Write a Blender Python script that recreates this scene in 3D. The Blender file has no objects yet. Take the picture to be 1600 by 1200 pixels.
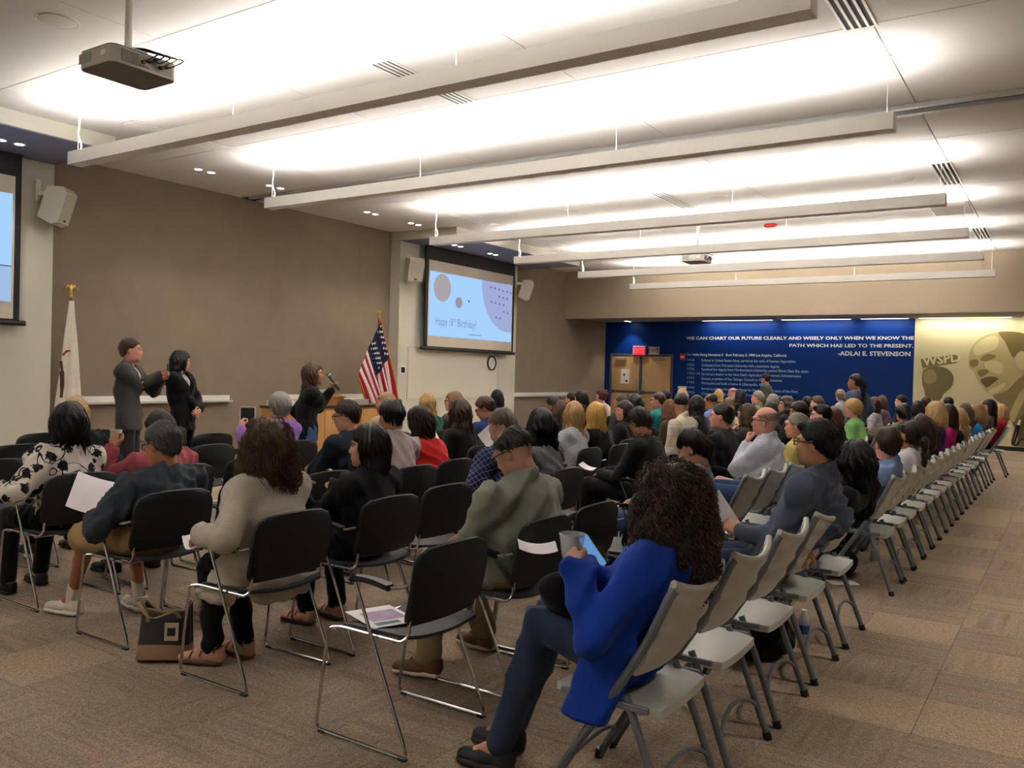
import bpy, math, random
import numpy as np
from mathutils import Vector, Matrix, kdtree

# ------------------------------------------------------------------ camera, world, light, exposure
S = bpy.context.scene
C = S.collection
CAM_H = 1.52
FPX = 1323.0
CR = np.array([[0.833665, -0.029179, 0.551498],
               [0.551637, -0.003783, -0.834076],
               [0.026423, 0.999567, 0.012943]])
cam_data = bpy.data.cameras.new('camera')
cam_data.sensor_width = 36.0
cam_data.lens = 36.0 * FPX / 1600.0
cam_data.clip_start = 0.05
cam = bpy.data.objects.new('camera', cam_data)
C.objects.link(cam)
_m = Matrix.Identity(4)
for _i in range(3):
    for _j in range(3):
        _m[_i][_j] = CR[_i][_j]
_m[2][3] = CAM_H
cam.matrix_world = _m
S.camera = cam

world = bpy.data.worlds.new('world')
S.world = world
world.use_nodes = True
world.node_tree.nodes['Background'].inputs[0].default_value = (0.55, 0.55, 0.6, 1)
world.node_tree.nodes['Background'].inputs[1].default_value = 0.05

S.view_settings.view_transform = 'Standard'
S.view_settings.look = 'None'
S.view_settings.gamma = 1.0
S.view_settings.use_curve_mapping = False
S.view_settings.exposure = 1.45

LIN_STRENGTH = 36.0     # linear uplight tubes
DOWN_W = 30.0           # recessed downlights
AISLE_FILL_W = 190.0         # added, unseen downlights over the right aisle, to lift the floor
WASH_W = 12.0           # wall washers on the far wall

ROOM_X0, ROOM_X1 = -11.9, 4.2
ROOM_Y0, ROOM_Y1 = -2.6, 23.1
CEIL = 4.38

def pray(x, y):
    return CR @ np.array([x - 800.0, -(y - 600.0), -FPX])
def on_x(x, y, X):
    r = pray(x, y); p = r * (X / r[0]); p[2] += CAM_H; return p
def on_y(x, y, Y):
    r = pray(x, y); p = r * (Y / r[1]); p[2] += CAM_H; return p
def on_z(x, y, z):
    r = pray(x, y); p = r * ((z - CAM_H) / r[2]); p[2] += CAM_H; return p

# ------------------------------------------------------------------ materials
def lin(h):
    if isinstance(h, str):
        h = h.lstrip('#')
        c = [int(h[i:i + 2], 16) / 255 for i in (0, 2, 4)]
    else:
        c = list(h)
    return tuple(((v / 12.92) if v <= 0.04045 else ((v + 0.055) / 1.055) ** 2.4) for v in c) + (1.0,)

MATS = {}
def base_mat(name):
    m = bpy.data.materials.new(name)
    m.use_nodes = True
    nt = m.node_tree
    return m, nt, nt.nodes['Principled BSDF']

def mat(name, col, rough=0.6, metal=0.0, var=0.12, scale=30.0, bump=0.0, bscale=None, spec=None, stretch=None, emit=0.0, trans=0.0, alpha=1.0):
    if name in MATS:
        return MATS[name]
    m, nt, b = base_mat(name)
    c = lin(col)
    N = nt.nodes; L = nt.links
    b.inputs['Roughness'].default_value = rough
    b.inputs['Metallic'].default_value = metal
    if spec is not None:
        b.inputs['Specular IOR Level'].default_value = spec
    if trans:
        b.inputs['Transmission Weight'].default_value = trans
        b.inputs['IOR'].default_value = 1.3
    tc = N.new('ShaderNodeTexCoord')
    mp = N.new('ShaderNodeMapping')
    if stretch:
        mp.inputs['Scale'].default_value = stretch
    L.new(tc.outputs['Object'], mp.inputs[0])
    if var > 0:
        nz = N.new('ShaderNodeTexNoise'); nz.inputs['Scale'].default_value = scale; nz.inputs['Detail'].default_value = 3
        L.new(mp.outputs[0], nz.inputs['Vector'])
        mx = N.new('ShaderNodeMix'); mx.data_type = 'RGBA'
        mx.inputs[6].default_value = tuple(min(1, v * (1 - var)) for v in c[:3]) + (1,)
        mx.inputs[7].default_value = tuple(min(1, v * (1 + var)) for v in c[:3]) + (1,)
        L.new(nz.outputs['Fac'], mx.inputs[0]); L.new(mx.outputs[2], b.inputs['Base Color'])
    else:
        b.inputs['Base Color'].default_value = c
    if bump > 0:
        nb = N.new('ShaderNodeTexNoise'); nb.inputs['Scale'].default_value = bscale or scale; nb.inputs['Detail'].default_value = 4
        L.new(mp.outputs[0], nb.inputs['Vector'])
        bm = N.new('ShaderNodeBump'); bm.inputs['Strength'].default_value = bump; bm.inputs['Distance'].default_value = 0.01
        L.new(nb.outputs['Fac'], bm.inputs['Height']); L.new(bm.outputs[0], b.inputs['Normal'])
    if alpha < 1:
        b.inputs['Alpha'].default_value = alpha
    if emit:
        b.inputs['Emission Color'].default_value = c
        b.inputs['Emission Strength'].default_value = emit
    MATS[name] = m
    return m

def cloth(col, kind='plain', col2='#111111', col3=None, wr=0.5):
    """woven or knitted cloth; kinds differ in weave, print or stripes"""
    key = 'cloth_%s_%s_%s' % (kind, col, col2)
    if key in MATS:
        return MATS[key]
    m, nt, b = base_mat(key)
    N = nt.nodes; L = nt.links
    c = lin(col); c2 = lin(col2)
    b.inputs['Roughness'].default_value = 0.9
    b.inputs['Specular IOR Level'].default_value = 0.2
    b.inputs['Sheen Weight'].default_value = 0.06
    tc = N.new('ShaderNodeTexCoord')
    def noise(scale, detail=3, vec=None):
        n = N.new('ShaderNodeTexNoise'); n.inputs['Scale'].default_value = scale; n.inputs['Detail'].default_value = detail
        L.new(vec or tc.outputs['Object'], n.inputs['Vector']); return n
    def mixc(fac, a, bb):
        x = N.new('ShaderNodeMix'); x.data_type = 'RGBA'
        for i, v in ((6, a), (7, bb)):
            if isinstance(v, tuple): x.inputs[i].default_value = v
            else: L.new(v, x.inputs[i])
        L.new(fac, x.inputs[0]); return x.outputs[2]
    def math_(op, a, bb=None):
        x = N.new('ShaderNodeMath'); x.operation = op
        for i, v in ((0, a), (1, bb)):
            if v is None: continue
            if isinstance(v, (int, float)): x.inputs[i].default_value = v
            else: L.new(v, x.inputs[i])
        return x.outputs[0]
    def ramp(fac, lo, hi):
        x = N.new('ShaderNodeMapRange'); x.inputs[1].default_value = lo; x.inputs[2].default_value = hi
        L.new(fac, x.inputs[0]); return x.outputs[0]
    n1 = noise(22.0)
    v = 0.14
    col_out = mixc(n1.outputs['Fac'], tuple(q * (1 - v) for q in c[:3]) + (1,), tuple(min(1, q * (1 + v)) for q in c[:3]) + (1,))
    sep = N.new('ShaderNodeSeparateXYZ'); L.new(tc.outputs['Object'], sep.inputs[0])
    wrinkle = noise(9.0, 3)
    fine = noise(260.0, 1)
    h = math_('ADD', math_('MULTIPLY', wrinkle.outputs['Fac'], wr), math_('MULTIPLY', fine.outputs['Fac'], 0.05))
    if kind == 'knit':
        wv = N.new('ShaderNodeTexWave'); wv.bands_direction = 'Z'; wv.inputs['Scale'].default_value = 55.0
        wv.inputs['Distortion'].default_value = 1.2; wv.inputs['Detail Scale'].default_value = 3.0
        L.new(tc.outputs['Object'], wv.inputs['Vector'])
        col_out = mixc(wv.outputs['Fac'], tuple(q * 0.82 for q in c[:3]) + (1,), col_out)
        h = math_('ADD', math_('MULTIPLY', h, 0.7), math_('MULTIPLY', wv.outputs['Fac'], 0.35))
    elif kind == 'stripe':       # broad horizontal bands
        f = math_('FRACT', math_('MULTIPLY', sep.outputs[2], 4.2))
        col_out = mixc(ramp(math_('ABSOLUTE', math_('SUBTRACT', f, 0.5)), 0.27, 0.29), col_out, c2)
    elif kind == 'plaid':
        a1 = math_('ABSOLUTE', math_('SUBTRACT', math_('FRACT', math_('MULTIPLY', math_('ADD', sep.outputs[2], sep.outputs[0]), 20.0)), 0.5))
        a2 = math_('ABSOLUTE', math_('SUBTRACT', math_('FRACT', math_('MULTIPLY', math_('SUBTRACT', sep.outputs[2], math_('ADD', sep.outputs[1], sep.outputs[0])), 20.0)), 0.5))
        col_out = mixc(ramp(math_('MAXIMUM', a1, a2), 0.44, 0.46), col_out, c2)
    elif kind == 'pin':          # fine woven lines
        a1 = math_('FRACT', math_('MULTIPLY', sep.outputs[2], 70.0))
        col_out = mixc(ramp(a1, 0.78, 0.9), col_out, c2)
    elif kind == 'speckle':
        n2 = noise(120.0, 2)
        col_out = mixc(ramp(n2.outputs['Fac'], 0.46, 0.6), col_out, c2)
    elif kind == 'floral':
        nw = noise(9.0, 2)
        off = N.new('ShaderNodeVectorMath'); off.operation = 'MULTIPLY_ADD'
        L.new(nw.outputs['Color'], off.inputs[0]); off.inputs[1].default_value = (0.06, 0.06, 0.06)
        L.new(tc.outputs['Object'], off.inputs[2])
        vo = N.new('ShaderNodeTexVoronoi'); vo.inputs['Scale'].default_value = 10.5; vo.inputs['Randomness'].default_value = 0.75
        L.new(off.outputs[0], vo.inputs['Vector'])
        nj = noise(70.0, 2)
        petal = math_('ADD', vo.outputs['Distance'], math_('MULTIPLY', math_('SUBTRACT', nj.outputs['Fac'], 0.5), 0.45))
        blob = ramp(petal, 0.40, 0.36)
        nv = noise(6.5, 1)
        vine = ramp(math_('ABSOLUTE', math_('SUBTRACT', nv.outputs['Fac'], 0.5)), 0.012, 0.009)
        col_out = mixc(math_('MAXIMUM', blob, vine), col_out, c2)
    elif kind == 'denim':
        n2 = noise(5.0, 4)
        col_out = mixc(n2.outputs['Fac'], tuple(q * 0.6 for q in c[:3]) + (1,), tuple(min(1, q * 1.5) for q in c[:3]) + (1,))
    L.new(col_out, b.inputs['Base Color'])
    bm = N.new('ShaderNodeBump'); bm.inputs['Strength'].default_value = 0.55; bm.inputs['Distance'].default_value = 0.02
    L.new(h, bm.inputs['Height']); L.new(bm.outputs[0], b.inputs['Normal'])
    MATS[key] = m
    return m

def hair_mat(col):
    key = 'hair_' + col
    if key in MATS:
        return MATS[key]
    m, nt, b = base_mat(key)
    N = nt.nodes; L = nt.links
    c = lin(col)
    b.inputs['Roughness'].default_value = 0.42
    b.inputs['Specular IOR Level'].default_value = 0.35
    tc = N.new('ShaderNodeTexCoord')
    mp = N.new('ShaderNodeMapping'); mp.inputs['Scale'].default_value = (1, 1, 0.12)
    L.new(tc.outputs['Object'], mp.inputs[0])
    nz = N.new('ShaderNodeTexNoise'); nz.inputs['Scale'].default_value = 130; nz.inputs['Detail'].default_value = 3
    L.new(mp.outputs[0], nz.inputs['Vector'])
    ge = N.new('ShaderNodeNewGeometry')
    ad = N.new('ShaderNodeMath'); ad.operation = 'MULTIPLY_ADD'; ad.inputs[1].default_value = 0.5
    L.new(ge.outputs['Random Per Island'], ad.inputs[0]); 
    mu = N.new('ShaderNodeMath'); mu.operation = 'MULTIPLY'; mu.inputs[1].default_value = 0.6
    L.new(nz.outputs['Fac'], mu.inputs[0]); L.new(mu.outputs[0], ad.inputs[2])
    mx = N.new('ShaderNodeMix'); mx.data_type = 'RGBA'
    mx.inputs[6].default_value = tuple(v * 0.45 for v in c[:3]) + (1,)
    mx.inputs[7].default_value = tuple(min(1, v * 1.5) for v in c[:3]) + (1,)
    L.new(ad.outputs[0], mx.inputs[0]); L.new(mx.outputs[2], b.inputs['Base Color'])
    bm = N.new('ShaderNodeBump'); bm.inputs['Strength'].default_value = 0.7; bm.inputs['Distance'].default_value = 0.006
    L.new(nz.outputs['Fac'], bm.inputs['Height']); L.new(bm.outputs[0], b.inputs['Normal'])
    MATS[key] = m
    return m

def skin_mat(col):
    key = 'skin_' + col
    if key in MATS:
        return MATS[key]
    m = mat(key, col, rough=0.5, var=0.08, scale=25, bump=0.05, bscale=300)
    b = m.node_tree.nodes['Principled BSDF']
    b.inputs['Subsurface Weight'].default_value = 0.0
    return m

def emit_mat(name, col, strength):
    if name in MATS:
        return MATS[name]
    m = bpy.data.materials.new(name); m.use_nodes = True
    nt = m.node_tree
    for n in list(nt.nodes):
        if n.type == 'BSDF_PRINCIPLED': nt.nodes.remove(n)
    e = nt.nodes.new('ShaderNodeEmission'); e.inputs[0].default_value = lin(col); e.inputs[1].default_value = strength
    nt.links.new(e.outputs[0], nt.nodes['Material Output'].inputs[0])
    MATS[name] = m
    return m

# ------------------------------------------------------------------ mesh helpers
def mesh_np(name, V, F, mats=(), midx=None, smooth=True):
    me = bpy.data.meshes.new(name)
    V = np.asarray(V, dtype=np.float32)
    if isinstance(F, np.ndarray):
        nf, k = F.shape
        me.vertices.add(len(V)); me.vertices.foreach_set('co', V.ravel())
        me.loops.add(nf * k); me.loops.foreach_set('vertex_index', F.astype(np.int32).ravel())
        me.polygons.add(nf)
        me.polygons.foreach_set('loop_start', np.arange(0, nf * k, k, dtype=np.int32))
    else:
        me.from_pydata([tuple(v) for v in V.tolist()], [], F)
        nf = len(F)
    for m in mats:
        me.materials.append(m)
    if midx is not None:
        me.polygons.foreach_set('material_index', np.asarray(midx, dtype=np.int32))
    if smooth:
        me.polygons.foreach_set('use_smooth', np.ones(nf, dtype=bool))
    me.update(calc_edges=True)
    me.validate()
    return me

class MB:
    """collects simple solids into one mesh"""
    def __init__(self):
        self.V = []; self.F = []; self.M = []; self.mi = 0
    def add(self, vs, fs):
        o = len(self.V)
        self.V += [tuple(v) for v in vs]
        self.F += [tuple(i + o for i in f) for f in fs]
        self.M += [self.mi] * len(fs)
        return self
    def box(self, x0, x1, y0, y1, z0, z1, bev=0.0):
        if bev <= 0:
            vs = [(x, y, z) for z in (z0, z1) for y in (y0, y1) for x in (x0, x1)]
            fs = [(0, 2, 3, 1), (4, 5, 7, 6), (0, 1, 5, 4), (2, 6, 7, 3), (0, 4, 6, 2), (1, 3, 7, 5)]
            return self.add(vs, fs)
        b = min(bev, (x1 - x0) / 2.01, (y1 - y0) / 2.01, (z1 - z0) / 2.01)
        vs = []; 
        for z, i in ((z0, b), (z0 + b, 0), (z1 - b, 0), (z1, b)):
            xa, xb, ya, yb = x0 + i, x1 - i, y0 + i, y1 - i
            vs += [(xa + b, ya, z), (xb - b, ya, z), (xb, ya + b, z), (xb, yb - b, z), (xb - b, yb, z), (xa + b, yb, z), (xa, yb - b, z), (xa, ya + b, z)]
        fs = [tuple(reversed(range(8))), tuple(range(24, 32))]
        for r in range(3):
            for i in range(8):
                j = (i + 1) % 8
                fs.append((r * 8 + i, r * 8 + j, r * 8 + 8 + j, r * 8 + 8 + i))
        return self.add(vs, fs)
    def prism(self, poly, axis, a, b):
        """extrude a 2-d outline along an axis (0,1,2) from a to b"""
        n = len(poly)
        def P(u, v, w):
            return {0: (w, u, v), 1: (u, w, v), 2: (u, v, w)}[axis]
        vs = [P(u, v, a) for u, v in poly] + [P(u, v, b) for u, v in poly]
        fs = [tuple(range(n)), tuple(reversed(range(n, 2 * n)))]
        for i in range(n):
            j = (i + 1) % n
            fs.append((i, i + n, j + n, j))
        return self.add(vs, fs)
    def tube(self, pts, r, n=8, closed=False, caps=True):
        pts = [Vector(p) for p in pts]
        k = len(pts)
        rs = r if isinstance(r, (list, tuple)) else [r] * k
        vs = []; up = None
        for i, p in enumerate(pts):
            if closed:
                d = (pts[(i + 1) % k] - pts[i - 1])
            else:
                d = pts[min(i + 1, k - 1)] - pts[max(i - 1, 0)]
            d.normalize()
            if up is None:
                up = d.orthogonal().normalized()
            else:
                up = (up - d * up.dot(d))
                if up.length < 1e-6: up = d.orthogonal()
                up.normalize()
            s = d.cross(up)
            for j in range(n):
                a = 2 * math.pi * j / n
                vs.append(p + up * (math.cos(a) * rs[i]) + s * (math.sin(a) * rs[i]))
        fs = []
        for i in range(k if closed else k - 1):
            i2 = (i + 1) % k
            for j in range(n):
                j2 = (j + 1) % n
                fs.append((i * n + j, i * n + j2, i2 * n + j2, i2 * n + j))
        if caps and not closed:
            fs.append(tuple(reversed(range(n)))); fs.append(tuple(range((k - 1) * n, k * n)))
        return self.add(vs, fs)
    def lathe(self, prof, n=16, o=(0, 0, 0), axis='z'):
        vs = []; k = len(prof)
        for r, z in prof:
            for j in range(n):
                a = 2 * math.pi * j / n
                q = (r * math.cos(a), r * math.sin(a), z)
                if axis == 'x': q = (q[2], q[0], q[1])
                elif axis == 'y': q = (q[1], q[2], q[0])
                vs.append((q[0] + o[0], q[1] + o[1], q[2] + o[2]))
        fs = []
        for i in range(k - 1):
            for j in range(n):
                j2 = (j + 1) % n
                fs.append((i * n + j, i * n + j2, (i + 1) * n + j2, (i + 1) * n + j))
        if prof[0][0] > 1e-6: fs.append(tuple(reversed(range(n))))
        if prof[-1][0] > 1e-6: fs.append(tuple(range((k - 1) * n, k * n)))
        return self.add(vs, fs)
    def grid(self, pts, thick=None):
        """rectangular array of points; with thick (vector) it becomes a closed slab"""
        R = len(pts); K = len(pts[0])
        vs = [tuple(p) for row in pts for p in row]
        fs = [(i * K + j, i * K + j + 1, (i + 1) * K + j + 1, (i + 1) * K + j) for i in range(R - 1) for j in range(K - 1)]
        if thick is not None:
            n = len(vs); t = Vector(thick)
            vs += [tuple(Vector(v) + t) for v in vs]
            fs += [tuple(reversed([q + n for q in f])) for f in fs[:]]
            ring = [j for j in range(K)] + [i * K + K - 1 for i in range(1, R)] + [(R - 1) * K + j for j in range(K - 2, -1, -1)] + [i * K for i in range(R - 2, 0, -1)]
            for a, b in zip(ring, ring[1:] + ring[:1]):
                fs.append((b, a, a + n, b + n))
        return self.add(vs, fs)
    def mesh(self, name, mats, smooth=False):
        if not isinstance(mats, (list, tuple)): mats = [mats]
        me = bpy.data.meshes.new(name)
        me.from_pydata(self.V, [], self.F)
        for m in mats: me.materials.append(m)
        me.polygons.foreach_set('material_index', self.M)
        if smooth:
            me.polygons.foreach_set('use_smooth', [True] * len(self.F))
            me.set_sharp_from_angle(angle=math.radians(42))
        me.update()
        return me
    def build(self, name, mats, parent=None, smooth=False, **kw):
        return link(name, self.mesh(name, mats, smooth), parent, **kw)

def link(name, data, parent=None, loc=None, rot=None, kind=None, label=None, cat=None, group=None, scale=None):
    o = bpy.data.objects.new(name, data)
    C.objects.link(o)
    if parent is not None: o.parent = parent
    if loc is not None: o.location = loc
    if rot is not None: o.rotation_euler = rot
    if scale is not None: o.scale = scale
    tag(o, label, cat, group, kind)
    return o
def tag(o, label=None, cat=None, group=None, kind=None):
    if label: o['label'] = label
    if cat: o['category'] = cat
    if group: o['group'] = group
    if kind: o['kind'] = kind
    return o
def thing(name, label, cat, loc=(0, 0, 0), rotz=0.0, group=None):
    return link(name, None, None, loc=loc, rot=(0, 0, rotz), label=label, cat=cat, group=group)
def copy_tree(o, parent=None):
    c = o.copy(); C.objects.link(c)
    if parent is not None: c.parent = parent
    for ch in o.children:
        copy_tree(ch, c)
    return c
def arc(c, r, a0, a1, n, plane='xz', y=0.0):
    out = []
    for i in range(n + 1):
        a = math.radians(a0 + (a1 - a0) * i / n)
        u, v = c[0] + r * math.cos(a), c[1] + r * math.sin(a)
        out.append((u, y, v) if plane == 'xz' else ((y, u, v) if plane == 'yz' else (u, v, y)))
    return out
def rrect(w, h, r, n=4, cx=0, cy=0):
    pts = []
    for (sx, sy, a0) in ((1, 1, 0), (-1, 1, 90), (-1, -1, 180), (1, -1, 270)):
        for i in range(n + 1):
            a = math.radians(a0 + 90 * i / n)
            pts.append((cx + sx * (w / 2 - r) + r * math.cos(a), cy + sy * (h / 2 - r) + r * math.sin(a)))
    return pts
def smooth_path(pts, n=6, closed=False):
    P = [Vector(p) for p in pts]; out = []
    k = len(P)
    for i in range(k if closed else k - 1):
        p0 = P[(i - 1) % k] if (closed or i > 0) else P[i]
        p1 = P[i]; p2 = P[(i + 1) % k]
        p3 = P[(i + 2) % k] if (closed or i + 2 < k) else p2
        for j in range(n):
            t = j / n
            out.append(0.5 * ((2 * p1) + (p2 - p0) * t + (2 * p0 - 5 * p1 + 4 * p2 - p3) * t * t + (3 * p1 - p0 - 3 * p2 + p3) * t ** 3))
    if not closed: out.append(P[-1])
    return out
def text_mesh(name, s, size, parent, loc, rot, material, sx=1.0, align='LEFT', ext=0.002, bold=0.0, **kw):
    cu = bpy.data.curves.new(name, 'FONT')
    cu.body = s; cu.size = size; cu.align_x = align; cu.extrude = ext; cu.offset = bold
    cu.resolution_u = 2
    t = bpy.data.objects.new(name, cu); C.objects.link(t)
    dg = bpy.context.evaluated_depsgraph_get()
    me = bpy.data.meshes.new_from_object(t.evaluated_get(dg))
    bpy.data.objects.remove(t)
    me.materials.clear(); me.materials.append(material)
    return link(name, me, parent, loc=loc, rot=rot, scale=(sx, 1, 1), **kw)
# ------------------------------------------------------------------ materials of the room
M_BEIGE = mat('beige_wallcover', '#887b6a', rough=0.95, var=0.10, scale=3.0, bump=0.25, bscale=220, spec=0.15)
M_CREAM = mat('cream_paint', '#c3c0b2', rough=0.75, var=0.02, scale=2.0)
M_HEAD = mat('tan_paint', '#a2937e', rough=0.8, var=0.02, scale=2.0)
M_CEIL = mat('ceiling_white', '#d6d2cd', rough=0.9, var=0.015, scale=1.5)
M_SOFF = mat('soffit_grey', '#8d8a90', rough=0.85, var=0.02, scale=2.0)
M_WHITE = mat('white_enamel', '#e4e1da', rough=0.45, var=0.02, scale=3)
M_DARKSLOT = mat('dark_slot', '#1c1b1a', rough=0.8, var=0.05)
M_BLUE = mat('blue_print', '#002c74', rough=0.5, var=0.05, scale=0.6, spec=0.18)
M_MURAL = mat('mural_cream', '#d8cfa4', rough=0.5, var=0.05, scale=0.5)
M_BLACKFAB = mat('black_masking', '#0b0b0d', rough=0.7, var=0.05)
M_SCREEN = mat('screen_fabric', '#b9b0a4', rough=0.9, var=0.02)
M_STEEL = mat('brushed_steel', '#a9abad', rough=0.35, metal=0.9, var=0.05, scale=60)
M_ALU = mat('aluminium', '#c6c7c8', rough=0.4, metal=0.6, var=0.03)
M_BLACKP = mat('black_plastic', '#121212', rough=0.45, var=0.05)
M_PAPER = mat('white_paper', '#eeeaf0', rough=0.8, var=0.02)

def carpet_mat():
    m, nt, b = base_mat('carpet_tile')
    N = nt.nodes; L = nt.links
    b.inputs['Roughness'].default_value = 1.0
    b.inputs['Specular IOR Level'].default_value = 0.05
    ge = N.new('ShaderNodeNewGeometry')
    def vm(op, a, bb):
        x = N.new('ShaderNodeVectorMath'); x.operation = op
        for i, v in ((0, a), (1, bb)):
            if isinstance(v, tuple): x.inputs[i].default_value = v
            elif v is not None: L.new(v, x.inputs[i])
        return x.outputs[0]
    def mt(op, a, bb=None):
        x = N.new('ShaderNodeMath'); x.operation = op
        for i, v in ((0, a), (1, bb)):
            if v is None: continue
            if isinstance(v, (int, float)): x.inputs[i].default_value = v
            else: L.new(v, x.inputs[i])
        return x.outputs[0]
    def mixc(f, a, bb):
        x = N.new('ShaderNodeMix'); x.data_type = 'RGBA'
        for i, v in ((6, a), (7, bb)):
            if isinstance(v, tuple): x.inputs[i].default_value = v
            else: L.new(v, x.inputs[i])
        L.new(f, x.inputs[0]); return x.outputs[2]
    def rng(f, lo, hi, a=0.0, bb=1.0):
        x = N.new('ShaderNodeMapRange'); L.new(f, x.inputs[0])
        x.inputs[1].default_value = lo; x.inputs[2].default_value = hi; x.inputs[3].default_value = a; x.inputs[4].default_value = bb
        return x.outputs[0]
    p = vm('MULTIPLY', vm('ADD', ge.outputs['Position'], (0.04, -0.03, 0.0)), (2.0, 2.0, 0.0))
    cell = N.new('ShaderNodeVectorMath'); cell.operation = 'FLOOR'; L.new(p, cell.inputs[0])
    sp = N.new('ShaderNodeSeparateXYZ'); L.new(cell.outputs[0], sp.inputs[0])
    par = mt('FLOORED_MODULO', mt('ADD', sp.outputs[0], sp.outputs[1]), 2.0)
    wn = N.new('ShaderNodeTexWhiteNoise'); wn.noise_dimensions = '3D'; L.new(cell.outputs[0], wn.inputs['Vector'])
    s2 = N.new('ShaderNodeSeparateXYZ'); L.new(p, s2.inputs[0])
    # streak coordinates: along x in one tile, along y in the next
    cx = N.new('ShaderNodeCombineXYZ'); L.new(mt('MULTIPLY', s2.outputs[0], 1.0), cx.inputs[0]); L.new(mt('MULTIPLY', s2.outputs[1], 13.0), cx.inputs[1])
    cy = N.new('ShaderNodeCombineXYZ'); L.new(mt('MULTIPLY', s2.outputs[1], 1.0), cy.inputs[0]); L.new(mt('MULTIPLY', s2.outputs[0], 13.0), cy.inputs[1])
    vmix = N.new('ShaderNodeMix'); vmix.data_type = 'VECTOR'
    L.new(par, vmix.inputs[0]); L.new(cx.outputs[0], vmix.inputs[4]); L.new(cy.outputs[0], vmix.inputs[5])
    vv = vm('ADD', vmix.outputs[1], vm('MULTIPLY', wn.outputs['Color'], (37.0, 23.0, 11.0)))
    nz = N.new('ShaderNodeTexNoise'); nz.inputs['Scale'].default_value = 1.0; nz.inputs['Detail'].default_value = 3; L.new(vv, nz.inputs['Vector'])
    nz2 = N.new('ShaderNodeTexNoise'); nz2.inputs['Scale'].default_value = 0.55; nz2.inputs['Detail'].default_value = 1; L.new(vv, nz2.inputs['Vector'])
    gr = N.new('ShaderNodeTexNoise'); gr.inputs['Scale'].default_value = 130; gr.inputs['Detail'].default_value = 2; L.new(ge.outputs['Position'], gr.inputs['Vector'])
    gr2 = N.new('ShaderNodeTexNoise'); gr2.inputs['Scale'].default_value = 48; gr2.inputs['Detail'].default_value = 3; L.new(ge.outputs['Position'], gr2.inputs['Vector'])
    base = mixc(rng(nz.outputs['Fac'], 0.3, 0.7), lin('#897868'), lin('#a29281'))
    hue = N.new('ShaderNodeValToRGB')
    els = hue.color_ramp.elements
    els[0].position = 0.28; els[0].color = lin('#75797a'); els[1].position = 0.75; els[1].color = lin('#a57e68')
    e = els.new(0.42); e.color = lin('#948474'); e = els.new(0.62); e.color = lin('#968676')
    L.new(nz2.outputs['Fac'], hue.inputs[0])
    base = mixc(mt('MULTIPLY', rng(nz.outputs['Fac'], 0.4, 0.62), 0.5), base, hue.outputs[0])
    # some tiles are nearly plain and lighter
    plain = rng(mt('ADD', wn.outputs['Value'], mt('MULTIPLY', nz2.outputs['Fac'], 0.25)), 0.80, 0.88)
    base = mixc(plain, base, lin('#a4917c'))
    g = mt('MULTIPLY', rng(gr.outputs['Fac'], 0.3, 0.7, 0.62, 1.32), rng(gr2.outputs['Fac'], 0.3, 0.7, 0.80, 1.16))
    fin = N.new('ShaderNodeMix'); fin.data_type = 'RGBA'; fin.blend_type = 'MULTIPLY'; fin.inputs[0].default_value = 1.0
    L.new(base, fin.inputs[6]); L.new(g, fin.inputs[7])
    L.new(fin.outputs[2], b.inputs['Base Color'])
    bm = N.new('ShaderNodeBump'); bm.inputs['Strength'].default_value = 0.6; bm.inputs['Distance'].default_value = 0.01
    L.new(mt('ADD', gr.outputs['Fac'], gr2.outputs['Fac']), bm.inputs['Height']); L.new(bm.outputs[0], b.inputs['Normal'])
    return m
M_CARPET = carpet_mat()

# ------------------------------------------------------------------ floor of carpet tiles
floor = MB().box(ROOM_X0 - .2, ROOM_X1 + .2, ROOM_Y0 - .2, ROOM_Y1 + .2, -0.12, -0.006).build('floor', M_DARKSLOT, kind='structure')
tile_me = MB().box(-.2495, .2495, -.2495, .2495, -0.006, 0.0, bev=0.0015).mesh('carpet_tile', M_CARPET)
tiles = []
for i in range(int((ROOM_X0 + .04) * 2) - 1, int(ROOM_X1 * 2) + 2):
    for j in range(int(ROOM_Y0 * 2) - 1, int(ROOM_Y1 * 2) + 2):
        x0, y0 = i * .5 - .04, j * .5 + .03
        xa, xb, ya, yb = max(x0, ROOM_X0), min(x0 + .5, ROOM_X1), max(y0, ROOM_Y0), min(y0 + .5, ROOM_Y1)
        if xb - xa < .02 or yb - ya < .02: continue
        full = xb - xa > .499 and yb - ya > .499
        cx_, cy_ = (xa + xb) / 2, (ya + yb) / 2
        c = CR.T @ np.array([cx_, cy_, -CAM_H])
        vis = c[2] < -1.2 and abs(c[0] / -c[2]) < .66
        tiles.append((-c[2] if vis and full else 99, xa, xb, ya, yb, cx_, cy_))
tiles.sort(key=lambda t: t[0])
for t in tiles[:290]:
    link('carpet_tile', tile_me, floor, loc=(t[5], t[6], 0))
rest = MB()
for t in tiles[290:]:
    rest.box(t[1] + .0005, t[2] - .0005, t[3] + .0005, t[4] - .0005, -.006, 0)
rest.build('far_carpet_tiles', M_CARPET, floor, kind='stuff')

# ------------------------------------------------------------------ ceiling of panels
ceiling = MB().box(ROOM_X0 - .2, ROOM_X1 + .2, ROOM_Y0 - .2, ROOM_Y1 + .2, CEIL + .022, CEIL + .15).build('ceiling', M_DARKSLOT, kind='structure')
xs = [-11.9, -9.45, -6.8, -4.1, -1.41, 1.4, 4.2]
ys = [-2.6, 1.78, 4.48, 7.2, 9.46]
ys2 = [9.78, 10.92, 13.62, 16.3, 19.0, 20.62]
for yy in (ys, ys2):
    for a, b in zip(yy, yy[1:]):
        for c, d in zip(xs, xs[1:]):
            MB().box(c + .005, d - .005, a + .005, b - .005, CEIL, CEIL + .022, bev=.002).build('ceiling_panel', M_CEIL, ceiling)
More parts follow.
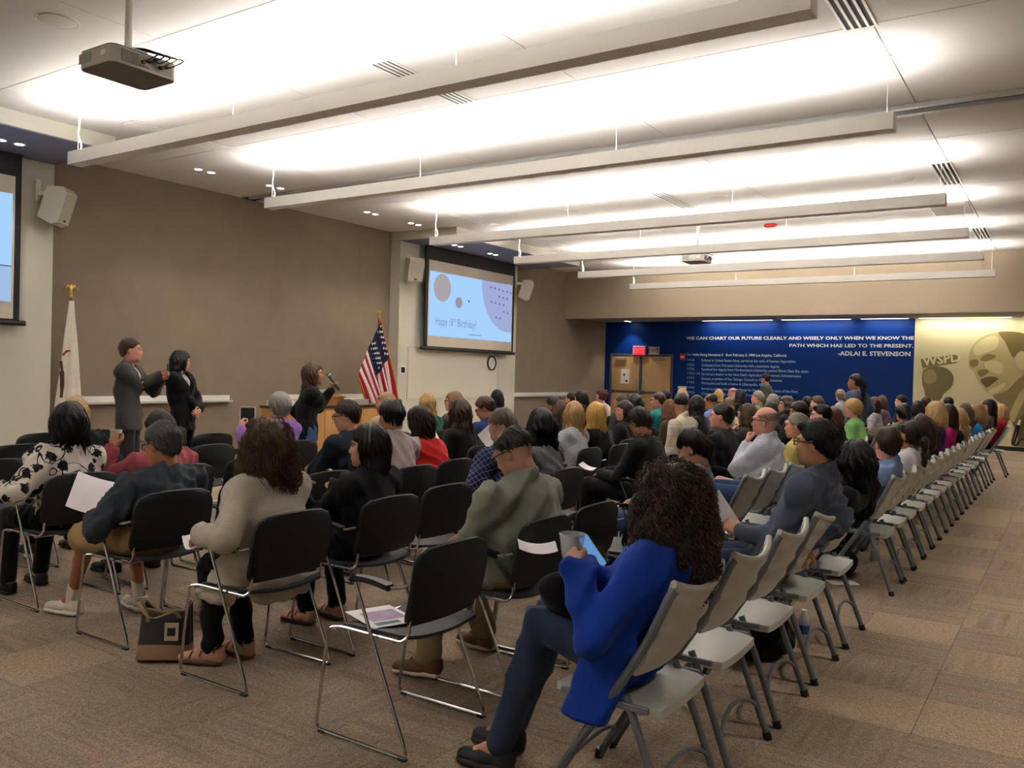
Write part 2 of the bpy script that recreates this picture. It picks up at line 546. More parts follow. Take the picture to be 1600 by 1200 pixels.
# track of the folding partition
for y0, y1 in ((9.47, 9.54), (9.70, 9.77)):
    MB().box(-11.7, 4.2, y0, y1, CEIL - .035, CEIL + .02).build('partition_rail', M_ALU, ceiling)
MB().box(-11.7, 4.2, 9.545, 9.695, CEIL + .004, CEIL + .02).build('partition_slot', M_DARKSLOT, ceiling)

# ------------------------------------------------------------------ walls
wf = MB().box(-12.1, -11.9, ROOM_Y0 - .2, ROOM_Y1 + .2, 0, CEIL).build('wall_front', M_BEIGE, kind='structure')
MB().box(4.2, 4.4, ROOM_Y0 - .2, ROOM_Y1 + .2, 0, CEIL).build('wall_rear', M_BEIGE, kind='structure')
MB().box(-12.1, 4.4, ROOM_Y0 - .2, ROOM_Y0, 0, CEIL).build('wall_left', M_CREAM, kind='structure')
wr = MB().box(-12.1, -3.30, 23.1, 23.3, 0, CEIL).build('wall_right', M_BLUE, kind='structure')
wm = MB().box(-3.30, 4.4, 23.1, 23.3, 0, CEIL).build('wall_mural', M_MURAL, kind='structure')
MB().box(-11.9, 4.2, 20.62, 20.78, 3.08, CEIL).build('wall_header', M_HEAD, kind='structure')
MB().box(-11.9, 4.2, 20.78, 23.1, 3.14, 3.26).build('ceiling_lower', M_SOFF, kind='structure')
PX = -11.64        # face of the projecting piers that carry the screens
MB().box(-11.9, PX, -1.2, 6.17, 0, 4.19).build('wall_pier_left', M_CREAM, kind='structure')
MB().box(-11.9, PX, 13.30, 17.72, 0, 4.19).build('wall_pier_right', M_CREAM, kind='structure')
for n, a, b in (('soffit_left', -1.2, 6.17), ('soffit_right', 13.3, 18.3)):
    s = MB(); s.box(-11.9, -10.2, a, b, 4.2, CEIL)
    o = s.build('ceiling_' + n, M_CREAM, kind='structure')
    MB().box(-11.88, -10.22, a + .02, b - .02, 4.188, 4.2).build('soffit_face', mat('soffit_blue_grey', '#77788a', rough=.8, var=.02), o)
for n, x0, x1, y0, y1 in (('front', -11.9, -11.885, 6.17, 13.3), ('pier_left', PX, PX + .015, -1.2, 6.17), ('pier_right', PX, PX + .015, 13.3, 17.72), ('front_far', -11.9, -11.885, 17.72, 23.1)):
    MB().box(x0, x1, y0, y1, 0, .1, bev=.004).build('baseboard_' + n, M_BLACKP, kind='structure')
MB().box(-9.7, 4.2, 23.085, 23.1, 0, .1, bev=.004).build('baseboard_right', M_BLACKP, kind='structure')

# ------------------------------------------------------------------ linear uplights
M_TUBE = emit_mat('uplight_tube', '#fffaf5', LIN_STRENGTH)
FIX_Y = [5.22, 7.98, 11.6, 14.28, 16.92, 19.6, -.4]  # last bar is added out of view to brighten the near floor
FIX_W = ['nearest to the camera, beside the near ceiling projector', 'second from the camera, before the folding partition track', 'third from the camera, beyond the partition track',
         'fourth from the camera', 'fifth from the camera, near the far ceiling projector', 'farthest from the camera, before the tan header wall',
         'added out of view behind the camera to brighten the floor']
for k, fy in enumerate(FIX_Y):
    t = thing('linear_light', 'long white hanging uplight bar, ' + FIX_W[k], 'ceiling light', (0, fy, 3.72), 0, 'hanging linear uplights')
    # trough: open at the top
    poly = [(-.08, 0), (.08, 0), (.08, .14), (.07, .14), (.07, .05), (-.07, .05), (-.07, .14), (-.08, .14)]
    h = MB(); h.prism(poly, 0, -9.42, -1.36); h.build('housing', M_WHITE, t)
    MB().box(-9.425, -9.40, -.082, .082, -.002, .142).build('end_cap', M_WHITE, t)
    MB().box(-1.38, -1.355, -.082, .082, -.002, .142).build('end_cap', M_WHITE, t)
    MB().box(-9.35, -1.43, -.05, .05, .085, .105).build('lamp', M_TUBE, t)
    for i, xx in enumerate((-9.36, -6.7, -4.05, -1.42)):
        MB().tube([(xx, 0, .14), (xx, 0, CEIL - 3.72)], .0035, 6).build('suspension_cable', M_ALU, t)
        MB().lathe([(.03, CEIL - 3.735), (.03, CEIL - 3.72)], 10, (xx, 0, 0)).build('ceiling_rose', M_WHITE, t)
    MB().tube(smooth_path([(-9.34, 0, .14), (-9.33, .02, .22), (-9.36, .0, .34), (-9.35, .01, .5), (-9.36, 0, CEIL - 3.72)]), .007, 6).build('power_cord', M_WHITE, t, smooth=True)

# ------------------------------------------------------------------ slot air vents, ceiling speakers, fire strobe, hatch
VW = {-9.42: 'over the front wall', -5.45: 'over the middle of the seats', -1.5: 'over the last row of seats'}
for vx, vy, w in ((-9.42, 5.85, 'nearest'), (-9.42, 12.12, 'farther'), (-5.45, 5.85, 'nearest'), (-5.45, 12.12, 'farther'), (-1.5, 5.85, 'nearest'), (-1.5, 12.12, 'middle'), (-1.5, 17.4, 'farthest')):
    t = thing('air_vent', 'slotted white ceiling air vent %s, the %s one there' % (VW[vx], w), 'air vent', (vx, vy, CEIL), 0, 'slotted ceiling vents')
    MB().box(-.115, .115, 0, 1.38, -.003, .0).build('backing', M_DARKSLOT, t)
    for i in range(5):
        x = -.115 + .0575 * i
        MB().box(x - .012, x + .012, 0, 1.38, -.014, -.003, bev=.003).build('slat', M_WHITE, t)
    for y in (0, 1.36):
        MB().box(-.127, .127, y, y + .02, -.014, -.002).build('end_bar', M_WHITE, t)
for (px_, py_), w in (((90, 32), 'near the ceiling projector at left'), ((890, 330), 'left of the three across the far ceiling'), ((1120, 307), 'middle of the three across the far ceiling'), ((1412, 280), 'right of the three across the far ceiling')):
    p = on_z(px_, py_, CEIL)
    t = thing('ceiling_speaker', 'flat round white ceiling speaker, ' + w, 'speaker', (p[0], p[1], CEIL), 0, 'round ceiling speakers')
    MB().lathe([(.0, -.012), (.13, -.012), (.15, -.008), (.15, 0)], 24).build('grille', mat('grille_white', '#cfcac2', rough=.7, var=.2, scale=300), t, smooth=True)
    MB().lathe([(.15, 0), (.165, -.006), (.17, 0)], 24).build('rim', M_WHITE, t)
p = on_z(1204, 350, CEIL)
t = thing('fire_strobe', 'small red fire alarm strobe on the far ceiling', 'fire alarm', (p[0], p[1], CEIL))
MB().box(-.11, .11, -.06, .06, -.06, 0, bev=.015).build('body', mat('alarm_red', '#b3211f', rough=.4, var=.05), t)
MB().box(-.05, .05, -.03, .03, -.095, -.06, bev=.012).build('lens', mat('strobe_lens', '#d8d2c8', rough=.2, var=.02), t)
p = on_z(1490, 325, CEIL)
t = thing('access_panel', 'grey square ceiling hatch near the right end of the lights', 'ceiling hatch', (p[0], p[1], CEIL))
MB().box(-.32, .25, -.55, .55, -.012, -.001, bev=.003).build('panel', mat('hatch_grey', '#a49c91', rough=.8, var=.03), t)
MB().box(-.34, .27, -.57, .57, -.006, 0).build('frame', M_WHITE, t)

# ------------------------------------------------------------------ recessed downlights
M_LENS = emit_mat('downlight_lens', '#fff3dc', 14.0)
def downlight(x, y, z, label, watt=None, soft=.06):
    t = thing('downlight', label, 'downlight', (x, y, z), 0, 'paired recessed downlights')
    for s in (-.11, .11):
        MB().lathe([(.075, 0), (.075, -.006), (.055, -.006), (.05, 0)], 16, (0, s, 0)).build('trim_ring', M_WHITE, t)
        MB().lathe([(.0, -.003), (.05, -.003), (.05, 0)], 16, (0, s, 0)).build('lens', M_LENS, t)
    ld = bpy.data.lights.new('downlight_lamp', 'SPOT'); ld.energy = watt or DOWN_W; ld.spot_size = math.radians(95); ld.spot_blend = .6
    ld.color = (1, .9, .76); ld.shadow_soft_size = soft
    link('lamp', ld, t, loc=(0, 0, -.02))
for (a, b), l in (((320, 267), 'nearest'), ((430, 292), 'second from the camera'), ((580, 333), 'third from the camera'), ((648, 350), 'farthest')):
    p = on_z(a, b, CEIL); downlight(p[0], p[1], CEIL, 'pair of small recessed downlights above the brown front wall, %s' % l)
for (a, b), l in (((16, 222), 'in the soffit over the left projection screen'), ((715, 384), 'in the soffit over the right projection screen, left pair'), ((770, 397), 'in the soffit over the right projection screen, right pair')):
    p = on_z(a, b, 4.188); downlight(p[0], p[1], 4.188, 'pair of small recessed downlights ' + l)
p = on_z(981, 502, 3.14); downlight(p[0], p[1], 3.14, 'pair of small recessed downlights in the low ceiling by the double door')

for k, y in enumerate((1.0, 5.0, 9.0, 13.0, 17.0)):  # added pairs outside the frame, brightening the floor and chair backs
    downlight(1.6, y, CEIL, 'added pair of unseen fill downlights over the right-hand aisle, %s from the camera' % 'first second third fourth fifth'.split()[k], AISLE_FILL_W, .3)
# wall washers over the blue wall and the mural
for k, (a, b) in enumerate(((-8.75, -6.75), (-6.55, -4.75), (-4.55, -3.4), (-3.2, -1.2), (-1.0, 1.0), (1.2, 3.2))):
    t = thing('wall_washer', 'recessed strip light over the far wall, %s from the double door' % ('first second third fourth fifth sixth'.split()[k]), 'strip light', ((a + b) / 2, 22.86, 3.14), 0, 'recessed wall washers')
    w = (b - a) / 2
    MB().box(-w, w, -.07, .07, -.012, 0).build('housing', M_WHITE, t)
    MB().box(-w + .03, w - .03, -.05, .05, -.016, -.012).build('diffuser', emit_mat('washer_diffuser', '#fff2d8', 1.6), t)
    ld = bpy.data.lights.new('washer_lamp', 'AREA'); ld.shape = 'RECTANGLE'; ld.size = 2 * w - .1; ld.size_y = .08; ld.energy = WASH_W * w / 2.0
    ld.color = (1, .93, .80)
    link('lamp', ld, t, loc=(0, -.02, -.03), rot=(math.radians(12), 0, 0))

# ------------------------------------------------------------------ lettering of the far wall
M_LET = mat('white_lettering', '#d5dbe6', rough=.5, var=.0)
M_LET2 = mat('pale_lettering', '#8fb3dd', rough=.5, var=.0)
RX = (math.radians(90), 0, 0)
def fit_text(s, x0, x1, ypx, size, m, bold=0.0):
    a = on_y(x0, ypx, 23.1); b = on_y(x1, ypx, 23.1)
    o = text_mesh('lettering', s, size, wr, (a[0], 23.096, a[2]), RX, m, ext=.001, bold=bold)
    w = max(v.co.x for v in o.data.vertices)
    o.scale = ((b[0] - a[0]) / w, 1, 1)
    return o
fit_text('WE CAN CHART OUR FUTURE CLEARLY AND WISELY ONLY WHEN WE KNOW THE', 1072.5, 1428, 530.6, .118, M_LET, .003)
fit_text('PATH WHICH HAS LED TO THE PRESENT.', 1233, 1427, 542.0, .118, M_LET, .003)
fit_text('-ADLAI E. STEVENSON', 1309, 1422.5, 555.3, .155, M_LET, .004)
TL = [('Born', 'Adlai Ewing Stevenson II   Born February 5, 1900 Los Angeles, California', 1229, 1083),
      ('1918', 'Enlisted in United States Navy; served at the rank of Seaman Apprentice', 1243, None),
      ('1922', 'Graduated from Princeton University with a bachelors degree', 1217.5, None),
      ('1926', 'Received law degree from Northwestern University; passed Illinois State Bar exam', 1263, None),
      ('1933-34', "Served as a lawyer in the New Deal's Agricultural Adjustment Administration", 1251.5, None),
      ('1934', 'Became president of the Chicago Council on Foreign Relations', 1222, None),
      ('1935', 'Purchased and built a home in Libertyville, Illinois', 1200, None),
      ('1940', 'Served as aide and Personal Attorney for Frank Knox, Secretary of the Navy', 1247, None),
      ('1943', 'Commissioned to serve and report on wartime relief', 1237, None)]
for k, (yr, s, x1, x0) in enumerate(TL):
    dy = (0, 8.6, 16.2, 22.5, 29.6, 36.6, 43.6, 52, 59.5)[k]
    fit_text(yr, 1073 - .1 * k, 1073 + 3.0 * len(yr), 555.5 + dy * .99, .095, M_LET2)
    fit_text(s, x0 or 1096, x1, 555.8 + dy * 1.02, .10, M_LET if k == 0 else M_LET2, .002)

# ------------------------------------------------------------------ mural print on the cream wall (flat print)
def mural_poly(name, pts, tone, lay, z0=None, smooth=True):
    q = [on_y(1400 + x / 4.615, 480 + y / 4.615, 23.1) for x, y in pts]
    P = [(p[0], p[2], 0) for p in q]
    if smooth:
        P = [tuple(v) for v in smooth_path(P, 4, closed=True)]
    P = [(x, max(z, .11)) for x, z, _ in P]
    m = MB(); m.prism([(x, z) for x, z in P], 1, 23.0985 - lay * .0012, 23.1)
    return m.build(name, mat('print_%s' % tone, tone, rough=.55, var=.10, scale=1.4), wm)
mural_poly('printed_head', [(525, 400), (530, 330), (560, 270), (620, 215), (700, 185), (800, 175), (920, 190), (1020, 250), (1080, 350), (1075, 470), (1040, 560), (990, 640), (900, 690), (830, 750), (760, 690), (690, 635), (640, 600), (590, 530), (560, 465), (532, 445)], '#bcae7c', 1)
mural_poly('printed_hair', [(740, 180), (820, 176), (930, 192), (1030, 258), (1085, 360), (1060, 480), (1000, 500), (960, 400), (930, 330), (880, 335), (845, 365), (810, 300), (785, 250), (755, 210)], '#7a6a3c', 2)
mural_poly('printed_brow_shade', [(530, 392), (560, 378), (592, 382), (590, 420), (555, 432), (535, 420)], '#8a7b48', 2)
mural_poly('printed_eye_shade', [(608, 372), (655, 338), (708, 343), (716, 362), (660, 388), (625, 388)], '#8a7b48', 2)
mural_poly('printed_nose_shade', [(588, 462), (632, 448), (672, 460), (640, 492), (608, 500)], '#85763f', 2)
mural_poly('printed_mouth', [(610, 522), (680, 500), (738, 514), (705, 545), (662, 577), (640, 570)], '#6d5e30', 3)
mural_poly('printed_chin_light', [(665, 600), (720, 575), (785, 545), (772, 582), (695, 628)], '#d9cf9e', 2)
mural_poly('printed_cheek_light', [(640, 400), (720, 385), (770, 420), (760, 480), (700, 470), (650, 440)], '#d2c793', 2)
mural_poly('printed_forehead_light', [(560, 300), (620, 235), (700, 205), (740, 230), (720, 300), (640, 330), (580, 350)], '#d4c998', 2)
mural_poly('printed_ear', [(865, 352), (895, 320), (935, 330), (945, 400), (915, 452), (888, 438), (866, 400)], '#c9bd88', 3)
mural_poly('printed_jaw_shade', [(700, 640), (800, 600), (880, 520), (960, 480), (1010, 560), (960, 680), (890, 800), (815, 765), (760, 700)], '#8b7b48', 2)
mural_poly('printed_jacket', [(815, 780), (870, 700), (935, 590), (1010, 600), (1150, 680), (1330, 760), (1500, 900), (1560, 1120), (830, 1120), (840, 1030), (880, 930)], '#74653a', 1)
mural_poly('printed_collar', [(820, 775), (880, 640), (930, 580), (935, 640), (890, 740), (850, 830)], '#b8aa76', 3)
mural_poly('printed_microphone', [(188, 510), (200, 455), (260, 428), (340, 432), (395, 465), (416, 520), (395, 580), (340, 630), (330, 655), (290, 690), (270, 700), (262, 668), (215, 650), (205, 600), (192, 560)], '#75683a', 2)
mural_poly('printed_microphone_stand', [(262, 660), (300, 655), (296, 760), (310, 1120), (255, 1120), (266, 800)], '#8d8052', 1)
mural_poly('printed_microphone_glint', [(200, 470), (250, 448), (285, 470), (290, 530), (240, 552), (205, 540)], '#9d905e', 3)
mural_poly('printed_station_plate', [(178, 376), (300, 352), (440, 335), (450, 352), (436, 402), (300, 424), (192, 440)], '#857645', 2, smooth=False)
a = on_y(1400 + 200 / 4.615, 480 + 422 / 4.615, 23.1)
o = text_mesh('lettering', 'WSPD', .30, wm, (a[0], 23.092, a[2]), (math.radians(90), math.radians(-9.0), 0), mat('print_light', '#e2d9ae', var=.0), ext=.001, bold=.008)
w = max(v.co.x for v in o.data.vertices); o.scale = (.82 / w, 1, 1)

# ------------------------------------------------------------------ double door
M_DOORW = mat('maple_veneer', '#b8976a', rough=.5, var=.15, scale=4, stretch=(1, 1, .15))
M_DFRAME = mat('door_frame_grey', '#4a4d55', rough=.5, var=.05)
d0, d1, dz = -11.66, -9.74, 2.13
dr = link('door_1', None, None, loc=(0, 23.1, 0), kind='structure', label='double door of pale wood with grey frame in the blue wall', cat='door')
MB().box(d0 - .06, d0, -.03, .0, 0, dz + .06, bev=.004).build('door_frame', M_DFRAME, dr)
MB().box(d1, d1 + .06, -.03, .0, 0, dz + .06, bev=.004).build('door_frame', M_DFRAME, dr)
MB().box(d0, d1, -.03, .0, dz, dz + .06, bev=.004).build('door_frame', M_DFRAME, dr)
mid = (d0 + d1) / 2
MB().box(mid - .035, mid + .035, -.045, 0, 0, dz, bev=.004).build('door_mullion', M_DFRAME, dr)
for s, (a, b) in enumerate(((d0 + .01, mid - .045), (mid + .045, d1 - .01))):
    lf = MB().box(a, b, -.022, -.001, .01, dz - .01, bev=.003).build('door_leaf', M_DOORW, dr)
    bar = MB(); bar.box(a + .06, b - .06, -.075, -.04, 1.02, 1.09, bev=.006); bar.box(a + .02, a + .1, -.06, -.02, 1.0, 1.11, bev=.005); bar.box(b - .1, b - .02, -.06, -.02, 1.0, 1.11, bev=.005)
    bar.build('push_bar', M_DFRAME, lf)
    hx = a + .32 if s == 0 else b - .32
    MB().box(hx - .16, hx + .16, -.075, -.022, dz - .14, dz - .06, bev=.006).build('door_closer', mat('closer_grey', '#8f8a80', rough=.5, var=.05), lf)
    ex = b - .09 if s == 0 else a + .09
    MB().box(ex - .03, ex + .03, -.04, -.022, 1.15, 1.45, bev=.004).build('lock_plate', M_STEEL, lf)
p = on_y(976, 588, 23.05)
t = thing('notice_sheet', 'white notice sheet taped to the left leaf of the double door', 'notice', (p[0], 23.077, p[2]))
MB().box(-.14, .14, -.002, 0, -.22, .22).build('sheet', M_PAPER, t)
for x, z in ((-.03, .05), (.05, -.14)):
    MB().lathe([(0, -.0035), (.035, -.0035), (.035, -.002)], 12, (x, 0, z), axis='y').build('printed_mark', M_BLACKP, t)

# exit signs, pull station, name plate
M_EXITR = emit_mat('exit_red', '#ff2b3c', .5)
for k, (x0, x1, y0, y1, red, lab) in enumerate(((988, 1008, 540.5, 555, True, 'lit red exit sign over the double door, left of two'), (1013, 1028.5, 541.5, 554, False, 'dark framed exit sign over the double door, right of two'))):
    a = on_y(x0, y1, 23.0); b = on_y(x1, y0, 23.0)
    t = thing('exit_sign', lab, 'sign', ((a[0] + b[0]) / 2, 23.1, (a[2] + b[2]) / 2), 0, 'exit signs')
    w, h = (b[0] - a[0]) / 2, (b[2] - a[2]) / 2
    MB().box(-w, w, -.09, 0, -h, h, bev=.006).build('housing', mat('sign_grey', '#9a9698', rough=.5, var=.03), t)
    MB().box(-w + .02, w - .02, -.094, -.089, -h + .015, h - .03).build('face', M_EXITR if red else mat('sign_face', '#c9b7b2', var=.02), t)
    o = text_mesh('lettering', 'EXIT', h * 1.35, t, (0, -.096, -h * .52), RX, mat('exit_pale', '#d86a70', var=0, emit=.12) if red else mat('exit_dark_red', '#6b1418', var=0), sx=.98, align='CENTER', ext=.001, bold=.004)
p = on_y(1067, 558, 23.1)
t = thing('fire_pull_station', 'small red fire alarm pull box beside the timeline lettering', 'fire alarm', (p[0], 23.1, p[2]))
MB().box(-.07, .07, -.05, 0, -.1, .1, bev=.01).build('body', MATS['alarm_red'], t)
MB().box(-.055, .055, -.058, -.05, -.02, .03, bev=.004).build('pull_handle', mat('pull_white', '#d9c9c4', var=.02), t)
p = on_y(1066, 606, 23.1)
t = thing('room_plate', 'small white plate on the blue wall right of the double door', 'plate', (p[0], 23.1, p[2]))
MB().box(-.13, .13, -.012, 0, -.045, .045, bev=.003).build('plate', M_WHITE, t)
# coiled cable hung on the mural at far right
t = thing('cable_loop', 'black cable with white plug hanging by the mural at far right', 'cable', (-1.0, 22.95, .0))
def mp(px_, py_, Y=22.95):
    p = on_y(px_, py_, Y); return (p[0] + 1.0, 0.0, p[2])
MB().tube(smooth_path([mp(1591, 662), mp(1588, 668), mp(1582, 690), mp(1584, 694), mp(1590, 676), mp(1592, 664)], 8), .022, 8).build('cord', M_BLACKP, t, smooth=True)
MB().tube(smooth_path([mp(1582, 688), mp(1583, 694), mp(1589, 695), mp(1594, 688), mp(1599, 686), mp(1604, 692), mp(1602, 704), mp(1600, 712)], 8), .022, 8).build('cord', M_BLACKP, t, smooth=True)
MB().tube([mp(1591, 664), mp(1594, 656)], [.035, .02], 8).build('plug', M_WHITE, t, smooth=True)
MB().tube([(mp(1591, 664)[0], 0, mp(1591, 664)[2]), (mp(1591, 664)[0], .15, mp(1591, 664)[2])], .012, 6).build('hook', M_STEEL, t)
# ------------------------------------------------------------------ projection screens
RF = (math.radians(90), 0, math.radians(90))     # prints on surfaces that face the seats
M_SLIDE = emit_mat('slide_light_blue', '#a9d3ff', .36)
def proj_screen(y0, label, slide_line):
    """y0 = start of the black border"""
    t = thing('projection_screen', label, 'projection screen', (-11.47, y0, 0), 0, 'projection screens')
    MB().box(-.03, .0, .0, 3.42, 2.03, 4.185).build('masking', M_BLACKFAB, t)
    MB().box(.0, .004, .10, 3.34, 2.05, 3.89).build('screen_fabric', M_SCREEN, t)
    MB().tube([(-.015, -.08, 2.0), (-.015, 3.5, 2.0)], .035, 10).build('bottom_bar', M_BLACKP, t, smooth=True)
    sl = MB().box(.004, .006, .13, 3.31, 2.27, 3.66).build('slide', M_SLIDE, t)
    def disc(name, cy, cz, r, m, lay, clip=None):
        P = []
        for i in range(40):
            a = 2 * math.pi * i / 40
            y, z = cy + r * math.cos(a), cz + r * math.sin(a)
            P.append((min(max(y, .13), 3.31), min(max(z, 2.27), 3.66)))
        Q = []
        for q in P:
            if not Q or (abs(q[0] - Q[-1][0]) + abs(q[1] - Q[-1][1])) > 1e-4: Q.append(q)
        if len(Q) > 2 and abs(Q[0][0] - Q[-1][0]) + abs(Q[0][1] - Q[-1][1]) < 1e-4: Q.pop()
        return MB().prism(Q, 0, .006, .006 + .001 * lay).build(name, m, sl)
    g = emit_mat('slide_grey', '#b4aeb4', .32)
    disc('printed_circle', .57, 3.33, .30, g, 1)
    disc('printed_circle', 1.17, 3.06, .125, emit_mat('slide_grey_dark', '#a6a4b2', .3), 1)
    disc('printed_circle', 1.55, 3.12, .028, emit_mat('slide_ink', '#6d7ba0', .18), 1)
    if slide_line:
        MB().box(.006, .007, 2.6, 3.31, 2.72, 2.735).build('printed_line', emit_mat('slide_ink', '#6d7ba0', .18), sl)
        MB().box(.006, .0065, 2.6, 3.31, 2.27, 2.72).build('printed_block', emit_mat('slide_block', '#a9c8ee', .33), sl)
    else:
        disc('printed_calendar', 3.15, 3.62, 1.12, emit_mat('slide_calendar', '#a9b5e0', .33), 1)
        ink = emit_mat('slide_ink2', '#7f8dc0', .28)
        rn = random.Random(4)
        for r in range(5):
            for c in range(6):
                y, z = 2.36 + c * .17 + r * .02, 3.5 - r * .17 - c * .012
                if (y - 3.15) ** 2 + (z - 3.62) ** 2 < .98 and y < 3.22 and rn.random() < .8:
                    MB().box(.007, .0085, y, y + .07, z, z + .05).build('printed_mark', ink, sl)
        emit_mat('slide_text', '#8ea4d0', .3)
        for s, y, w_, sz, z in (('Happy 18', .36, .62, .25, 2.52), ('th', .995, .085, .12, 2.62), ('Birthday!', 1.13, .72, .25, 2.52)):
            o = text_mesh('lettering', s, sz, sl, (.0075, y, z), RF, MATS['slide_text'], ext=.0005)
            o.scale = (w_ / max(v.co.x for v in o.data.vertices), 1, 1)
        MB().box(.006, .007, 1.55, 2.05, 2.36, 2.372).build('printed_line', emit_mat('slide_ink', '#6d7ba0', .18), sl)
    return t
proj_screen(13.93, 'large pull-down projection screen showing a birthday slide, beyond the flag', False)
proj_screen(2.24, 'pull-down projection screen cut off by the left edge of the photo', True)

# ------------------------------------------------------------------ whiteboard, clock, switch
t = thing('whiteboard', 'wide framed whiteboard under the right projection screen', 'whiteboard', (PX, 13.62, 0))
MB().box(0, .012, 0, 3.3, .94, 2.0).build('board', mat('board_white', '#d3cdbf', rough=.35, var=.01), t)
for (a, b, c, d) in ((0, 3.3, .925, .94), (0, 3.3, 2.0, 2.015), (-.015, 0, .925, 2.015), (3.3, 3.315, .925, 2.015)):
    MB().box(0, .018, a, b, c, d).build('frame_rail', M_ALU, t)
t = thing('wall_clock', 'round black-rimmed wall clock under the right projection screen', 'clock', (PX + .012, 16.66, 1.745))
MB().lathe([(.0, .01), (.155, .01), (.155, .0), (.0, .0)], 28, axis='x').build('dial', mat('dial_white', '#e3dfd6', rough=.4, var=.01), t)
MB().lathe([(.15, 0), (.15, .03), (.165, .04), (.18, .03), (.18, 0)], 32, axis='x').build('rim', M_BLACKP, t, smooth=True)
for i in range(12):
    a = math.pi * i / 6
    MB().tube([(.011, .12 * math.sin(a), .12 * math.cos(a)), (.011, .142 * math.sin(a), .142 * math.cos(a))], .005, 4).build('hour_mark', M_BLACKP, t)
MB().tube([(.014, 0, 0), (.014, .05, .07)], .006, 4).build('hour_hand', M_BLACKP, t)
MB().tube([(.014, 0, 0), (.014, -.03, -.115)], .004, 4).build('minute_hand', M_BLACKP, t)
p = on_x(629, 578, PX)
t = thing('wall_control', 'small square wall control with dark screen left of the whiteboard', 'wall switch', (PX, p[1], p[2]))
MB().box(0, .012, -.085, .085, -.085, .085, bev=.004).build('plate', M_WHITE, t)
MB().box(.012, .018, -.06, .06, -.06, .06, bev=.003).build('touch_screen', mat('dark_glass', '#2b2b2a', rough=.2, var=.02), t)

# ------------------------------------------------------------------ wall speakers
def wall_speaker(x, y, z, rot, tilt, label):
    t = thing('wall_speaker', label, 'speaker', (x, y, z), rot, 'angled wall speakers')
    # bracket to the wall behind, box tipped down; local +x points into the room
    MB().box(-.12, .06, -.03, .03, .08, .14, bev=.005).build('bracket', M_WHITE, t)
    MB().box(-.135, -.115, -.06, .06, .0, .3, bev=.004).build('wall_plate', M_WHITE, t)
    b = MB(); P = [(.0, -.23), (.20, -.27), (.27, -.22), (.27, .20), (.20, .25), (.0, .19)]
    b.prism(P, 1, -.16, .16)
    box = b.build('cabinet', mat('speaker_white', '#cbc5b6', rough=.6, var=.02), t, rot=(0, tilt, 0))
    g = MB(); g.box(.271, .279, -.135, .135, -.2, .18, bev=.004)
    g.build('grille', mat('grille_cream', '#bdb7a8', rough=.8, var=.2, scale=260), box)
    MB().box(.279, .282, -.03, .03, -.195, -.17).build('badge', M_BLACKP, box)
    return t
p = on_x(72, 318, PX); wall_speaker(PX + .14, p[1] - .05, p[2], math.radians(38), math.radians(16), 'white wall speaker beside the left projection screen')
p = on_x(646, 421, PX); wall_speaker(PX + .14, p[1] - .22, p[2], math.radians(-28), math.radians(16), 'white wall speaker left of the right projection screen')
p = on_x(815, 452, PX); wall_speaker(PX + .16, 17.66, p[2], math.radians(30), math.radians(16), 'white wall speaker right of the right projection screen')

# ------------------------------------------------------------------ marker rails on the brown wall
for a, b, lab in ((6.5, 9.32, 'long white marker rail behind the two standing presenters'), (10.25, 12.9, 'white marker rail behind the wooden counter'), (17.75, 20.9, 'long pale marker rail on the far brown wall')):
    t = thing('marker_rail', lab, 'shelf', (-11.9, a, 0), 0, 'marker rails')
    MB().box(0, .02, 0, b - a, .90, 1.02, bev=.004).build('back_strip', M_WHITE, t)
    MB().box(.02, .10, 0, b - a, .905, .92, bev=.004).build('ledge', M_ALU, t)
    MB().box(.095, .105, 0, b - a, .905, .94, bev=.003).build('lip', M_ALU, t)

# ------------------------------------------------------------------ flags on poles
M_BRASS = mat('brass', '#c9a24a', rough=.3, metal=.9, var=.1)
M_POLE = mat('oak_pole', '#6b4426', rough=.4, var=.15, scale=10)
def flag_pole(t, h, top_lean=0.0):
    MB().tube([(0, 0, .06), (0, top_lean, h)], .016, 10).build('pole', M_POLE, t, smooth=True)
    MB().lathe([(0, 0), (.16, 0), (.165, .02), (.10, .05), (.04, .08), (.03, .14), (.02, .16)], 20).build('base', M_BRASS, t, smooth=True)
    e = MB(); e.lathe([(.018, h - .02), (.03, h), (.018, h + .03), (.025, h + .06), (.0, h + .08)], 12, (0, top_lean, 0))
    # spread-winged bird finial
    e.tube([(0, top_lean, h + .06), (0, top_lean, h + .12), (.0, top_lean + .01, h + .17)], [.02, .03, .014], 8)
    for s in (-1, 1):
        e.tube([(0, top_lean, h + .10), (0, top_lean + s * .05, h + .15), (0, top_lean + s * .085, h + .11), (0, top_lean + s * .09, h + .07)], [.014, .02, .014, .004], 6)
    e.build('finial', M_BRASS, t, smooth=True)
# national flag with stars and stripes
t = thing('national_flag', 'flag with stars and red and white stripes on a pole before the brown wall', 'flag', (-11.25, 12.27, 0))
flag_pole(t, 2.5)
M_RED = cloth('#a01c2e', 'plain'); M_WHT = cloth('#d9cfd0', 'plain'); M_NAVY = cloth('#141b3c', 'plain')
def fpos(s, u):
    a = Vector((0, .0, 2.46)); b = Vector((0, -.62, 1.40)); c = Vector((0, .56, .80)); d = Vector((0, .02, .42))
    p = a * (1 - s) * (1 - u) + b * s * (1 - u) + c * (1 - s) * u + d * s * u
    # pull the hoist edge together at the top, billow and folds towards the bottom
    q = .25 + .75 * u
    x = .05 + .07 * math.sin(s * 9.0 + u * 2.2) * (.25 + s * .8) * q + .035 * math.sin(s * 21 + u * 3) * q
    p.x += x; p.y += .03 * math.sin(s * 16 + u * 3) * u
    return p
NS, NU = 52, 26
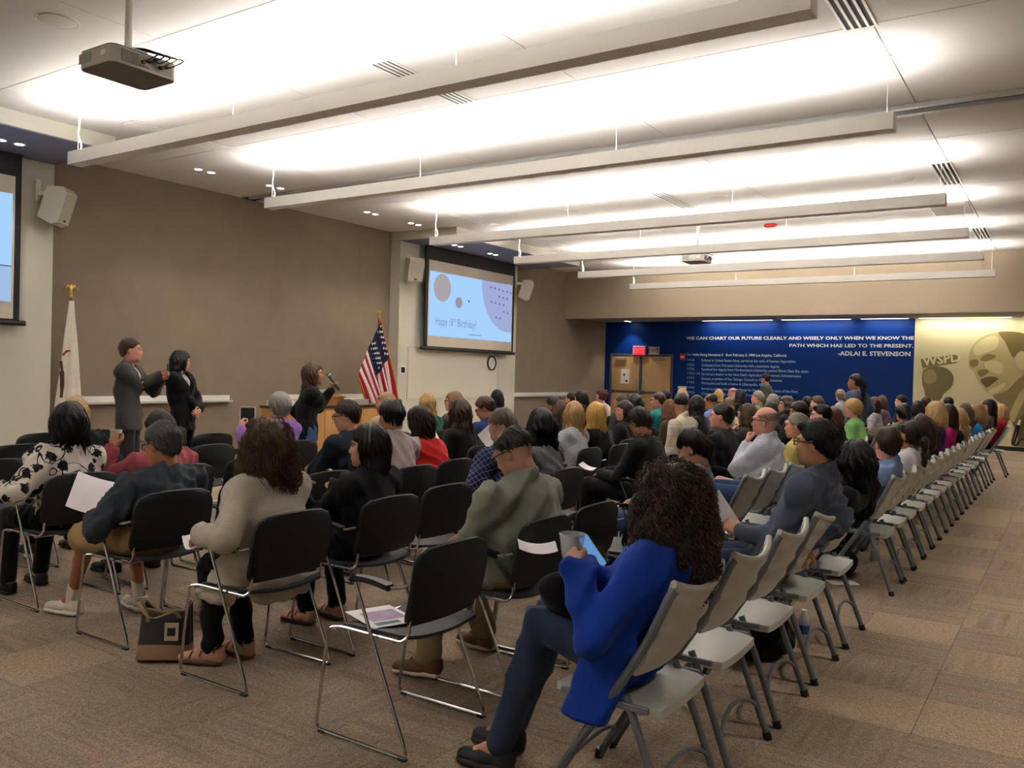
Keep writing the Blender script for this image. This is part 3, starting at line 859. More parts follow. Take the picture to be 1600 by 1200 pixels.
st = {0: MB(), 1: MB(), 2: MB()}
for i in range(NS):
    for j in range(NU):
        s0, s1, u0, u1 = i / NS, (i + 1) / NS, j / NU, (j + 1) / NU
        k = int(s0 * 13 + 1e-6)
        c = 2 if (k < 7 and u0 < .40) else (0 if k % 2 == 0 else 1)
        q = [fpos(s0, u0), fpos(s0, u1), fpos(s1, u1), fpos(s1, u0)]
        st[c].add(q, [(0, 1, 2, 3)])
def thick(mb, name, m):
    o = mb.build(name, m, t, smooth=True)
    md = o.modifiers.new('weld', 'WELD'); md.merge_threshold = .0005
    md = o.modifiers.new('thickness', 'SOLIDIFY'); md.thickness = .004
    return o
thick(st[0], 'red_stripes', M_RED); thick(st[1], 'white_stripes', M_WHT); can = thick(st[2], 'star_field', M_NAVY)
star = MB()
for r in range(9):
    for c in range(6 if r % 2 == 0 else 5):
        s = (r + .8) / 9.6 * 7 / 13; u = ((c + .5) if r % 2 == 0 else (c + 1.0)) / 6.0 * .39
        p = fpos(s, u); n = (fpos(s + .01, u) - p).cross(fpos(s, u + .01) - p)
        if n.x < 0: n.negate()
        n.normalize(); ex = n.cross(Vector((0, 0, 1))).normalized(); ey = n.cross(ex)
        vs = [p + n * .004]
        for k in range(10):
            a = math.pi * k / 5; rr = .034 if k % 2 == 0 else .014
            vs.append(p + n * .004 + ex * (rr * math.sin(a)) + ey * (rr * math.cos(a)))
        star.add(vs, [(0, 1 + k, 1 + (k + 1) % 10) for k in range(10)])
star.build('stars', mat('star_white', '#e6e3e6', var=0), can)
M_GOLD = mat('gold_fringe', '#c98a22', rough=.7, var=.3, scale=120)
MB().tube([fpos(0, u / 12) + Vector((.006, .006, 0)) for u in range(13)], .013, 6).build('fringe', M_GOLD, t, smooth=True)
MB().tube([fpos(1, u / 12) + Vector((.006, -.006, 0)) for u in range(13)], .018, 6).build('fringe', M_GOLD, t, smooth=True)
MB().tube([fpos(s / 16, 1) + Vector((.0, 0, -.006)) for s in range(17)], .016, 6).build('fringe', M_GOLD, t, smooth=True)
MB().tube([Vector((0, 0, 2.5)), Vector((.06, .0, 2.44)), Vector((.07, .02, 2.38))], [.03, .03, .012], 8).build('tassel', mat('tassel_rust', '#a0562a', rough=.8, var=.2), t, smooth=True)
# white state flag, hanging folded
t = thing('state_flag', 'white flag hanging folded on a pole by the left pier', 'flag', (-11.62, 6.42, 0))
flag_pole(t, 2.42)
rows = []
for j in range(20):
    v = j / 19; z = 2.36 - 1.62 * v
    w = .035 + .115 * min(1, v * 1.15)
    row = []
    for i in range(49):
        a = 2 * math.pi * i / 48
        r = w * (1 + .26 * math.sin(a * 5 + v * 2.5) * min(1, v * 3))
        row.append((.02 + .55 * r * math.cos(a), -.03 * v + r * math.sin(a), z - .03 * math.cos(a * 2) * v))
    rows.append(row)
fl = MB().grid(rows).build('cloth', cloth('#d9d0c4', 'plain'), t, smooth=True)
MB().tube(smooth_path([(.045, -.125, 1.60), (.065, -.085, 1.655), (.075, -.04, 1.665)], 5), .014, 6).build('printed_ribbon', cloth('#8c2f33', 'plain'), t, smooth=True)
MB().tube(smooth_path([(.035, -.135, 1.52), (.045, -.13, 1.36), (.05, -.13, 1.18), (.045, -.14, 1.02)], 5), [.02] * 5 + [.032] * 6 + [.026] * 5, 8).build('printed_emblem', cloth('#4a3a2c', 'plain'), t, smooth=True)
MB().tube([rows[-1][i] for i in range(48)], .012, 6, closed=True).build('fringe', M_GOLD, t, smooth=True)

# ------------------------------------------------------------------ counter, lectern and things on it
M_MAPLE = mat('honey_maple', '#b98a52', rough=.45, var=.16, scale=5, stretch=(1, 1, .2))
M_BTOP = mat('black_laminate', '#17130f', rough=.3, var=.05)
t = thing('counter', 'wooden counter with black top in front of the flag', 'counter', (-10.75, 9.05, 0))
MB().box(0, .5, .0, 2.55, 0, .86, bev=.005).build('body', M_MAPLE, t)
MB().box(-.02, .54, -.03, 2.58, .86, .90, bev=.006).build('worktop', M_BTOP, t)
for i in range(3):
    MB().box(.5, .515, .03 + i * .85, .83 + i * .85, .08, .82, bev=.004).build('door_panel', M_MAPLE, t)
t = thing('lectern', 'orange wooden table lectern standing on the counter', 'lectern', (-10.5, 10.2, .90))
L_ = MB(); L_.box(-.2, .22, -.24, .24, 0, .03, bev=.004); L_.build('base', mat('cherry_wood', '#8f5a2a', rough=.4, var=.2, scale=6), t)
L_ = MB(); L_.prism([(-.18, .03), (.2, .03), (.2, .13), (-.18, .2)], 1, -.22, .22); L_.build('body', MATS['cherry_wood'], t)
MB().prism([(-.2, .2), (.22, .13), (.22, .145), (-.2, .215)], 1, -.25, .25).build('sloped_top', MATS['cherry_wood'], t)
t = thing('laptop', 'open pale laptop on the counter left of the lectern', 'laptop', (-10.45, 9.76, .90))
MB().box(-.08, .16, -.17, .17, .0, .02, bev=.004).build('keyboard_base', M_ALU, t)
MB().prism([(.16, .02), (.24, .27), (.232, .272), (.15, .022)], 1, -.17, .17).build('lid', mat('laptop_lid', '#bdbcbc', rough=.35, var=.02), t)
t = thing('document_box', 'stack of pale papers in a tray on the counter behind the flag', 'paper stack', (-10.5, 10.85, .90))
for i in range(6):
    MB().box(-.16, .16, -.22 + .006 * (i % 2), .22 + .004 * (i % 3), .002 + i * .016, .015 + i * .016, bev=.002).build('paper_pad', mat('grey_paper', '#b0a49b', rough=.8, var=.08), t)
t = thing('paper_stack', 'white paper stack on the left end of the wooden counter', 'paper stack', (-10.5, 9.25, .90))
for i in range(4):
    MB().box(-.15, .15, -.2, .2 - .02 * i, i * .022, i * .022 + .02, bev=.003).build('paper_pad', M_PAPER, t, rot=(0, 0, .05 * i))

# ------------------------------------------------------------------ ceiling projectors
def projector(x0, x1, y0, y1, z, label, cables=True):
    cx_, cy_ = (x0 + x1) / 2, (y0 + y1) / 2
    t = thing('ceiling_projector', label, 'projector', (cx_, cy_, z), 0, 'ceiling projectors')
    w, l = (x1 - x0) / 2, (y1 - y0) / 2
    P = rrect(2 * w, 2 * l, .06, 5)
    MB().prism(P, 2, .0, .115).build('body', mat('projector_grey', '#b5b1a8', rough=.5, var=.03), t, smooth=True)
    MB().prism(rrect(2 * w - .01, 2 * l - .01, .055, 5), 2, -.004, .0).build('underside', mat('projector_under', '#6b635a', rough=.6, var=.05), t)
    MB().prism(rrect(2 * w - .004, 2 * l - .004, .058, 5), 2, .115, .123).build('top_seam', mat('projector_seam', '#5b5751', rough=.6, var=.05), t)
    for i in range(12):
        y = -l + .07 + i * .011
        MB().box(w, w + .003, y, y + .005, .015, .1).build('vent_slat', mat('vent_grey', '#6f6d6a', rough=.6, var=.05), t)
    MB().box(-w + .02, -w + .17, -l - .003, -l, .03, .1).build('intake_panel', mat('vent_grey2', '#99958c', rough=.6, var=.2, scale=300), t)
    MB().box(w - .13, w - .07, -l - .003, -l, .05, .085).build('rating_label', M_PAPER, t)
    MB().box(w, w + .003, -.06, l - .05, .015, .10).build('port_panel', mat('port_grey', '#a09c92', rough=.6, var=.05), t)
    for i in range(4):
        MB().box(w + .003, w + .006, -.05 + i * .02, -.04 + i * .02, .02, .028).build('port', M_BLACKP, t)
    MB().tube([(.02, -.02, .16), (.02, -.02, CEIL - z)], .026, 12).build('pole', M_WHITE, t, smooth=True)
    m = MB(); m.box(-.07, .11, -.1, .08, .15, .175, bev=.006); m.box(-.04, .08, -.06, .04, .123, .16, bev=.005)
    for a, b in ((-.1, -.12), (.14, -.12), (.14, .1), (-.1, .1)):
        m.tube([(.02, -.02, .16), (a, b, .125)], .008, 6)
    m.build('mount', M_ALU, t)
    if cables:
        rn = random.Random(2)
        for i in range(5):
            y = -.03 + i * .045
            MB().tube(smooth_path([(w + .01, y, .05 + .02 * (i % 3)), (w + .05, y + .02, .07), (w + .045 + .01 * i, y + .09, .13), (w - .02, y + .04, .16), (.06, 0, .19)], 6), .0055, 6).build('cable', M_BLACKP if i != 3 else mat('cable_yellow', '#b7a640', var=.05), t, smooth=True)
            MB().box(w + .003, w + .03, y - .012, y + .012, .04 + .02 * (i % 3), .062 + .02 * (i % 3), bev=.003).build('connector', M_BLACKP, t)
    MB().lathe([(.05, -w - .012), (.05, -w), (.04, -w)], 16, (0, 0, .06), axis='x').build('lens_ring', M_BLACKP, t)
    return t
projector(-5.98, -5.56, 3.32, 3.84, 3.6, 'large grey ceiling projector with tangled cables near the camera')
projector(-6.2, -5.76, 15.0, 15.5, 3.70, 'small grey ceiling projector far down the room', True)
# ------------------------------------------------------------------ chairs
M_CHROME = mat('chrome', '#c9c9cc', rough=.16, metal=1.0, var=.03)
M_SHELL = mat('black_shell', '#17181a', rough=.55, var=.12, scale=90, bump=.12, bscale=500)
M_SEATG = mat('charcoal_seat', '#35353a', rough=.6, var=.10, scale=90, bump=.1, bscale=400)
M_FPLAST = mat('pale_grey_plastic', '#b4b8b3', rough=.5, var=.06, scale=18, bump=.04, bscale=300)
M_FTUBE = mat('grey_powder_coat', '#6a7078', rough=.45, metal=.2, var=.06, scale=25)

def bend(pts, r=.05, n=5):
    """polyline with rounded corners"""
    P = [Vector(p) for p in pts]; out = [P[0]]
    for i in range(1, len(P) - 1):
        a, b, c = P[i - 1], P[i], P[i + 1]
        q = min(r, (a - b).length * .45, (c - b).length * .45)
        p1 = b + (a - b).normalized() * q; p2 = b + (c - b).normalized() * q
        for k in range(n + 1):
            t = k / n
            out.append(p1 * (1 - t) ** 2 + b * 2 * t * (1 - t) + p2 * t * t)
    out.append(P[-1])
    return out

def make_black_chair():
    t = thing('stacking_chair', 'black stacking chair', 'chair')
    # backrest: curved rounded shell
    rows = []
    nz, ny = 14, 14
    for i in range(nz + 1):
        v = i / nz; z = .515 + .295 * v
        # rounded outline
        w = .24
        if v > .72: w = .24 - .075 * (1 - math.sqrt(max(0, 1 - ((v - .72) / .28) ** 2)))
        if v < .2: w = .24 - .03 * (1 - math.sqrt(max(0, 1 - ((.2 - v) / .2) ** 2)))
        row = []
        for j in range(ny + 1):
            s = -1 + 2 * j / ny
            x = -.165 - .05 * v - .025 * (1 - s * s) - .012 * math.sin(v * math.pi)
            row.append((x, s * w, z + .012 * (1 - s * s) * v))
        rows.append(row)
    b = MB(); b.grid(rows, thick=(-.016, 0, 0)); b.build('backrest', M_SHELL, t, smooth=True)
    rim = [rows[i][0] for i in range(nz + 1)] + [rows[nz][j] for j in range(1, ny + 1)] + [rows[i][ny] for i in range(nz - 1, -1, -1)] + [rows[0][j] for j in range(ny - 1, 0, -1)]
    MB().tube([Vector(p) + Vector((-.008, 0, 0)) for p in rim], .0095, 6, closed=True).build('back_rim', M_SHELL, t, smooth=True)
    # seat pan
    rows = []
    for i in range(15):
        u = i / 14; x = -.21 + .43 * u
        w = .225
        if u > .78: w = .225 - .05 * (1 - math.sqrt(max(0, 1 - ((u - .78) / .22) ** 2)))
        if u < .12: w = .225 - .035 * (1 - math.sqrt(max(0, 1 - ((.12 - u) / .12) ** 2)))
        rows.append([(x, s * w, .462 - .016 * (1 - s * s) - .018 * max(0, (u - .75) / .25) ** 2 + .012 * (1 - u)) for s in [-1 + 2 * j / 12 for j in range(13)]])
    MB().grid(rows, thick=(0, 0, -.014)).build('seat', M_SEATG, t, smooth=True)
    for s in (-1, 1):
        y = .262 * s
        # rod from the rear floor corner, slanting forward to the armrest, back to the shell
        MB().tube(bend([(.262, y, .009), (-.222, y, .009), (-.205, y, .06), (.075, y, .665), (.03, y, .668), (-.13, y, .66), (-.185, .235 * s, .675)], .03), .0075, 8).build('side_frame', M_CHROME, t, smooth=True)
        MB().tube(bend([(.262, y, .009), (.275, y, .03), (.215, y, .445), (.17, y * .93, .452), (-.16, y * .9, .448), (-.176, .215 * s, .47), (-.186, .215 * s, .56)], .03), .0075, 8).build('front_leg', M_CHROME, t, smooth=True)
        a = MB()
        prof = [(-.022, 0), (-.02, .012), (.02, .012), (.022, 0), (.015, -.012), (-.015, -.012)]
        P = smooth_path([(.085, y, .665), (.05, y, .676), (-.03, y, .675), (-.115, y, .662)], 4)
        rr = [[(p.x, p.y + q[0], p.z + q[1]) for q in prof + prof[:1]] for p in P]
        a.grid(rr); a.add(rr[0][:6], [(5, 4, 3, 2, 1, 0)]); a.add(rr[-1][:6], [(0, 1, 2, 3, 4, 5)])
        a.build('armrest', M_BLACKP, t, smooth=True)
    MB().tube([(.19, -.25, .44), (.19, .25, .44)], .0075, 8).build('cross_rod', M_CHROME, t, smooth=True)
    MB().tube([(-.12, -.24, .44), (-.12, .24, .44)], .0075, 8).build('cross_rod', M_CHROME, t, smooth=True)
    for s in (-1, 1):
        for x in (-.2, .24):
            MB().box(x - .02, x + .02, .262 * s - .011, .262 * s + .011, 0, .012, bev=.003).build('glide', M_BLACKP, t)
    return t

def make_folding_chair():
    t = thing('folding_chair', 'grey folding chair', 'chair')
    # molded back panel: wavy top, two dents at each side
    rows = []
    nz, ny = 16, 16
    for i in range(nz + 1):
        v = i / nz
        row = []
        for j in range(ny + 1):
            s = -1 + 2 * j / ny
            z = .535 + (.285 + .035 * s * s * (v if v > .5 else .25)) * v - .01 * (1 - s * s)
            x = -.085 - .135 * v - .035 * (1 - s * s) * (.5 + .5 * v)
            for dz in (.18, .5, .82):
                if abs(s) > .45:
                    x -= .012 * math.exp(-((v - dz) / .07) ** 2) * min(1, (abs(s) - .45) * 4)
            row.append((x, s * .222, z))
        rows.append(row)
    b = MB(); b.grid(rows, thick=(-.022, 0, -.004)); b.build('backrest', M_FPLAST, t, smooth=True)
    rim = [rows[nz][j] for j in range(ny + 1)]
    MB().tube([Vector(p) + Vector((-.011, 0, .0)) for p in rim], .014, 8).build('top_roll', M_FPLAST, t, smooth=True)
    # seat
    rows = []
    for i in range(13):
        u = i / 12; x = -.19 + .40 * u
        w = .215 - .03 * max(0, (u - .8) / .2) ** 2 - .02 * max(0, (.15 - u) / .15) ** 2
        rows.append([(x, s * w, .428 + .028 * u - .012 * (1 - s * s) - .02 * max(0, (u - .8) / .2) ** 2) for s in [-1 + 2 * j / 12 for j in range(13)]])
    MB().grid(rows, thick=(0, 0, -.03)).build('seat', M_FPLAST, t, smooth=True)
    for s in (-1, 1):
        y = .235 * s
        MB().tube(bend([(.245, y, .01), (.205, y, .09), (-.06, y, .50), (-.155, y * .985, .66), (-.225, y * .97, .82), (-.235, y * .93, .835)], .06), .016, 10).build('front_leg', M_FTUBE, t, smooth=True)
        MB().tube([(-.25, y * .97, .01), (-.135, y * .93, .31), (-.07, y * .90, .455)], .0145, 10).build('rear_leg', M_FTUBE, t, smooth=True)
        MB().tube([(.252, y, .0), (.243, y, .035)], .018, 10).build('foot_cap', M_BLACKP, t, smooth=True)
        MB().tube([(-.253, y * .97, .0), (-.242, y * .97, .03)], .0185, 10).build('foot_cap', M_BLACKP, t, smooth=True)
        MB().box(-.16, .17, y * .955 - .008, y * .955 + .008, .415, .437, bev=.003).build('side_rail', M_FTUBE, t)
    # bowed braces between each pair of legs
    MB().tube(smooth_path([(-.21, -.226, .105), (-.196, -.2, .15), (-.18, -.1, .195), (-.175, 0, .205), (-.18, .1, .195), (-.196, .2, .15), (-.21, .226, .105)], 5), .0085, 8).build('rear_brace', M_FTUBE, t, smooth=True)
    MB().tube(smooth_path([(.19, -.235, .115), (.175, -.2, .15), (.15, -.1, .19), (.145, 0, .2), (.15, .1, .19), (.175, .2, .15), (.19, .235, .115)], 5), .0085, 8).build('front_brace', M_FTUBE, t, smooth=True)
    return t
PROTO = {'black': make_black_chair(), 'folding': make_folding_chair()}
USED = set()
def place_chair(kind, x, y, label, rot=180.0, z=0):
    if kind in USED:
        o = copy_tree(PROTO[kind])
    else:
        o = PROTO[kind]; USED.add(kind)
    o.location = (x, y, z); o.rotation_euler = (0, 0, math.radians(rot))
    o['label'] = label; o['group'] = 'black stacking chairs' if kind == 'black' else 'grey folding chairs'
    o['category'] = 'chair'
    return o
# ------------------------------------------------------------------ smooth bodies: blended distance fields -> one skin
def V3(*a): return np.array(a, dtype=np.float64)
def nrm(v): return v / (np.linalg.norm(v) + 1e-12)
def rotm(yaw=0, pitch=0, roll=0):
    """yaw about z (left +), pitch about y (down +), roll about x"""
    cy, sy = math.cos(yaw), math.sin(yaw); cp, sp = math.cos(pitch), math.sin(pitch); cr, sr = math.cos(roll), math.sin(roll)
    return np.array([[cy, -sy, 0], [sy, cy, 0], [0, 0, 1]]) @ np.array([[cp, 0, sp], [0, 1, 0], [-sp, 0, cp]]) @ np.array([[1, 0, 0], [0, cr, -sr], [0, sr, cr]])

class Field:
    def __init__(self, lo, hi, h):
        self.lo = np.array(lo, float); self.h = h
        self.n = np.maximum(4, np.ceil((np.array(hi) - self.lo) / h).astype(int) + 1)
        self.f = np.full(self.n, 1.0, dtype=np.float32)
        self.ax = [self.lo[i] + h * np.arange(self.n[i]) for i in range(3)]
    def win(self, lo, hi):
        s = []
        for i in range(3):
            a = max(0, int(math.floor((lo[i] - self.lo[i]) / self.h)))
            b = min(self.n[i], int(math.ceil((hi[i] - self.lo[i]) / self.h)) + 1)
            if b <= a: return None
            s.append(slice(a, b))
        return tuple(s)
    def pts(self, s):
        return self.ax[0][s[0]][:, None, None], self.ax[1][s[1]][None, :, None], self.ax[2][s[2]][None, None, :]
    def union(self, s, d, k):
        a = self.f[s]
        if k > 0:
            h = np.clip(.5 + .5 * (d - a) / k, 0, 1)
            r = d + (a - d) * h - k * h * (1 - h)
        else:
            r = np.minimum(a, d)
        self.f[s] = r
    def sub(self, s, d, k):
        a = self.f[s]
        if k > 0:
            h = np.clip(.5 - .5 * (a + d) / k, 0, 1)
            self.f[s] = a + (-d - a) * h + k * h * (1 - h)
        else:
            self.f[s] = np.maximum(a, -d)
    def cone(self, a, b, ra, rb, k=.02, side=None, ks=1.0, ko=1.0, op='u'):
        a = np.asarray(a, float); b = np.asarray(b, float)
        r = max(ra, rb) * max(ks, ko) + k + 2 * self.h
        s = self.win(np.minimum(a, b) - r, np.maximum(a, b) + r)
        if s is None: return
        X, Y, Z = self.pts(s)
        d = b - a; L2 = max(d.dot(d), 1e-9)
        px, py, pz = X - a[0], Y - a[1], Z - a[2]
        t = np.clip((px * d[0] + py * d[1] + pz * d[2]) / L2, 0, 1)
        qx, qy, qz = px - t * d[0], py - t * d[1], pz - t * d[2]
        if side is None:
            dist = np.sqrt(qx * qx + qy * qy + qz * qz) - (ra + (rb - ra) * t)
        else:
            c = qx * side[0] + qy * side[1] + qz * side[2]
            o2 = np.maximum(qx * qx + qy * qy + qz * qz - c * c, 0)
            dist = (np.sqrt((c / ks) ** 2 + o2 / (ko * ko)) - (ra + (rb - ra) * t)) * min(ks, ko)
        (self.union if op == 'u' else self.sub)(s, dist, k)
    def ell(self, c, r, R=None, k=.02, op='u'):
        c = np.asarray(c, float); r = np.asarray(r, float)
        m = r.max() + k + 2 * self.h
        s = self.win(c - m, c + m)
        if s is None: return
        X, Y, Z = self.pts(s)
        px, py, pz = X - c[0], Y - c[1], Z - c[2]
        if R is not None:
            q = [px * R[0, i] + py * R[1, i] + pz * R[2, i] for i in range(3)]
        else:
            q = [px, py, pz]
        k0 = np.sqrt((q[0] / r[0]) ** 2 + (q[1] / r[1]) ** 2 + (q[2] / r[2]) ** 2)
        k1 = np.sqrt((q[0] / r[0] ** 2) ** 2 + (q[1] / r[1] ** 2) ** 2 + (q[2] / r[2] ** 2) ** 2) + 1e-9
        dist = k0 * (k0 - 1) / k1
        (self.union if op == 'u' else self.sub)(s, dist, k)
    def keep(self, fn, k=0.0):
        """intersect with fn(X,Y,Z) < 0"""
        X, Y, Z = self.pts((slice(None),) * 3)
        d = fn(X, Y, Z)
        self.f = np.maximum(self.f, d.astype(np.float32))
    def noise(self, amp, freq, seed=0):
        rs = np.random.RandomState(seed)
        X, Y, Z = self.pts((slice(None),) * 3)
        n = 0
        for i in range(5):
            d = rs.randn(3); d /= np.linalg.norm(d); w = freq * (.7 + .8 * rs.rand())
            n = n + np.sin(w * (d[0] * X + d[1] * Y + d[2] * Z) + rs.rand() * 6.28)
        self.f = self.f + (amp * n / 2.2).astype(np.float32)
    def folds(self, amp, seed=0):
        """cloth folds: ridged waves bent by a slower wave"""
        rs = np.random.RandomState(seed)
        X, Y, Z = self.pts((slice(None),) * 3)
        def wave(freq, n):
            v = 0
            for i in range(n):
                d = rs.randn(3); d /= np.linalg.norm(d); w = freq * (.7 + .7 * rs.rand())
                v = v + np.sin(w * (d[0] * X + d[1] * Y + d[2] * Z) + rs.rand() * 6.28)
            return v / n
        slow = wave(7, 3)
        n = 0
        for i in range(3):
            d = rs.randn(3); d[2] *= .6; d /= np.linalg.norm(d)
            ph = (28 + 16 * rs.rand()) * (d[0] * X + d[1] * Y + d[2] * Z) + 3.2 * slow + rs.rand() * 6.28
            n = n + (1 - np.abs(np.sin(ph))) * np.clip(.55 + .9 * wave(9, 2), 0, 1)
        self.f = self.f - (amp * (n * .9 - .45)).astype(np.float32)
    def mesh(self):
        f = self.f
        f[0] = np.maximum(f[0], 1e-3); f[-1] = np.maximum(f[-1], 1e-3); f[:, 0] = np.maximum(f[:, 0], 1e-3); f[:, -1] = np.maximum(f[:, -1], 1e-3); f[:, :, 0] = np.maximum(f[:, :, 0], 1e-3); f[:, :, -1] = np.maximum(f[:, :, -1], 1e-3)
        ins = f < 0
        nx, ny, nz = f.shape
        cnt = np.zeros((nx - 1, ny - 1, nz - 1), dtype=np.int8)
        for i in (0, 1):
            for j in (0, 1):
                for k in (0, 1):
                    cnt += ins[i:nx - 1 + i, j:ny - 1 + j, k:nz - 1 + k]
        act = (cnt > 0) & (cnt < 8)
        ci, cj, ck = np.nonzero(act)
        n = len(ci)
        if n == 0:
            return np.zeros((0, 3)), np.zeros((0, 4), int)
        idx = np.full(act.shape, -1, dtype=np.int32); idx[ci, cj, ck] = np.arange(n)
        corner = {}
        for i in (0, 1):
            for j in (0, 1):
                for k in (0, 1):
                    corner[i, j, k] = f[ci + i, cj + j, ck + k].astype(np.float64)
        acc = np.zeros((n, 3)); num = np.zeros(n)
        edges = []
        for a in corner:
            for ax in range(3):
                if a[ax] == 0:
                    b = list(a); b[ax] = 1; edges.append((a, tuple(b), ax))
        for a, b, ax in edges:
            fa, fb = corner[a], corner[b]
            m = (fa < 0) != (fb < 0)
            t = np.where(m, fa / np.where(np.abs(fa - fb) < 1e-12, 1e-12, fa - fb), 0)
            p = np.array(a, float)[None, :].repeat(n, 0)
            p[:, ax] += t
            acc += np.where(m[:, None], p, 0); num += m
        V = (acc / np.maximum(num, 1)[:, None] + np.stack([ci, cj, ck], 1)) * self.h + self.lo
        Q = []
        # x edges
        for ax in range(3):
            sl0 = [slice(1, -1)] * 3; sl1 = [slice(1, -1)] * 3
            sl0[ax] = slice(0, -1); sl1[ax] = slice(1, None)
            a = ins[tuple(sl0)]; b = ins[tuple(sl1)]
            ch = a != b
            i, j, k = np.nonzero(ch)
            sg = a[i, j, k]
            o = [1, 1, 1]; o[ax] = 0
            i, j, k = i + o[0], j + o[1], k + o[2]
            u, v = [(1, 2), (2, 0), (0, 1)][ax]
            base = np.stack([i, j, k], 1)
            def cell(du, dv):
                c = base.copy(); c[:, u] -= du; c[:, v] -= dv
                return idx[c[:, 0], c[:, 1], c[:, 2]]
            q = np.stack([cell(1, 1), cell(0, 1), cell(0, 0), cell(1, 0)], 1)
            q[~sg] = q[~sg][:, ::-1]
            Q.append(q)
        Q = np.concatenate(Q)
        Q = Q[(Q >= 0).all(1)]
        return V, Q
    def normals_at(self, V):
        g = []
        c = ((V - self.lo) / self.h)
        i0 = np.clip(np.round(c).astype(int), 1, self.n - 2)
        for ax in range(3):
            p = i0.copy(); p[:, ax] += 1; m = i0.copy(); m[:, ax] -= 1
            g.append(self.f[p[:, 0], p[:, 1], p[:, 2]] - self.f[m[:, 0], m[:, 1], m[:, 2]])
        g = np.stack(g, 1); return g / (np.linalg.norm(g, axis=1, keepdims=True) + 1e-9)

class Parts:
    """several meshes gathered in one, with a material index each"""
    def __init__(self): self.V = []; self.Q = []; self.M = []; self.n = 0
    def add(self, V, Q, mi=0):
        if len(V) == 0: return
        self.V.append(V); self.Q.append(Q + self.n); self.M.append(np.full(len(Q), mi)); self.n += len(V)
    def mesh(self, name, mats):
        return mesh_np(name, np.concatenate(self.V), np.concatenate(self.Q), mats, np.concatenate(self.M))

def sphere_q(c, r, nu=10, nv=6):
    """quad sphere (r may be a triple)"""
    r = np.broadcast_to(np.asarray(r, float), (3,))
    V = []
    for i in range(nv + 1):
        th = math.pi * i / nv
        for j in range(nu):
            ph = 2 * math.pi * j / nu
            V.append((c[0] + r[0] * math.sin(th) * math.cos(ph), c[1] + r[1] * math.sin(th) * math.sin(ph), c[2] + r[2] * math.cos(th)))
    Q = [(i * nu + j, (i + 1) * nu + j, (i + 1) * nu + (j + 1) % nu, i * nu + (j + 1) % nu) for i in range(nv) for j in range(nu)]
    return np.array(V), np.array(Q)

# ---- heads (local: x forward, y left, z up, origin between the ears)
HEADS = {}
def head_mesh(sex, h):
    key = (sex, h)
    if key in HEADS: return HEADS[key]
    F = Field((-.13, -.11, -.21), (.15, .11, .15), h)
    m = sex == 'm'
    F.ell((-.012, 0, .028), (.098, .076, .096), k=.0)
    F.ell((.025, 0, -.02), (.07, .062, .085), k=.03)
    F.ell((.035, 0, -.065), (.052 if m else .047, .050 if m else .043, .048), k=.035)       # jaw
    F.ell((.072, 0, -.098), (.020, .022 if m else .017, .018), k=.025)                       # chin
    for s in (-1, 1):
        F.ell((.02, s * .045, -.075), (.035, .016, .028), k=.03)                              # jaw corner
        F.ell((.062, s * .040, -.018), (.022, .022, .022), k=.02)                             # cheekbone
        F.ell((.082, s * .031, .034), (.016, .028, .010), k=.014)                             # brow
        F.ell((.096, s * .030, .012), (.014, .019, .011), k=.012, op='s')                     # eye socket
        R = rotm(s * .35, 0, 0)
        F.ell((-.004, s * .078, -.004), (.020, .008, .032), R=R, k=.008)                       # ear
        F.ell((.002, s * .086, -.002), (.010, .006, .018), R=R, k=.006, op='s')
        F.ell((.098, s * .011, -.034), (.010, .008, .008), k=.008)                            # nostril wing
    F.cone((.086, 0, .020), (.104, 0, -.024), .0095, .0115, k=.012)                            # nose
    F.ell((.106, 0, -.029), (.010, .0105, .009), k=.008)
    F.ell((.093, 0, -.058), (.010, .022, .006), k=.008)                                       # upper lip
    F.ell((.091, 0, -.070), (.010, .019, .007), k=.008)
    F.ell((.100, 0, -.064), (.008, .020, .0015), k=.004, op='s')
    F.cone((-.020, 0, -.05), (-.028, 0, -.115), .052 if m else .045, .051 if m else .044, k=.03)  # neck
    V, Q = F.mesh()
    P = Parts(); P.add(V, Q, 0)
    for s in (-1, 1):
        P.add(*sphere_q((.0805, s * .031, .012), .0122, 8, 6), 1)
        P.add(*sphere_q((.0895, s * .0315, .012), (.0045, .0068, .0066), 8, 5), 2)
        # eyebrow
        P.add(*sphere_q((.094, s * .031, .037), (.006, .020, .0042 if m else .003), 8, 5), 4)
    P.add(*sphere_q((.0975, 0, -.0585), (.0065, .020, .0045), 10, 5), 3)
    P.add(*sphere_q((.0955, 0, -.0695), (.007, .017, .0052), 10, 5), 3)
    HEADS[key] = P
    return P

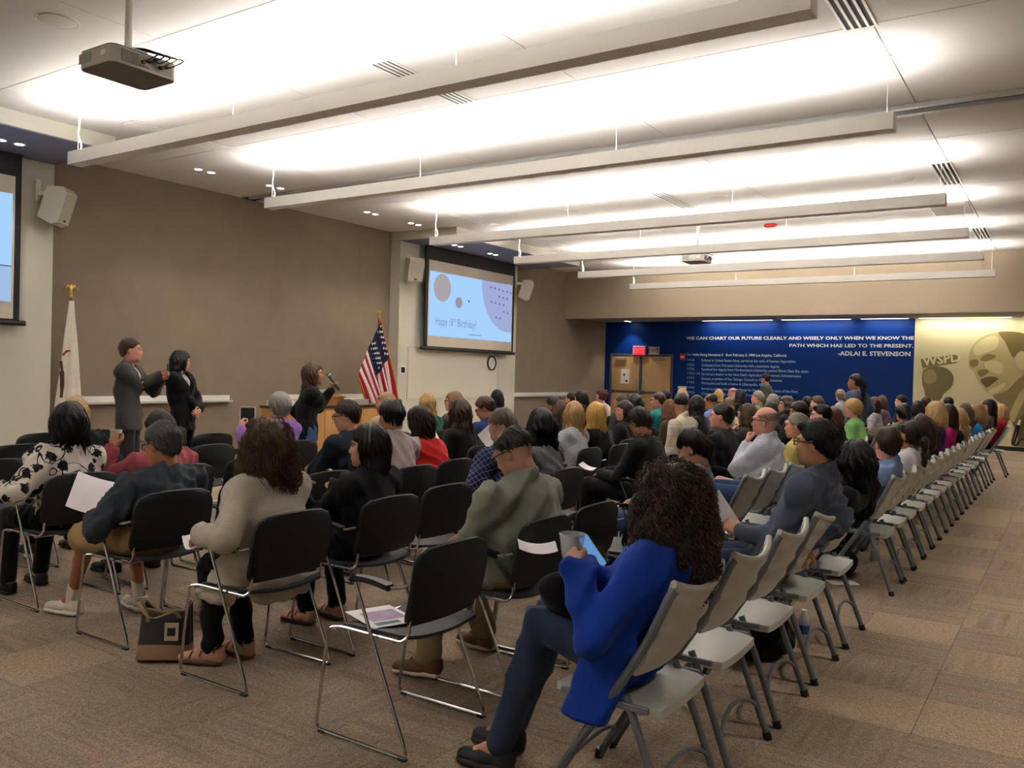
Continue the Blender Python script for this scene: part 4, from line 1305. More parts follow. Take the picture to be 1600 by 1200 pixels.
# ---- hands (right hand, local: x along fingers, z back of the hand, thumb on +y)
HANDS = {}
def hand_mesh(pose, h):
    key = (pose, h)
    if key in HANDS: return HANDS[key]
    F = Field((-.05, -.075, -.12), (.21, .10, .06), h)
    F.cone((-.05, 0, 0), (.01, 0, 0), .024, .025, k=.01, side=V3(0, 1, 0), ks=1.12, ko=.85)
    F.cone((.015, .005, -.002), (.075, .004, -.003), .030, .034, k=.02, side=V3(0, 1, 0), ks=1.12, ko=.46)
    curl = {'relaxed': (25, 30, 20), 'grip': (55, 65, 40), 'fist': (80, 95, 60), 'hold': (38, 42, 28), 'flat': (6, 8, 6), 'point': (30, 40, 25)}[pose]
    for i, (y, L, r) in enumerate(((.029, .072, .0088), (.010, .080, .0092), (-.010, .074, .0088), (-.028, .058, .0078))):
        p = V3(.088 - (.006 if i in (0, 2) else .014 if i == 3 else 0), y, -.003)
        a = 0.0; spread = (.10, .02, -.05, -.14)[i]
        c = list(curl)
        if pose == 'point' and i == 0: c = [5, 5, 5]
        for q, (seg, da) in enumerate(zip((.46, .30, .24), c)):
            a += math.radians(da + 4 * i * (pose == 'relaxed'))
            d = V3(math.cos(a) * math.cos(spread), math.cos(a) * math.sin(spread), -math.sin(a))
            p2 = p + d * L * seg
            F.cone(p, p2, r * (1 - .07 * q), r * (1 - .07 * (q + 1)), k=.005)
            p = p2
    # thumb leaves the side of the palm near its base
    t0 = V3(.022, .026, -.008); 
    if pose in ('fist', 'grip', 'hold'):
        t1 = V3(.055, .050, -.028); t2 = V3(.085, .042, -.045); t3 = V3(.104, .026, -.052)
    else:
        t1 = V3(.055, .056, -.014); t2 = V3(.085, .068, -.020); t3 = V3(.106, .072, -.026)
    F.cone(t0, t1, .017, .0125, k=.012); F.cone(t1, t2, .0115, .0105, k=.005); F.cone(t2, t3, .0105, .0085, k=.004)
    P = Parts(); V, Q = F.mesh(); P.add(V, Q, 0)
    HANDS[key] = P
    return P

# ---- shoes (local: origin at the ankle on the floor, x towards the toe)
SHOES = {}
def shoe_mesh(kind, mats):
    key = kind
    if key in SHOES: return SHOES[key]
    F = Field((-.11, -.075, -.01), (.24, .075, .16), .008)
    low = False
    F.cone((-.035, 0, .045), (.06, 0, .045), .040, .042, k=.02, side=V3(0, 1, 0), ks=.95, ko=.9)
    F.cone((.06, 0, .04), (.165, .004, .032), .042, .036, k=.03, side=V3(0, 1, 0), ks=1.12, ko=.75)
    F.cone((-.03, 0, .05), (-.035, 0, .078), .040, .038, k=.02)
    F.ell((-.03, 0, .105), (.036, .034, .03), k=.01, op='s')
    F.keep(lambda X, Y, Z: .012 - Z + 0 * X + 0 * Y)
    V, Q = F.mesh()
    P = Parts(); P.add(V, Q, 0)
    G = Field((-.11, -.075, -.012), (.24, .075, .06), .008)
    G.cone((-.04, 0, .014), (.06, 0, .014), .046, .043, k=.01, side=V3(0, 1, 0), ks=1.0, ko=.45 if not kind.startswith('sneaker') else .6)
    G.cone((.06, 0, .014), (.17, .004, .014), .044, .042, k=.02, side=V3(0, 1, 0), ks=1.1, ko=.4 if not kind.startswith('sneaker') else .55)
    G.keep(lambda X, Y, Z: np.maximum(.0 - Z, Z - .032) + 0 * X + 0 * Y)
    V, Q = G.mesh(); P.add(V, Q, 1)
    if kind.startswith('sandal'):
        for x, r, z in ((.045, .046, .052), (.105, .046, .036), (-.035, .043, .075)):
            ring = [(x + .004 * math.cos(a * 2), r * math.cos(a), z + r * .82 * math.sin(a)) for a in [math.pi * (i / 14) for i in range(15)]]
            mbx = MB(); mbx.tube(ring, .006, 6)
            P.add(np.array(mbx.V, float), np.array([f for f in mbx.F if len(f) == 4]), 2)
    if kind.startswith('sneaker') or kind.startswith('loafer'):
        for i in range(4):
            x = .03 + i * .022
            P.add(*sphere_q((x, 0, .085 - .11 * (x - .02)), (.004, .026, .006), 8, 4), 2)
    me = P.mesh('shoe', mats)
    SHOES[key] = me
    return me
# ------------------------------------------------------------------ hair
def hair_build(style, h, R, seed, length=.3, strands=0, vol=1.0, lod_=0):
    """returns Parts in head space; R = head rotation (so that long hair hangs straight down)"""
    down = R.T @ V3(0, 0, -1)
    rs = np.random.RandomState(seed)
    long_ = style in ('long', 'curly', 'wavy', 'pony')
    F = Field((-.26 - .1 * long_, -.24, -.22 - (length + .16) * long_), (.17, .24, .20), h)
    H0 = V3(-.012, 0, .030)
    g = .012 * vol
    if style in ('short', 'spiky', 'part', 'pixie', 'buzz', 'balding', 'fringe'):
        gg = {'short': .014, 'spiky': .020, 'part': .018, 'pixie': .026, 'buzz': .006, 'balding': .009, 'fringe': .006}[style] * vol
        F.ell(H0 + V3(-.003, 0, .004), (.098 + gg, .077 + gg * .9, .096 + gg), k=0)
        if style in ('pixie', 'part', 'short'):
            F.ell((-.055, 0, .0), (.065 + gg, .070 + gg, .08 + gg), k=.02)
        if style == 'spiky':
            for i in range(46):
                th = rs.rand() * 6.28; r = .075 * math.sqrt(rs.rand())
                b = V3(-.01 + r * math.cos(th), .8 * r * math.sin(th), .10); d = nrm(V3(.5 * (rs.rand() - .3), rs.rand() - .5, .9))
                F.cone(b, b + d * (.035 + .02 * rs.rand()), .013, .003, k=.006)
        if style == 'part':
            F.cone((.05, -.05, .105), (.07, .05, .10), .024, .022, k=.02)
        a, b = {'pixie': (-.045, .85), 'buzz': (-.01, .9), 'balding': (-.01, .9), 'fringe': (-.01, .9)}.get(style, (-.012, .88))
        F.keep(lambda X, Y, Z: (a + b * X + .25 * np.maximum(X, 0) - Z) + .0 * Y)
        X_, Y_, Z_ = F.pts((slice(None),) * 3)
        F.f = F.f + (np.clip((.045 - Z_) * .22, 0, .014) + 0 * X_ + 0 * Y_).astype(np.float32)
        # keep ears free
        if style != 'pixie':
            for s in (-1, 1):
                F.ell((.004, s * .088, -.005), (.024, .02, .034), k=.008, op='s')
        if style == 'balding':
            F.ell((.045, 0, .135), (.10, .058, .075), k=.012, op='s')
        if style == 'fringe':
            F.ell((.02, 0, .12), (.125, .085, .085), k=.012, op='s')
    else:
        F.ell(H0 + V3(-.004, 0, .004), (.098 + g, .078 + g, .096 + g * 1.2), k=0)
        if style == 'bob':
            F.ell((-.028, 0, -.02), (.095 + g, .088 + g, .115), k=.03)
            F.ell(V3(-.045, 0, 0) + down * (.07 + length * .3), (.085, .095 + g, .085), k=.04)
        elif style == 'long':
            F.ell((-.03, 0, -.01), (.092 + g, .086 + g, .105), k=.03)
            a0 = V3(-.055, 0, -.02); a1 = V3(-.075, 0, -.03) + down * (length * .55); a2 = V3(-.09, 0, -.03) + down * (length + .08)
            F.cone(a0, a1, .075, .082, k=.03, side=V3(0, 1, 0), ks=1.15, ko=.72)
            F.cone(a1, a2, .080, .055, k=.03, side=V3(0, 1, 0), ks=1.25, ko=.52)
            for s in (-1, 1):
                F.cone((-.005, s * .078, .01), V3(.005, s * .088, -.02) + down * (length * .6), .028, .020, k=.03)
        elif style == 'curly':
            F.ell(V3(-.03, 0, -.0), (.125, .13, .13), k=.05)
            F.ell(V3(-.05, 0, -.02) + down * length * .35, (.115, .145, .13), k=.06)
            F.ell(V3(-.075, 0, -.02) + down * length * .85, (.085, .135, .13), k=.06)
        elif style == 'wavy':
            F.ell(V3(-.025, 0, .0), (.12, .122, .125), k=.05)
            F.ell(V3(-.035, 0, -.02) + down * length * .5, (.11, .150, .12), k=.06)
            F.ell(V3(-.045, 0, -.03) + down * length * .8, (.10, .150, .075), k=.05)
        elif style == 'pony':
            F.ell((-.05, 0, .01), (.07, .072, .08), k=.02)
            b0 = V3(-.105, 0, .035); 
            F.ell(b0, (.026, .026, .026), k=.015)
            b1 = b0 + V3(-.035, 0, -.01) + down * .06; b2 = b1 + down * length
            F.cone(b0, b1, .022, .034, k=.02); F.cone(b1, b2, .036, .012, k=.02)
        elif style == 'bun':
            F.ell((-.05, 0, .01), (.07, .072, .08), k=.02)
            F.ell((-.105, 0, .055), (.042, .05, .045), k=.015)
            for i in range(9):
                th = rs.rand() * 6.28
                F.cone((-.105, 0, .06), V3(-.115, .05 * math.cos(th), .07 + .05 * math.sin(th)), .018, .012, k=.01)
        # face opening
        uc = .040 if style not in ('pony', 'bun') else .012
        slope = .9
        def face(X, Y, Z):
            top = (.062 + .45 * np.abs(Y) * 0 - Z) * 1.0 + .0 * X          # below the hairline
            fr = X - uc - .0 * Z
            # region to remove: in front of uc and below hairline plane
            hairline = .055 + .35 * (X - .08)
            return np.minimum(fr + 0 * Y, hairline - Z + 0 * Y)
        F.keep(face)
        if style in ('pony', 'bun'):
            F.keep(lambda X, Y, Z: (-.045 + .55 * X - Z) + 0 * Y + np.where(X < -.085, -1.0, 0.0))
            for s in (-1, 1):
                F.ell((.004, s * .088, -.005), (.024, .02, .036), k=.008, op='s')
    # lock pattern
    if style not in ('buzz', 'curly', 'wavy'):
        X, Y, Z = F.pts((slice(None),) * 3)
        th = np.arctan2(Y, -X - .02 + 1e-6)
        amp = .0045 if style in ('short', 'part', 'balding', 'fringe', 'pony', 'bun') else .0075
        F.f = F.f + (amp * np.sin(th * 21 + 3.0 * np.sin(Z * 25 + th * 3 + seed)) * np.clip((.13 - Z) * 8, 0, 1)).astype(np.float32)
        F.noise(.003, 55, seed)
    else:
        F.noise(.008 if style != 'buzz' else 0, 60, seed)
    P = Parts(); V, Q = F.mesh(); P.add(V, Q, 0)
    if strands and len(V):
        kd = kdtree.KDTree(len(V))
        for i, v in enumerate(V): kd.insert(v, i)
        kd.balance()
        Nn = F.normals_at(V)
        curly = style == 'curly'; wavy = style == 'wavy'
        steps = 22 if curly else (16 if long_ or style == 'bob' else 8)
        L = {'curly': .22, 'wavy': .16, 'long': .26, 'bob': .13, 'pony': .10, 'bun': .08}.get(style, .05)
        SV = []; SQ = []; base = 0
        roots = rs.randint(0, len(V), strands)
        for ri in roots:
            p = V[ri].copy(); path = []
            shorty = style in ('short', 'part', 'balding', 'fringe', 'spiky', 'buzz', 'pixie')
            off = .001 + rs.rand() * (.022 if curly else .016 if wavy else .0015 if shorty else .0035)
            ph = rs.rand() * 6.28; fq = (75 + 40 * rs.rand()) if curly else (60 + 25 * rs.rand() if wavy else 26 + 12 * rs.rand())
            am = (.006 + .006 * rs.rand()) if curly else (.009 + .005 * rs.rand() if wavy else .0004 if shorty else .002)
            ds = L * (.6 + .6 * rs.rand()) / steps
            side = np.sign(p[1]) if abs(p[1]) > .01 else rs.choice([-1, 1])
            for k in range(steps):
                _, i, _ = kd.find(p)
                n = Nn[i]
                t = down - n * down.dot(n)
                lt = np.linalg.norm(t)
                if lt < .5: t = t + V3(-.35, side * .6, 0) * (1 - lt * 2)
                if style in ('short', 'part', 'balding', 'pixie', 'fringe', 'spiky', 'buzz'):
                    t = t * .4 + V3(-.8, side * .15, 0)
                t = t - n * t.dot(n); t = nrm(t)
                q = p + n * (off - (p - V[i]).dot(n))
                bi = np.cross(n, t)
                path.append(q + am * (n * math.cos(ph + fq * k * ds * (1.9 if curly else 1)) + bi * math.sin(ph + fq * k * ds * (1.9 if curly else 1))))
                p = p + t * ds
            path = np.array(path)
            rad = (.0024 if curly else .0021 if wavy else .0014 if shorty else .0019 if lod_ == 0 else .0028) * np.linspace(1, .5, steps)
            d = np.gradient(path, axis=0); d /= np.linalg.norm(d, axis=1, keepdims=True) + 1e-9
            u = np.cross(d, V3(.3, .5, .81)); u /= np.linalg.norm(u, axis=1, keepdims=True) + 1e-9
            w = np.cross(d, u)
            ring = np.stack([path + rad[:, None] * (u * math.cos(a) + w * math.sin(a)) for a in (0, 2.09, 4.19)], 1).reshape(-1, 3)
            SV.append(ring)
            i0 = np.arange(steps - 1)[:, None] * 3
            for a, b in ((0, 1), (1, 2), (2, 0)):
                SQ.append(np.concatenate([i0 + a, i0 + b, i0 + 3 + b, i0 + 3 + a], 1) + base)
            base += steps * 3
        P.add(np.concatenate(SV), np.concatenate(SQ), 0)
    return P

# ------------------------------------------------------------------ people
M_EYE = mat('eye_white', '#a79d95', rough=.25, var=0); M_IRIS = mat('iris_dark', '#1d120c', rough=.15, var=0)
M_LIP = {}
def ik(S, W, l1, l2, pole):
    d = W - S; D = np.linalg.norm(d)
    if D > (l1 + l2) * .995:
        W = S + d / D * (l1 + l2) * .995; d = W - S; D = np.linalg.norm(d)
    a = (l1 * l1 - l2 * l2 + D * D) / (2 * D)
    hh = math.sqrt(max(l1 * l1 - a * a, 1e-6))
    u = d / D
    q = pole - u * pole.dot(u); q = nrm(q)
    return S + u * a + q * hh, W

ARMS = {  # wrist offset from the pelvis: (x, y, z), finger direction, back-of-hand direction, pole, pose
    'lap': ((.30, .07, .62), (.75, -.55, -.35), (.3, .3, .9), (-.5, .8, -.5), 'relaxed'),
    'phone': ((.33, .09, .80), (.55, -.55, .55), (.55, .75, .1), (-.3, .7, -1), 'hold'),
    'arm': ((.20, .25, .71), (.95, -.1, -.2), (0, .1, 1), (-.6, .8, -.4), 'relaxed'),
    'chin': ((.24, .04, .98), (-.1, -.35, .9), (.9, .3, .3), (.3, .6, -1), 'fist'),
    'cross': ((.17, -.06, .74), (.15, -1, -.05), (.9, .1, .4), (.1, 1, -.6), 'relaxed'),
    'down': ((.10, .26, .50), (.3, 0, -1), (0, 1, 0), (-.8, .6, 0), 'relaxed'),
    'raise': ((.26, .20, .95), (.2, -.1, 1), (.2, 1, 0), (.2, .8, -1), 'relaxed'),
    'tablet': ((.36, .16, .86), (.4, -.5, .6), (.2, .95, .1), (-.2, .7, -1), 'hold'),
}
PEOPLE = {}
def person(pid, label, px, X, look=30, pitch=0, sex='f', hair=('long', '#1b1512'), top=('plain', '#222222'), bottom=('plain', '#22242c'),
           skin='#c08f70', body=None, seat=None, arms=('lap', 'lap'), legs=None, shoe=('loafer', '#1a1714', '#0f0e0d'), sleeve='long', wide=1.0, fat=0.0,
           glasses=None, stand=False, jacket=None, collar=False, hood=False, length=.3, strands=0, vol=1.0, roll=0, hem=0.0, topname='shirt', shorts=False, socks=None,
           armspec=None, extra=None, headscale=1.0, group=None, hang=None, bare_shoulder=False, height=None, stoop=0.0, lapel=False, thin_legs=False, chairk='black'):
    ht = on_x(px[0], px[1], X)
    los = math.degrees(math.atan2(ht[1], ht[0]))
    head_abs = los + look
    phi = 180.0 if body is None else (los + body)
    ph = math.radians(phi)
    Z = -(CR.T @ (ht - V3(0, 0, CAM_H)))[2]
    lod = 0 if Z < 7.2 else (1 if Z < 11 else 2)
    h_head = (.0065, .009, .012)[lod]; h_top = (.0135, .018, .024)[lod]; h_hair = (.0085, .011, .014)[lod]; h_hand = (.0048, .0065, .0085)[lod]
    if seat is None:
        seat = (ht[0] + .06, ht[1])
    root = thing('person', label, 'person', (seat[0], seat[1], 0), ph, group or ('standing people' if stand else 'seated audience'))
    rel = ht[:2] - np.array(seat)
    c, s_ = math.cos(-ph), math.sin(-ph)
    top_l = V3(c * rel[0] - s_ * rel[1], s_ * rel[0] + c * rel[1], ht[2])
    R = rotm(math.radians(head_abs - phi), math.radians(pitch), math.radians(roll))
    sc = headscale * (1.0 if sex == 'm' else .965)
    Hc = top_l - R @ V3(-.005, 0, .125 * sc) + V3(0, 0, -.012 * (hair[0] not in ('bald', 'buzz', 'fringe', 'balding')))
    Rh = rotm(math.radians(head_abs - phi) * .3, math.radians(pitch) * .45)
    Nk = Hc + Rh @ V3(-.035, 0, -.155 * sc)
    if stand:
        ks = ht[2] / 1.75
        Pv = V3(-.0, 0, .94 * ks)
    else:
        ks = 1.0
        Pv = V3(-.015 if chairk == 'black' else .045, 0, .55)
    spine = Nk - Pv
    Mid = Pv + spine * .48 + V3(-.02 - stoop, 0, 0)
    Ch = Pv + spine * .76 + V3(.01 - stoop * .5, 0, 0)
    if not stand:
        def back_x(z):
            return (-.172 - .06 * (z - .5) / .31) if chairk == 'black' else (-.092 - .14 * (z - .535) / .3)
        for q, rr_ in ((Mid, .122 + (.02 if top[0] in ('fleece', 'knit') else 0)), (Ch, .128 + (.02 if top[0] in ('fleece', 'knit') else 0))):
            if q[2] < .92: q[0] = max(q[0], back_x(q[2]) + rr_)
    sw = (.185 if sex == 'm' else .155) * wide
    # shoulders follow the body, a little towards the look
    dirn = nrm(V3(spine[0], spine[1], spine[2]))
    SH = {}
    for sd in (1, -1):
        SH[sd] = Nk - dirn * .072 + V3(.012, sd * sw, 0)
    Yv = V3(0, 1, 0)
    # ---- arms
    EL = {}; WR = {}; HD = {}
    for k, sd in enumerate((1, -1)):
        spec = (armspec or {}).get('LR'[k]) or ARMS[arms[k]]
        off, fd, bk, pole, pose = spec
        W = V3(off[0], off[1] * sd, off[2])
        if pose == 'fist':
            W = Hc + R @ V3(.145, .02 * sd, -.185)
        if stand and len(spec) == 5: pass
        l1, l2 = .285 * max(ks, .94), .255 * max(ks, .94)
        dd = W - SH[sd]; dn = np.linalg.norm(dd)
        if dn > .86 * (l1 + l2): W = SH[sd] + dd / dn * .86 * (l1 + l2)
        E, W = ik(SH[sd], W, l1, l2, V3(pole[0], pole[1] * sd * (1 if stand else .7), pole[2] - (0 if stand else .35)))
        EL[sd] = E; WR[sd] = W
        HD[sd] = (nrm(V3(fd[0], fd[1] * sd, fd[2])), nrm(V3(bk[0], bk[1] * sd, bk[2])), pose)
    # ---- legs
    HP = {}; KN = {}; AN = {}; FT = {}
    for k, sd in enumerate((1, -1)):
        HP[sd] = Pv + V3(.01, sd * .092, -.02)
        lg = (legs or {}).get('LR'[k])
        if stand:
            KN[sd] = V3(.03, sd * .10, .50 * ks); AN[sd] = V3(-.02, sd * .11, .095); FT[sd] = sd * .2
        else:
            KN[sd] = V3(.37, sd * .13, .515); AN[sd] = V3(.36 + .03 * sd, sd * .14, .095); FT[sd] = sd * .15
        if lg:
            KN[sd] = V3(lg[0][0], lg[0][1], lg[0][2]); AN[sd] = V3(lg[1][0], lg[1][1], lg[1][2]); FT[sd] = math.radians(lg[2]) if len(lg) > 2 else FT[sd]
    allp = [Pv, Nk, Mid, Ch] + list(SH.values()) + list(EL.values()) + list(WR.values())
    legp = [Pv] + list(HP.values()) + list(KN.values()) + list(AN.values())
    lw = .93 if sex == 'f' else 1.0
    if thin_legs: lw *= .9
    def torso(F, inf):
        F.cone(Pv, Mid, (.108 if stand else .122) + inf, (.106 if stand else .116) + inf, k=.03, side=Yv, ks=1.27 * wide, ko=.92)
        F.cone(Mid, Ch, (.106 if stand else .116) + inf, .120 + inf, k=.05, side=Yv, ks=1.22 * wide, ko=.88)
        F.cone(Ch, Nk - dirn * .05, .118 + inf, .075 + inf, k=.04, side=Yv, ks=1.25 * wide, ko=.8)
        F.cone(SH[1], SH[-1], .058 + inf, .058 + inf, k=.05)
        for sd in (1, -1):
            F.cone(Nk + dirn * .0, SH[sd] - V3(0, sd * .03, 0), .045 + inf, .048 + inf, k=.04)
            if sex == 'f':
                F.ell(Ch + V3(.075, sd * .062, -.035), (.055 + inf, .058 + inf, .06 + inf), k=.04)
        if fat:
            F.ell(Mid + V3(.055 + fat * .03, 0, -.03), (.12 + fat * .06, .15 + fat * .08, .15 + fat * .06), k=.06)
    def arm(F, sd, inf, t1=1.0, flare=0.0):
        """t1 in 0..2: 1 = elbow, 2 = wrist"""
        S0, E0, W0 = SH[sd], EL[sd], WR[sd]
        a = min(t1, 1.0)
        F.cone(S0, S0 + (E0 - S0) * a, .051 + inf, .051 + (.041 - .051) * a + inf + flare, k=.055)
        if t1 > 1:
            b = t1 - 1
            F.cone(E0, E0 + (W0 - E0) * b, .041 + inf, .041 + (.027 - .041) * b + inf + flare, k=.02)
    def leg(F, sd, inf, t1=2.0, flare=0.0):
        a = min(t1, 1.0)
        F.cone(HP[sd], HP[sd] + (KN[sd] - HP[sd]) * a, .084 * lw + inf, (.084 + (.058 - .084) * a) * lw + inf + flare * (t1 <= 1), k=.03)
        if t1 > 1:
            b = t1 - 1; K, A = KN[sd], AN[sd]
            cal = K + (A - K) * .35 + V3(-.012, 0, 0)
            F.cone(K, cal, .055 * lw + inf, .054 * lw + inf, k=.02)
            F.cone(cal, K + (A - K) * b, .054 * lw + inf, .038 * lw + inf + flare, k=.02)
    def bounds(P, m):
        P = np.array(P); return P.min(0) - m, P.max(0) + m
    # ---- body (skin): one continuous figure under the clothes
    lo, hi = bounds(allp + legp, .2)
    F = Field(lo, hi, (.019, .023, .028)[lod])
    torso(F, -.014)
    for sd in (1, -1):
        arm(F, sd, -.004, 2.0); leg(F, sd, -.008, 2.0)
        F.cone(AN[sd], AN[sd] + V3(.10 * math.cos(FT[sd]), .10 * math.sin(FT[sd]), -.055), .036, .03, k=.02)
    F.cone(Nk - dirn * .04, Hc + R @ V3(-.022, 0, -.06), .054 if sex == 'm' else .046, .050 if sex == 'm' else .043, k=.03)
    B = Parts(); V, Q = F.mesh(); B.add(V, Q, 0)
    hm = head_mesh(sex, h_head)
    for V, Q, Mi in zip(hm.V, hm.Q, hm.M):
        pass
    o = 0; offs = [0]
    V = np.concatenate(hm.V) * sc; Q = np.concatenate(hm.Q); Mi = np.concatenate(hm.M)
    B.V.append(V @ R.T + Hc); B.Q.append(Q + B.n); B.M.append(Mi); B.n += len(V)
    for sd in (1, -1):
        f, bk, pose = HD[sd]
        z = nrm(bk - f * bk.dot(f)); y = np.cross(z, f)
        hm2 = hand_mesh(pose, h_hand)
        V = np.concatenate(hm2.V).copy() * (.93 if sex == 'f' else 1.0); Q = np.concatenate(hm2.Q)
        if sd == 1:
            V[:, 1] *= -1; Q = Q[:, ::-1]
        V = V @ np.stack([f, y, z]) + WR[sd]
        B.add(V, Q, 0)
    lip = mat('lip_' + skin, tuple(min(1, a * b) for a, b in zip([int(skin[i:i + 2], 16) / 255 for i in (1, 3, 5)], (.86, .66, .66))), rough=.4, var=.05)
    body_o = link('body', B.mesh('body', [skin_mat(skin), M_EYE, M_IRIS, lip, hair_mat(hair[1])]), root)
    # ---- upper garment
    lo, hi = bounds(allp, .21)
    lo[2] = min(lo[2], Pv[2] - .2 - hem)
    F = Field(lo, hi, h_top)
    inf = {'knit': .020, 'fleece': .028}.get(top[0], .013) + (.008 if jacket or lapel else 0)
    torso(F, inf)
    tsl = {'long': 1.93, 'three': 1.55, 'elbow': 1.0, 'short': .55, 'none': .12}[sleeve]
    for sd in (1, -1):
        arm(F, sd, min(inf, .018) + .003, tsl, flare=.006 if tsl != 1.93 else .005)
    if hem > 0:
        if stand:
            F.cone(Pv, Pv + V3(0, 0, -hem), .116 + inf, .118 + inf, k=.03, side=Yv, ks=1.3 * wide, ko=.9)
        else:
            F.ell(Pv + V3(.05, 0, -.01), (.19, .19, .11), k=.03)
    if hang:
        for a, b, ra, rb, sx, kk in hang:
            F.cone(a, b, ra, rb, k=.03, side=V3(*sx), ks=kk[0], ko=kk[1])
    hn = Hc + R @ V3(-.024, 0, -.075); na = nrm(hn - Nk)
    F.cone(Nk + na * (.035 if sex == 'f' else .055), hn + na * .05, .050, .058, k=.012, op='s')
    if sex == 'f' and not collar and not jacket:
        F.ell(Nk + V3(.07, 0, -.02), (.06, .06, .05), k=.015, op='s')
    if lapel or jacket:
        F.cone(Nk + V3(.10, 0, .01), Ch + V3(.16, 0, -.15), .075, .012, k=.01, op='s')
    if not stand:
        F.keep(lambda X, Y, Z: (Pv[2] - .105 - hem * .0 - Z if not hang else Z * 0 - 1.0) + 0 * X + 0 * Y)
    else:
        F.keep(lambda X, Y, Z: (Pv[2] - .03 - hem - Z) + 0 * X + 0 * Y)
    sd_ = sum(map(ord, pid))
    F.folds((.019, .014, .008)[lod] * (.5 if top[0] == 'knit' else 1.0), sd_)
    if collar:
        ring = []
        for i in range(13):
            a = 2 * math.pi * i / 12
            cf = nrm(V3(1, 0, 0) - na * na[0])
            ring.append(Nk + na * (.030 - .024 * math.cos(a)) + cf * (math.cos(a) * .064) + V3(0, 1, 0) * (math.sin(a) * .066))
        for a, b in zip(ring, ring[1:]):
            F.cone(a, b, .013, .013, k=.012, side=na, ks=1.7, ko=.85)
    if hood:
        F.ell(Nk + V3(-.06, 0, -.045), (.055, .10, .045), k=.03)
        F.ell(Nk + V3(-.05, 0, -.10), (.055, .085, .07), k=.03)
    P = Parts(); P.add(*F.mesh(), 0)
    cm = cloth(top[1], {'fleece': 'plain'}.get(top[0], top[0]), *(top[2:3] or ['#111111']))
    link('jacket' if (jacket or lapel) else topname, P.mesh('upper_garment', [cm]), root)
    if jacket or lapel:
        F = Field(*bounds([Ch, Nk, Mid], .2), h_top)
        F.cone(Mid, Ch, .116 + .004, .122 + .004, k=.05, side=Yv, ks=1.2 * wide, ko=.88)
        F.cone(Ch, Nk, .12, .06, k=.04, side=Yv, ks=1.1 * wide, ko=.8)
        F.cone(Nk + V3(.01, 0, .0), Nk + V3(.02, 0, .035), .066, .062, k=.02)
        F.cone(Nk - dirn * .0 + V3(.015, 0, .0), Hc + R @ V3(-.01, 0, -.02), .058, .07, k=.008, op='s')
        P = Parts(); P.add(*F.mesh(), 0)
        link('shirt', P.mesh('inner_shirt', [cloth(jacket or lapel, 'plain')]), root)
    # ---- lower garment
    lo, hi = bounds(legp, .17)
    F = Field(lo, hi, h_top)
    F.cone(Pv + V3(0, 0, -.0), Pv + (V3(.0, 0, -.05) if stand else V3(.03, 0, -.03)), .104 if stand else .122, .100 if stand else .122, k=.03, side=Yv, ks=1.25 * wide, ko=.92)
    if fat: F.ell(Pv + V3(.02, 0, -.02), (.15, .19, .11), k=.03)
    for sd in (1, -1):
        leg(F, sd, .006 if stand else .012, .97 if shorts else 1.97, flare=.022 if shorts else (.012 if bottom[0] == 'denim' or not sex == 'f' else .004))
    if not stand:
        F.keep(lambda X, Y, Z: (Z - (Pv[2] + .10)) + 0 * X + 0 * Y)
    else:
        F.keep(lambda X, Y, Z: (Z - (Pv[2] + .06)) + 0 * X + 0 * Y)
    F.folds(.012, sd_ + 5)
    P = Parts(); P.add(*F.mesh(), 0)
    link('shorts' if shorts else 'trousers', P.mesh('lower_garment', [cloth(bottom[1], bottom[0])]), root)
    # ---- socks and shoes
    for sd in (1, -1):
        if socks:
            F = Field(*bounds([AN[sd], AN[sd] + V3(0, 0, .16)], .09), .01)
            F.cone(AN[sd] + V3(0, 0, -.03), AN[sd] + (KN[sd] - AN[sd]) * .2, .036, .037, k=.01)
            P = Parts(); P.add(*F.mesh(), 0)
            link('sock', P.mesh('sock', [cloth(socks, 'plain')]), root)
        kind = shoe[0] + shoe[1]
        me = shoe_mesh(kind, [mat('shoe_' + shoe[1], shoe[1], rough=.6, var=.1, scale=60), mat('sole_' + shoe[2], shoe[2], rough=.7, var=.05), mat('lace_' + (shoe[3] if len(shoe) > 3 else shoe[1]), shoe[3] if len(shoe) > 3 else shoe[1], rough=.8, var=.05)])
        so = link('shoe', me, root, loc=tuple(AN[sd] + V3(0, 0, -.092)), rot=(0, 0, FT[sd]))
        if sex == 'f': so.scale = (.92, .9, .92)
    # ---- hair
    Rm = Matrix([[R[i][j] for j in range(3)] for i in range(3)]).to_4x4()
    Rm.translation = Vector(Hc)
    if hair[0] != 'bald':
        st = (strands or 160) * 3 // 2 if lod == 0 else (strands // 2 + 130 if lod == 1 else 80)
        hp = hair_build(hair[0], h_hair, R, (sum(map(ord, pid)) * 7) % 1000, length, st, vol, lod)
        ho = link('hair', hp.mesh('hair', [hair_mat(hair[1])]), root)
        ho.matrix_local = Rm @ Matrix.Scale(sc, 4)
    if glasses:
        where = glasses if isinstance(glasses, str) else 'eyes'
        g = MB()
        up = .0 if where == 'eyes' else .085; bk = 0 if where == 'eyes' else -.035; wd = 1.0 if where == 'eyes' else 1.22
        for sd in (-1, 1):
            se = lambda c_: math.copysign(abs(c_) ** .55, c_)
            ring = [(.106 + bk - .006 * abs(math.cos(a)), sd * .033 * wd + .026 * se(math.cos(a)), .012 + up + .017 * se(math.sin(a))) for a in [2 * math.pi * i / 16 for i in range(16)]]
            g.tube(ring, .0032, 5, closed=True)
            g.tube([(.104 + bk, sd * .057 * wd, .018 + up), (.06 + bk, sd * .077 * wd, .018 + up), (-.01 + bk, sd * .084 * wd, .014 + up), (-.03 + bk, sd * .082 * wd, -.004 + up)], .0036, 5)
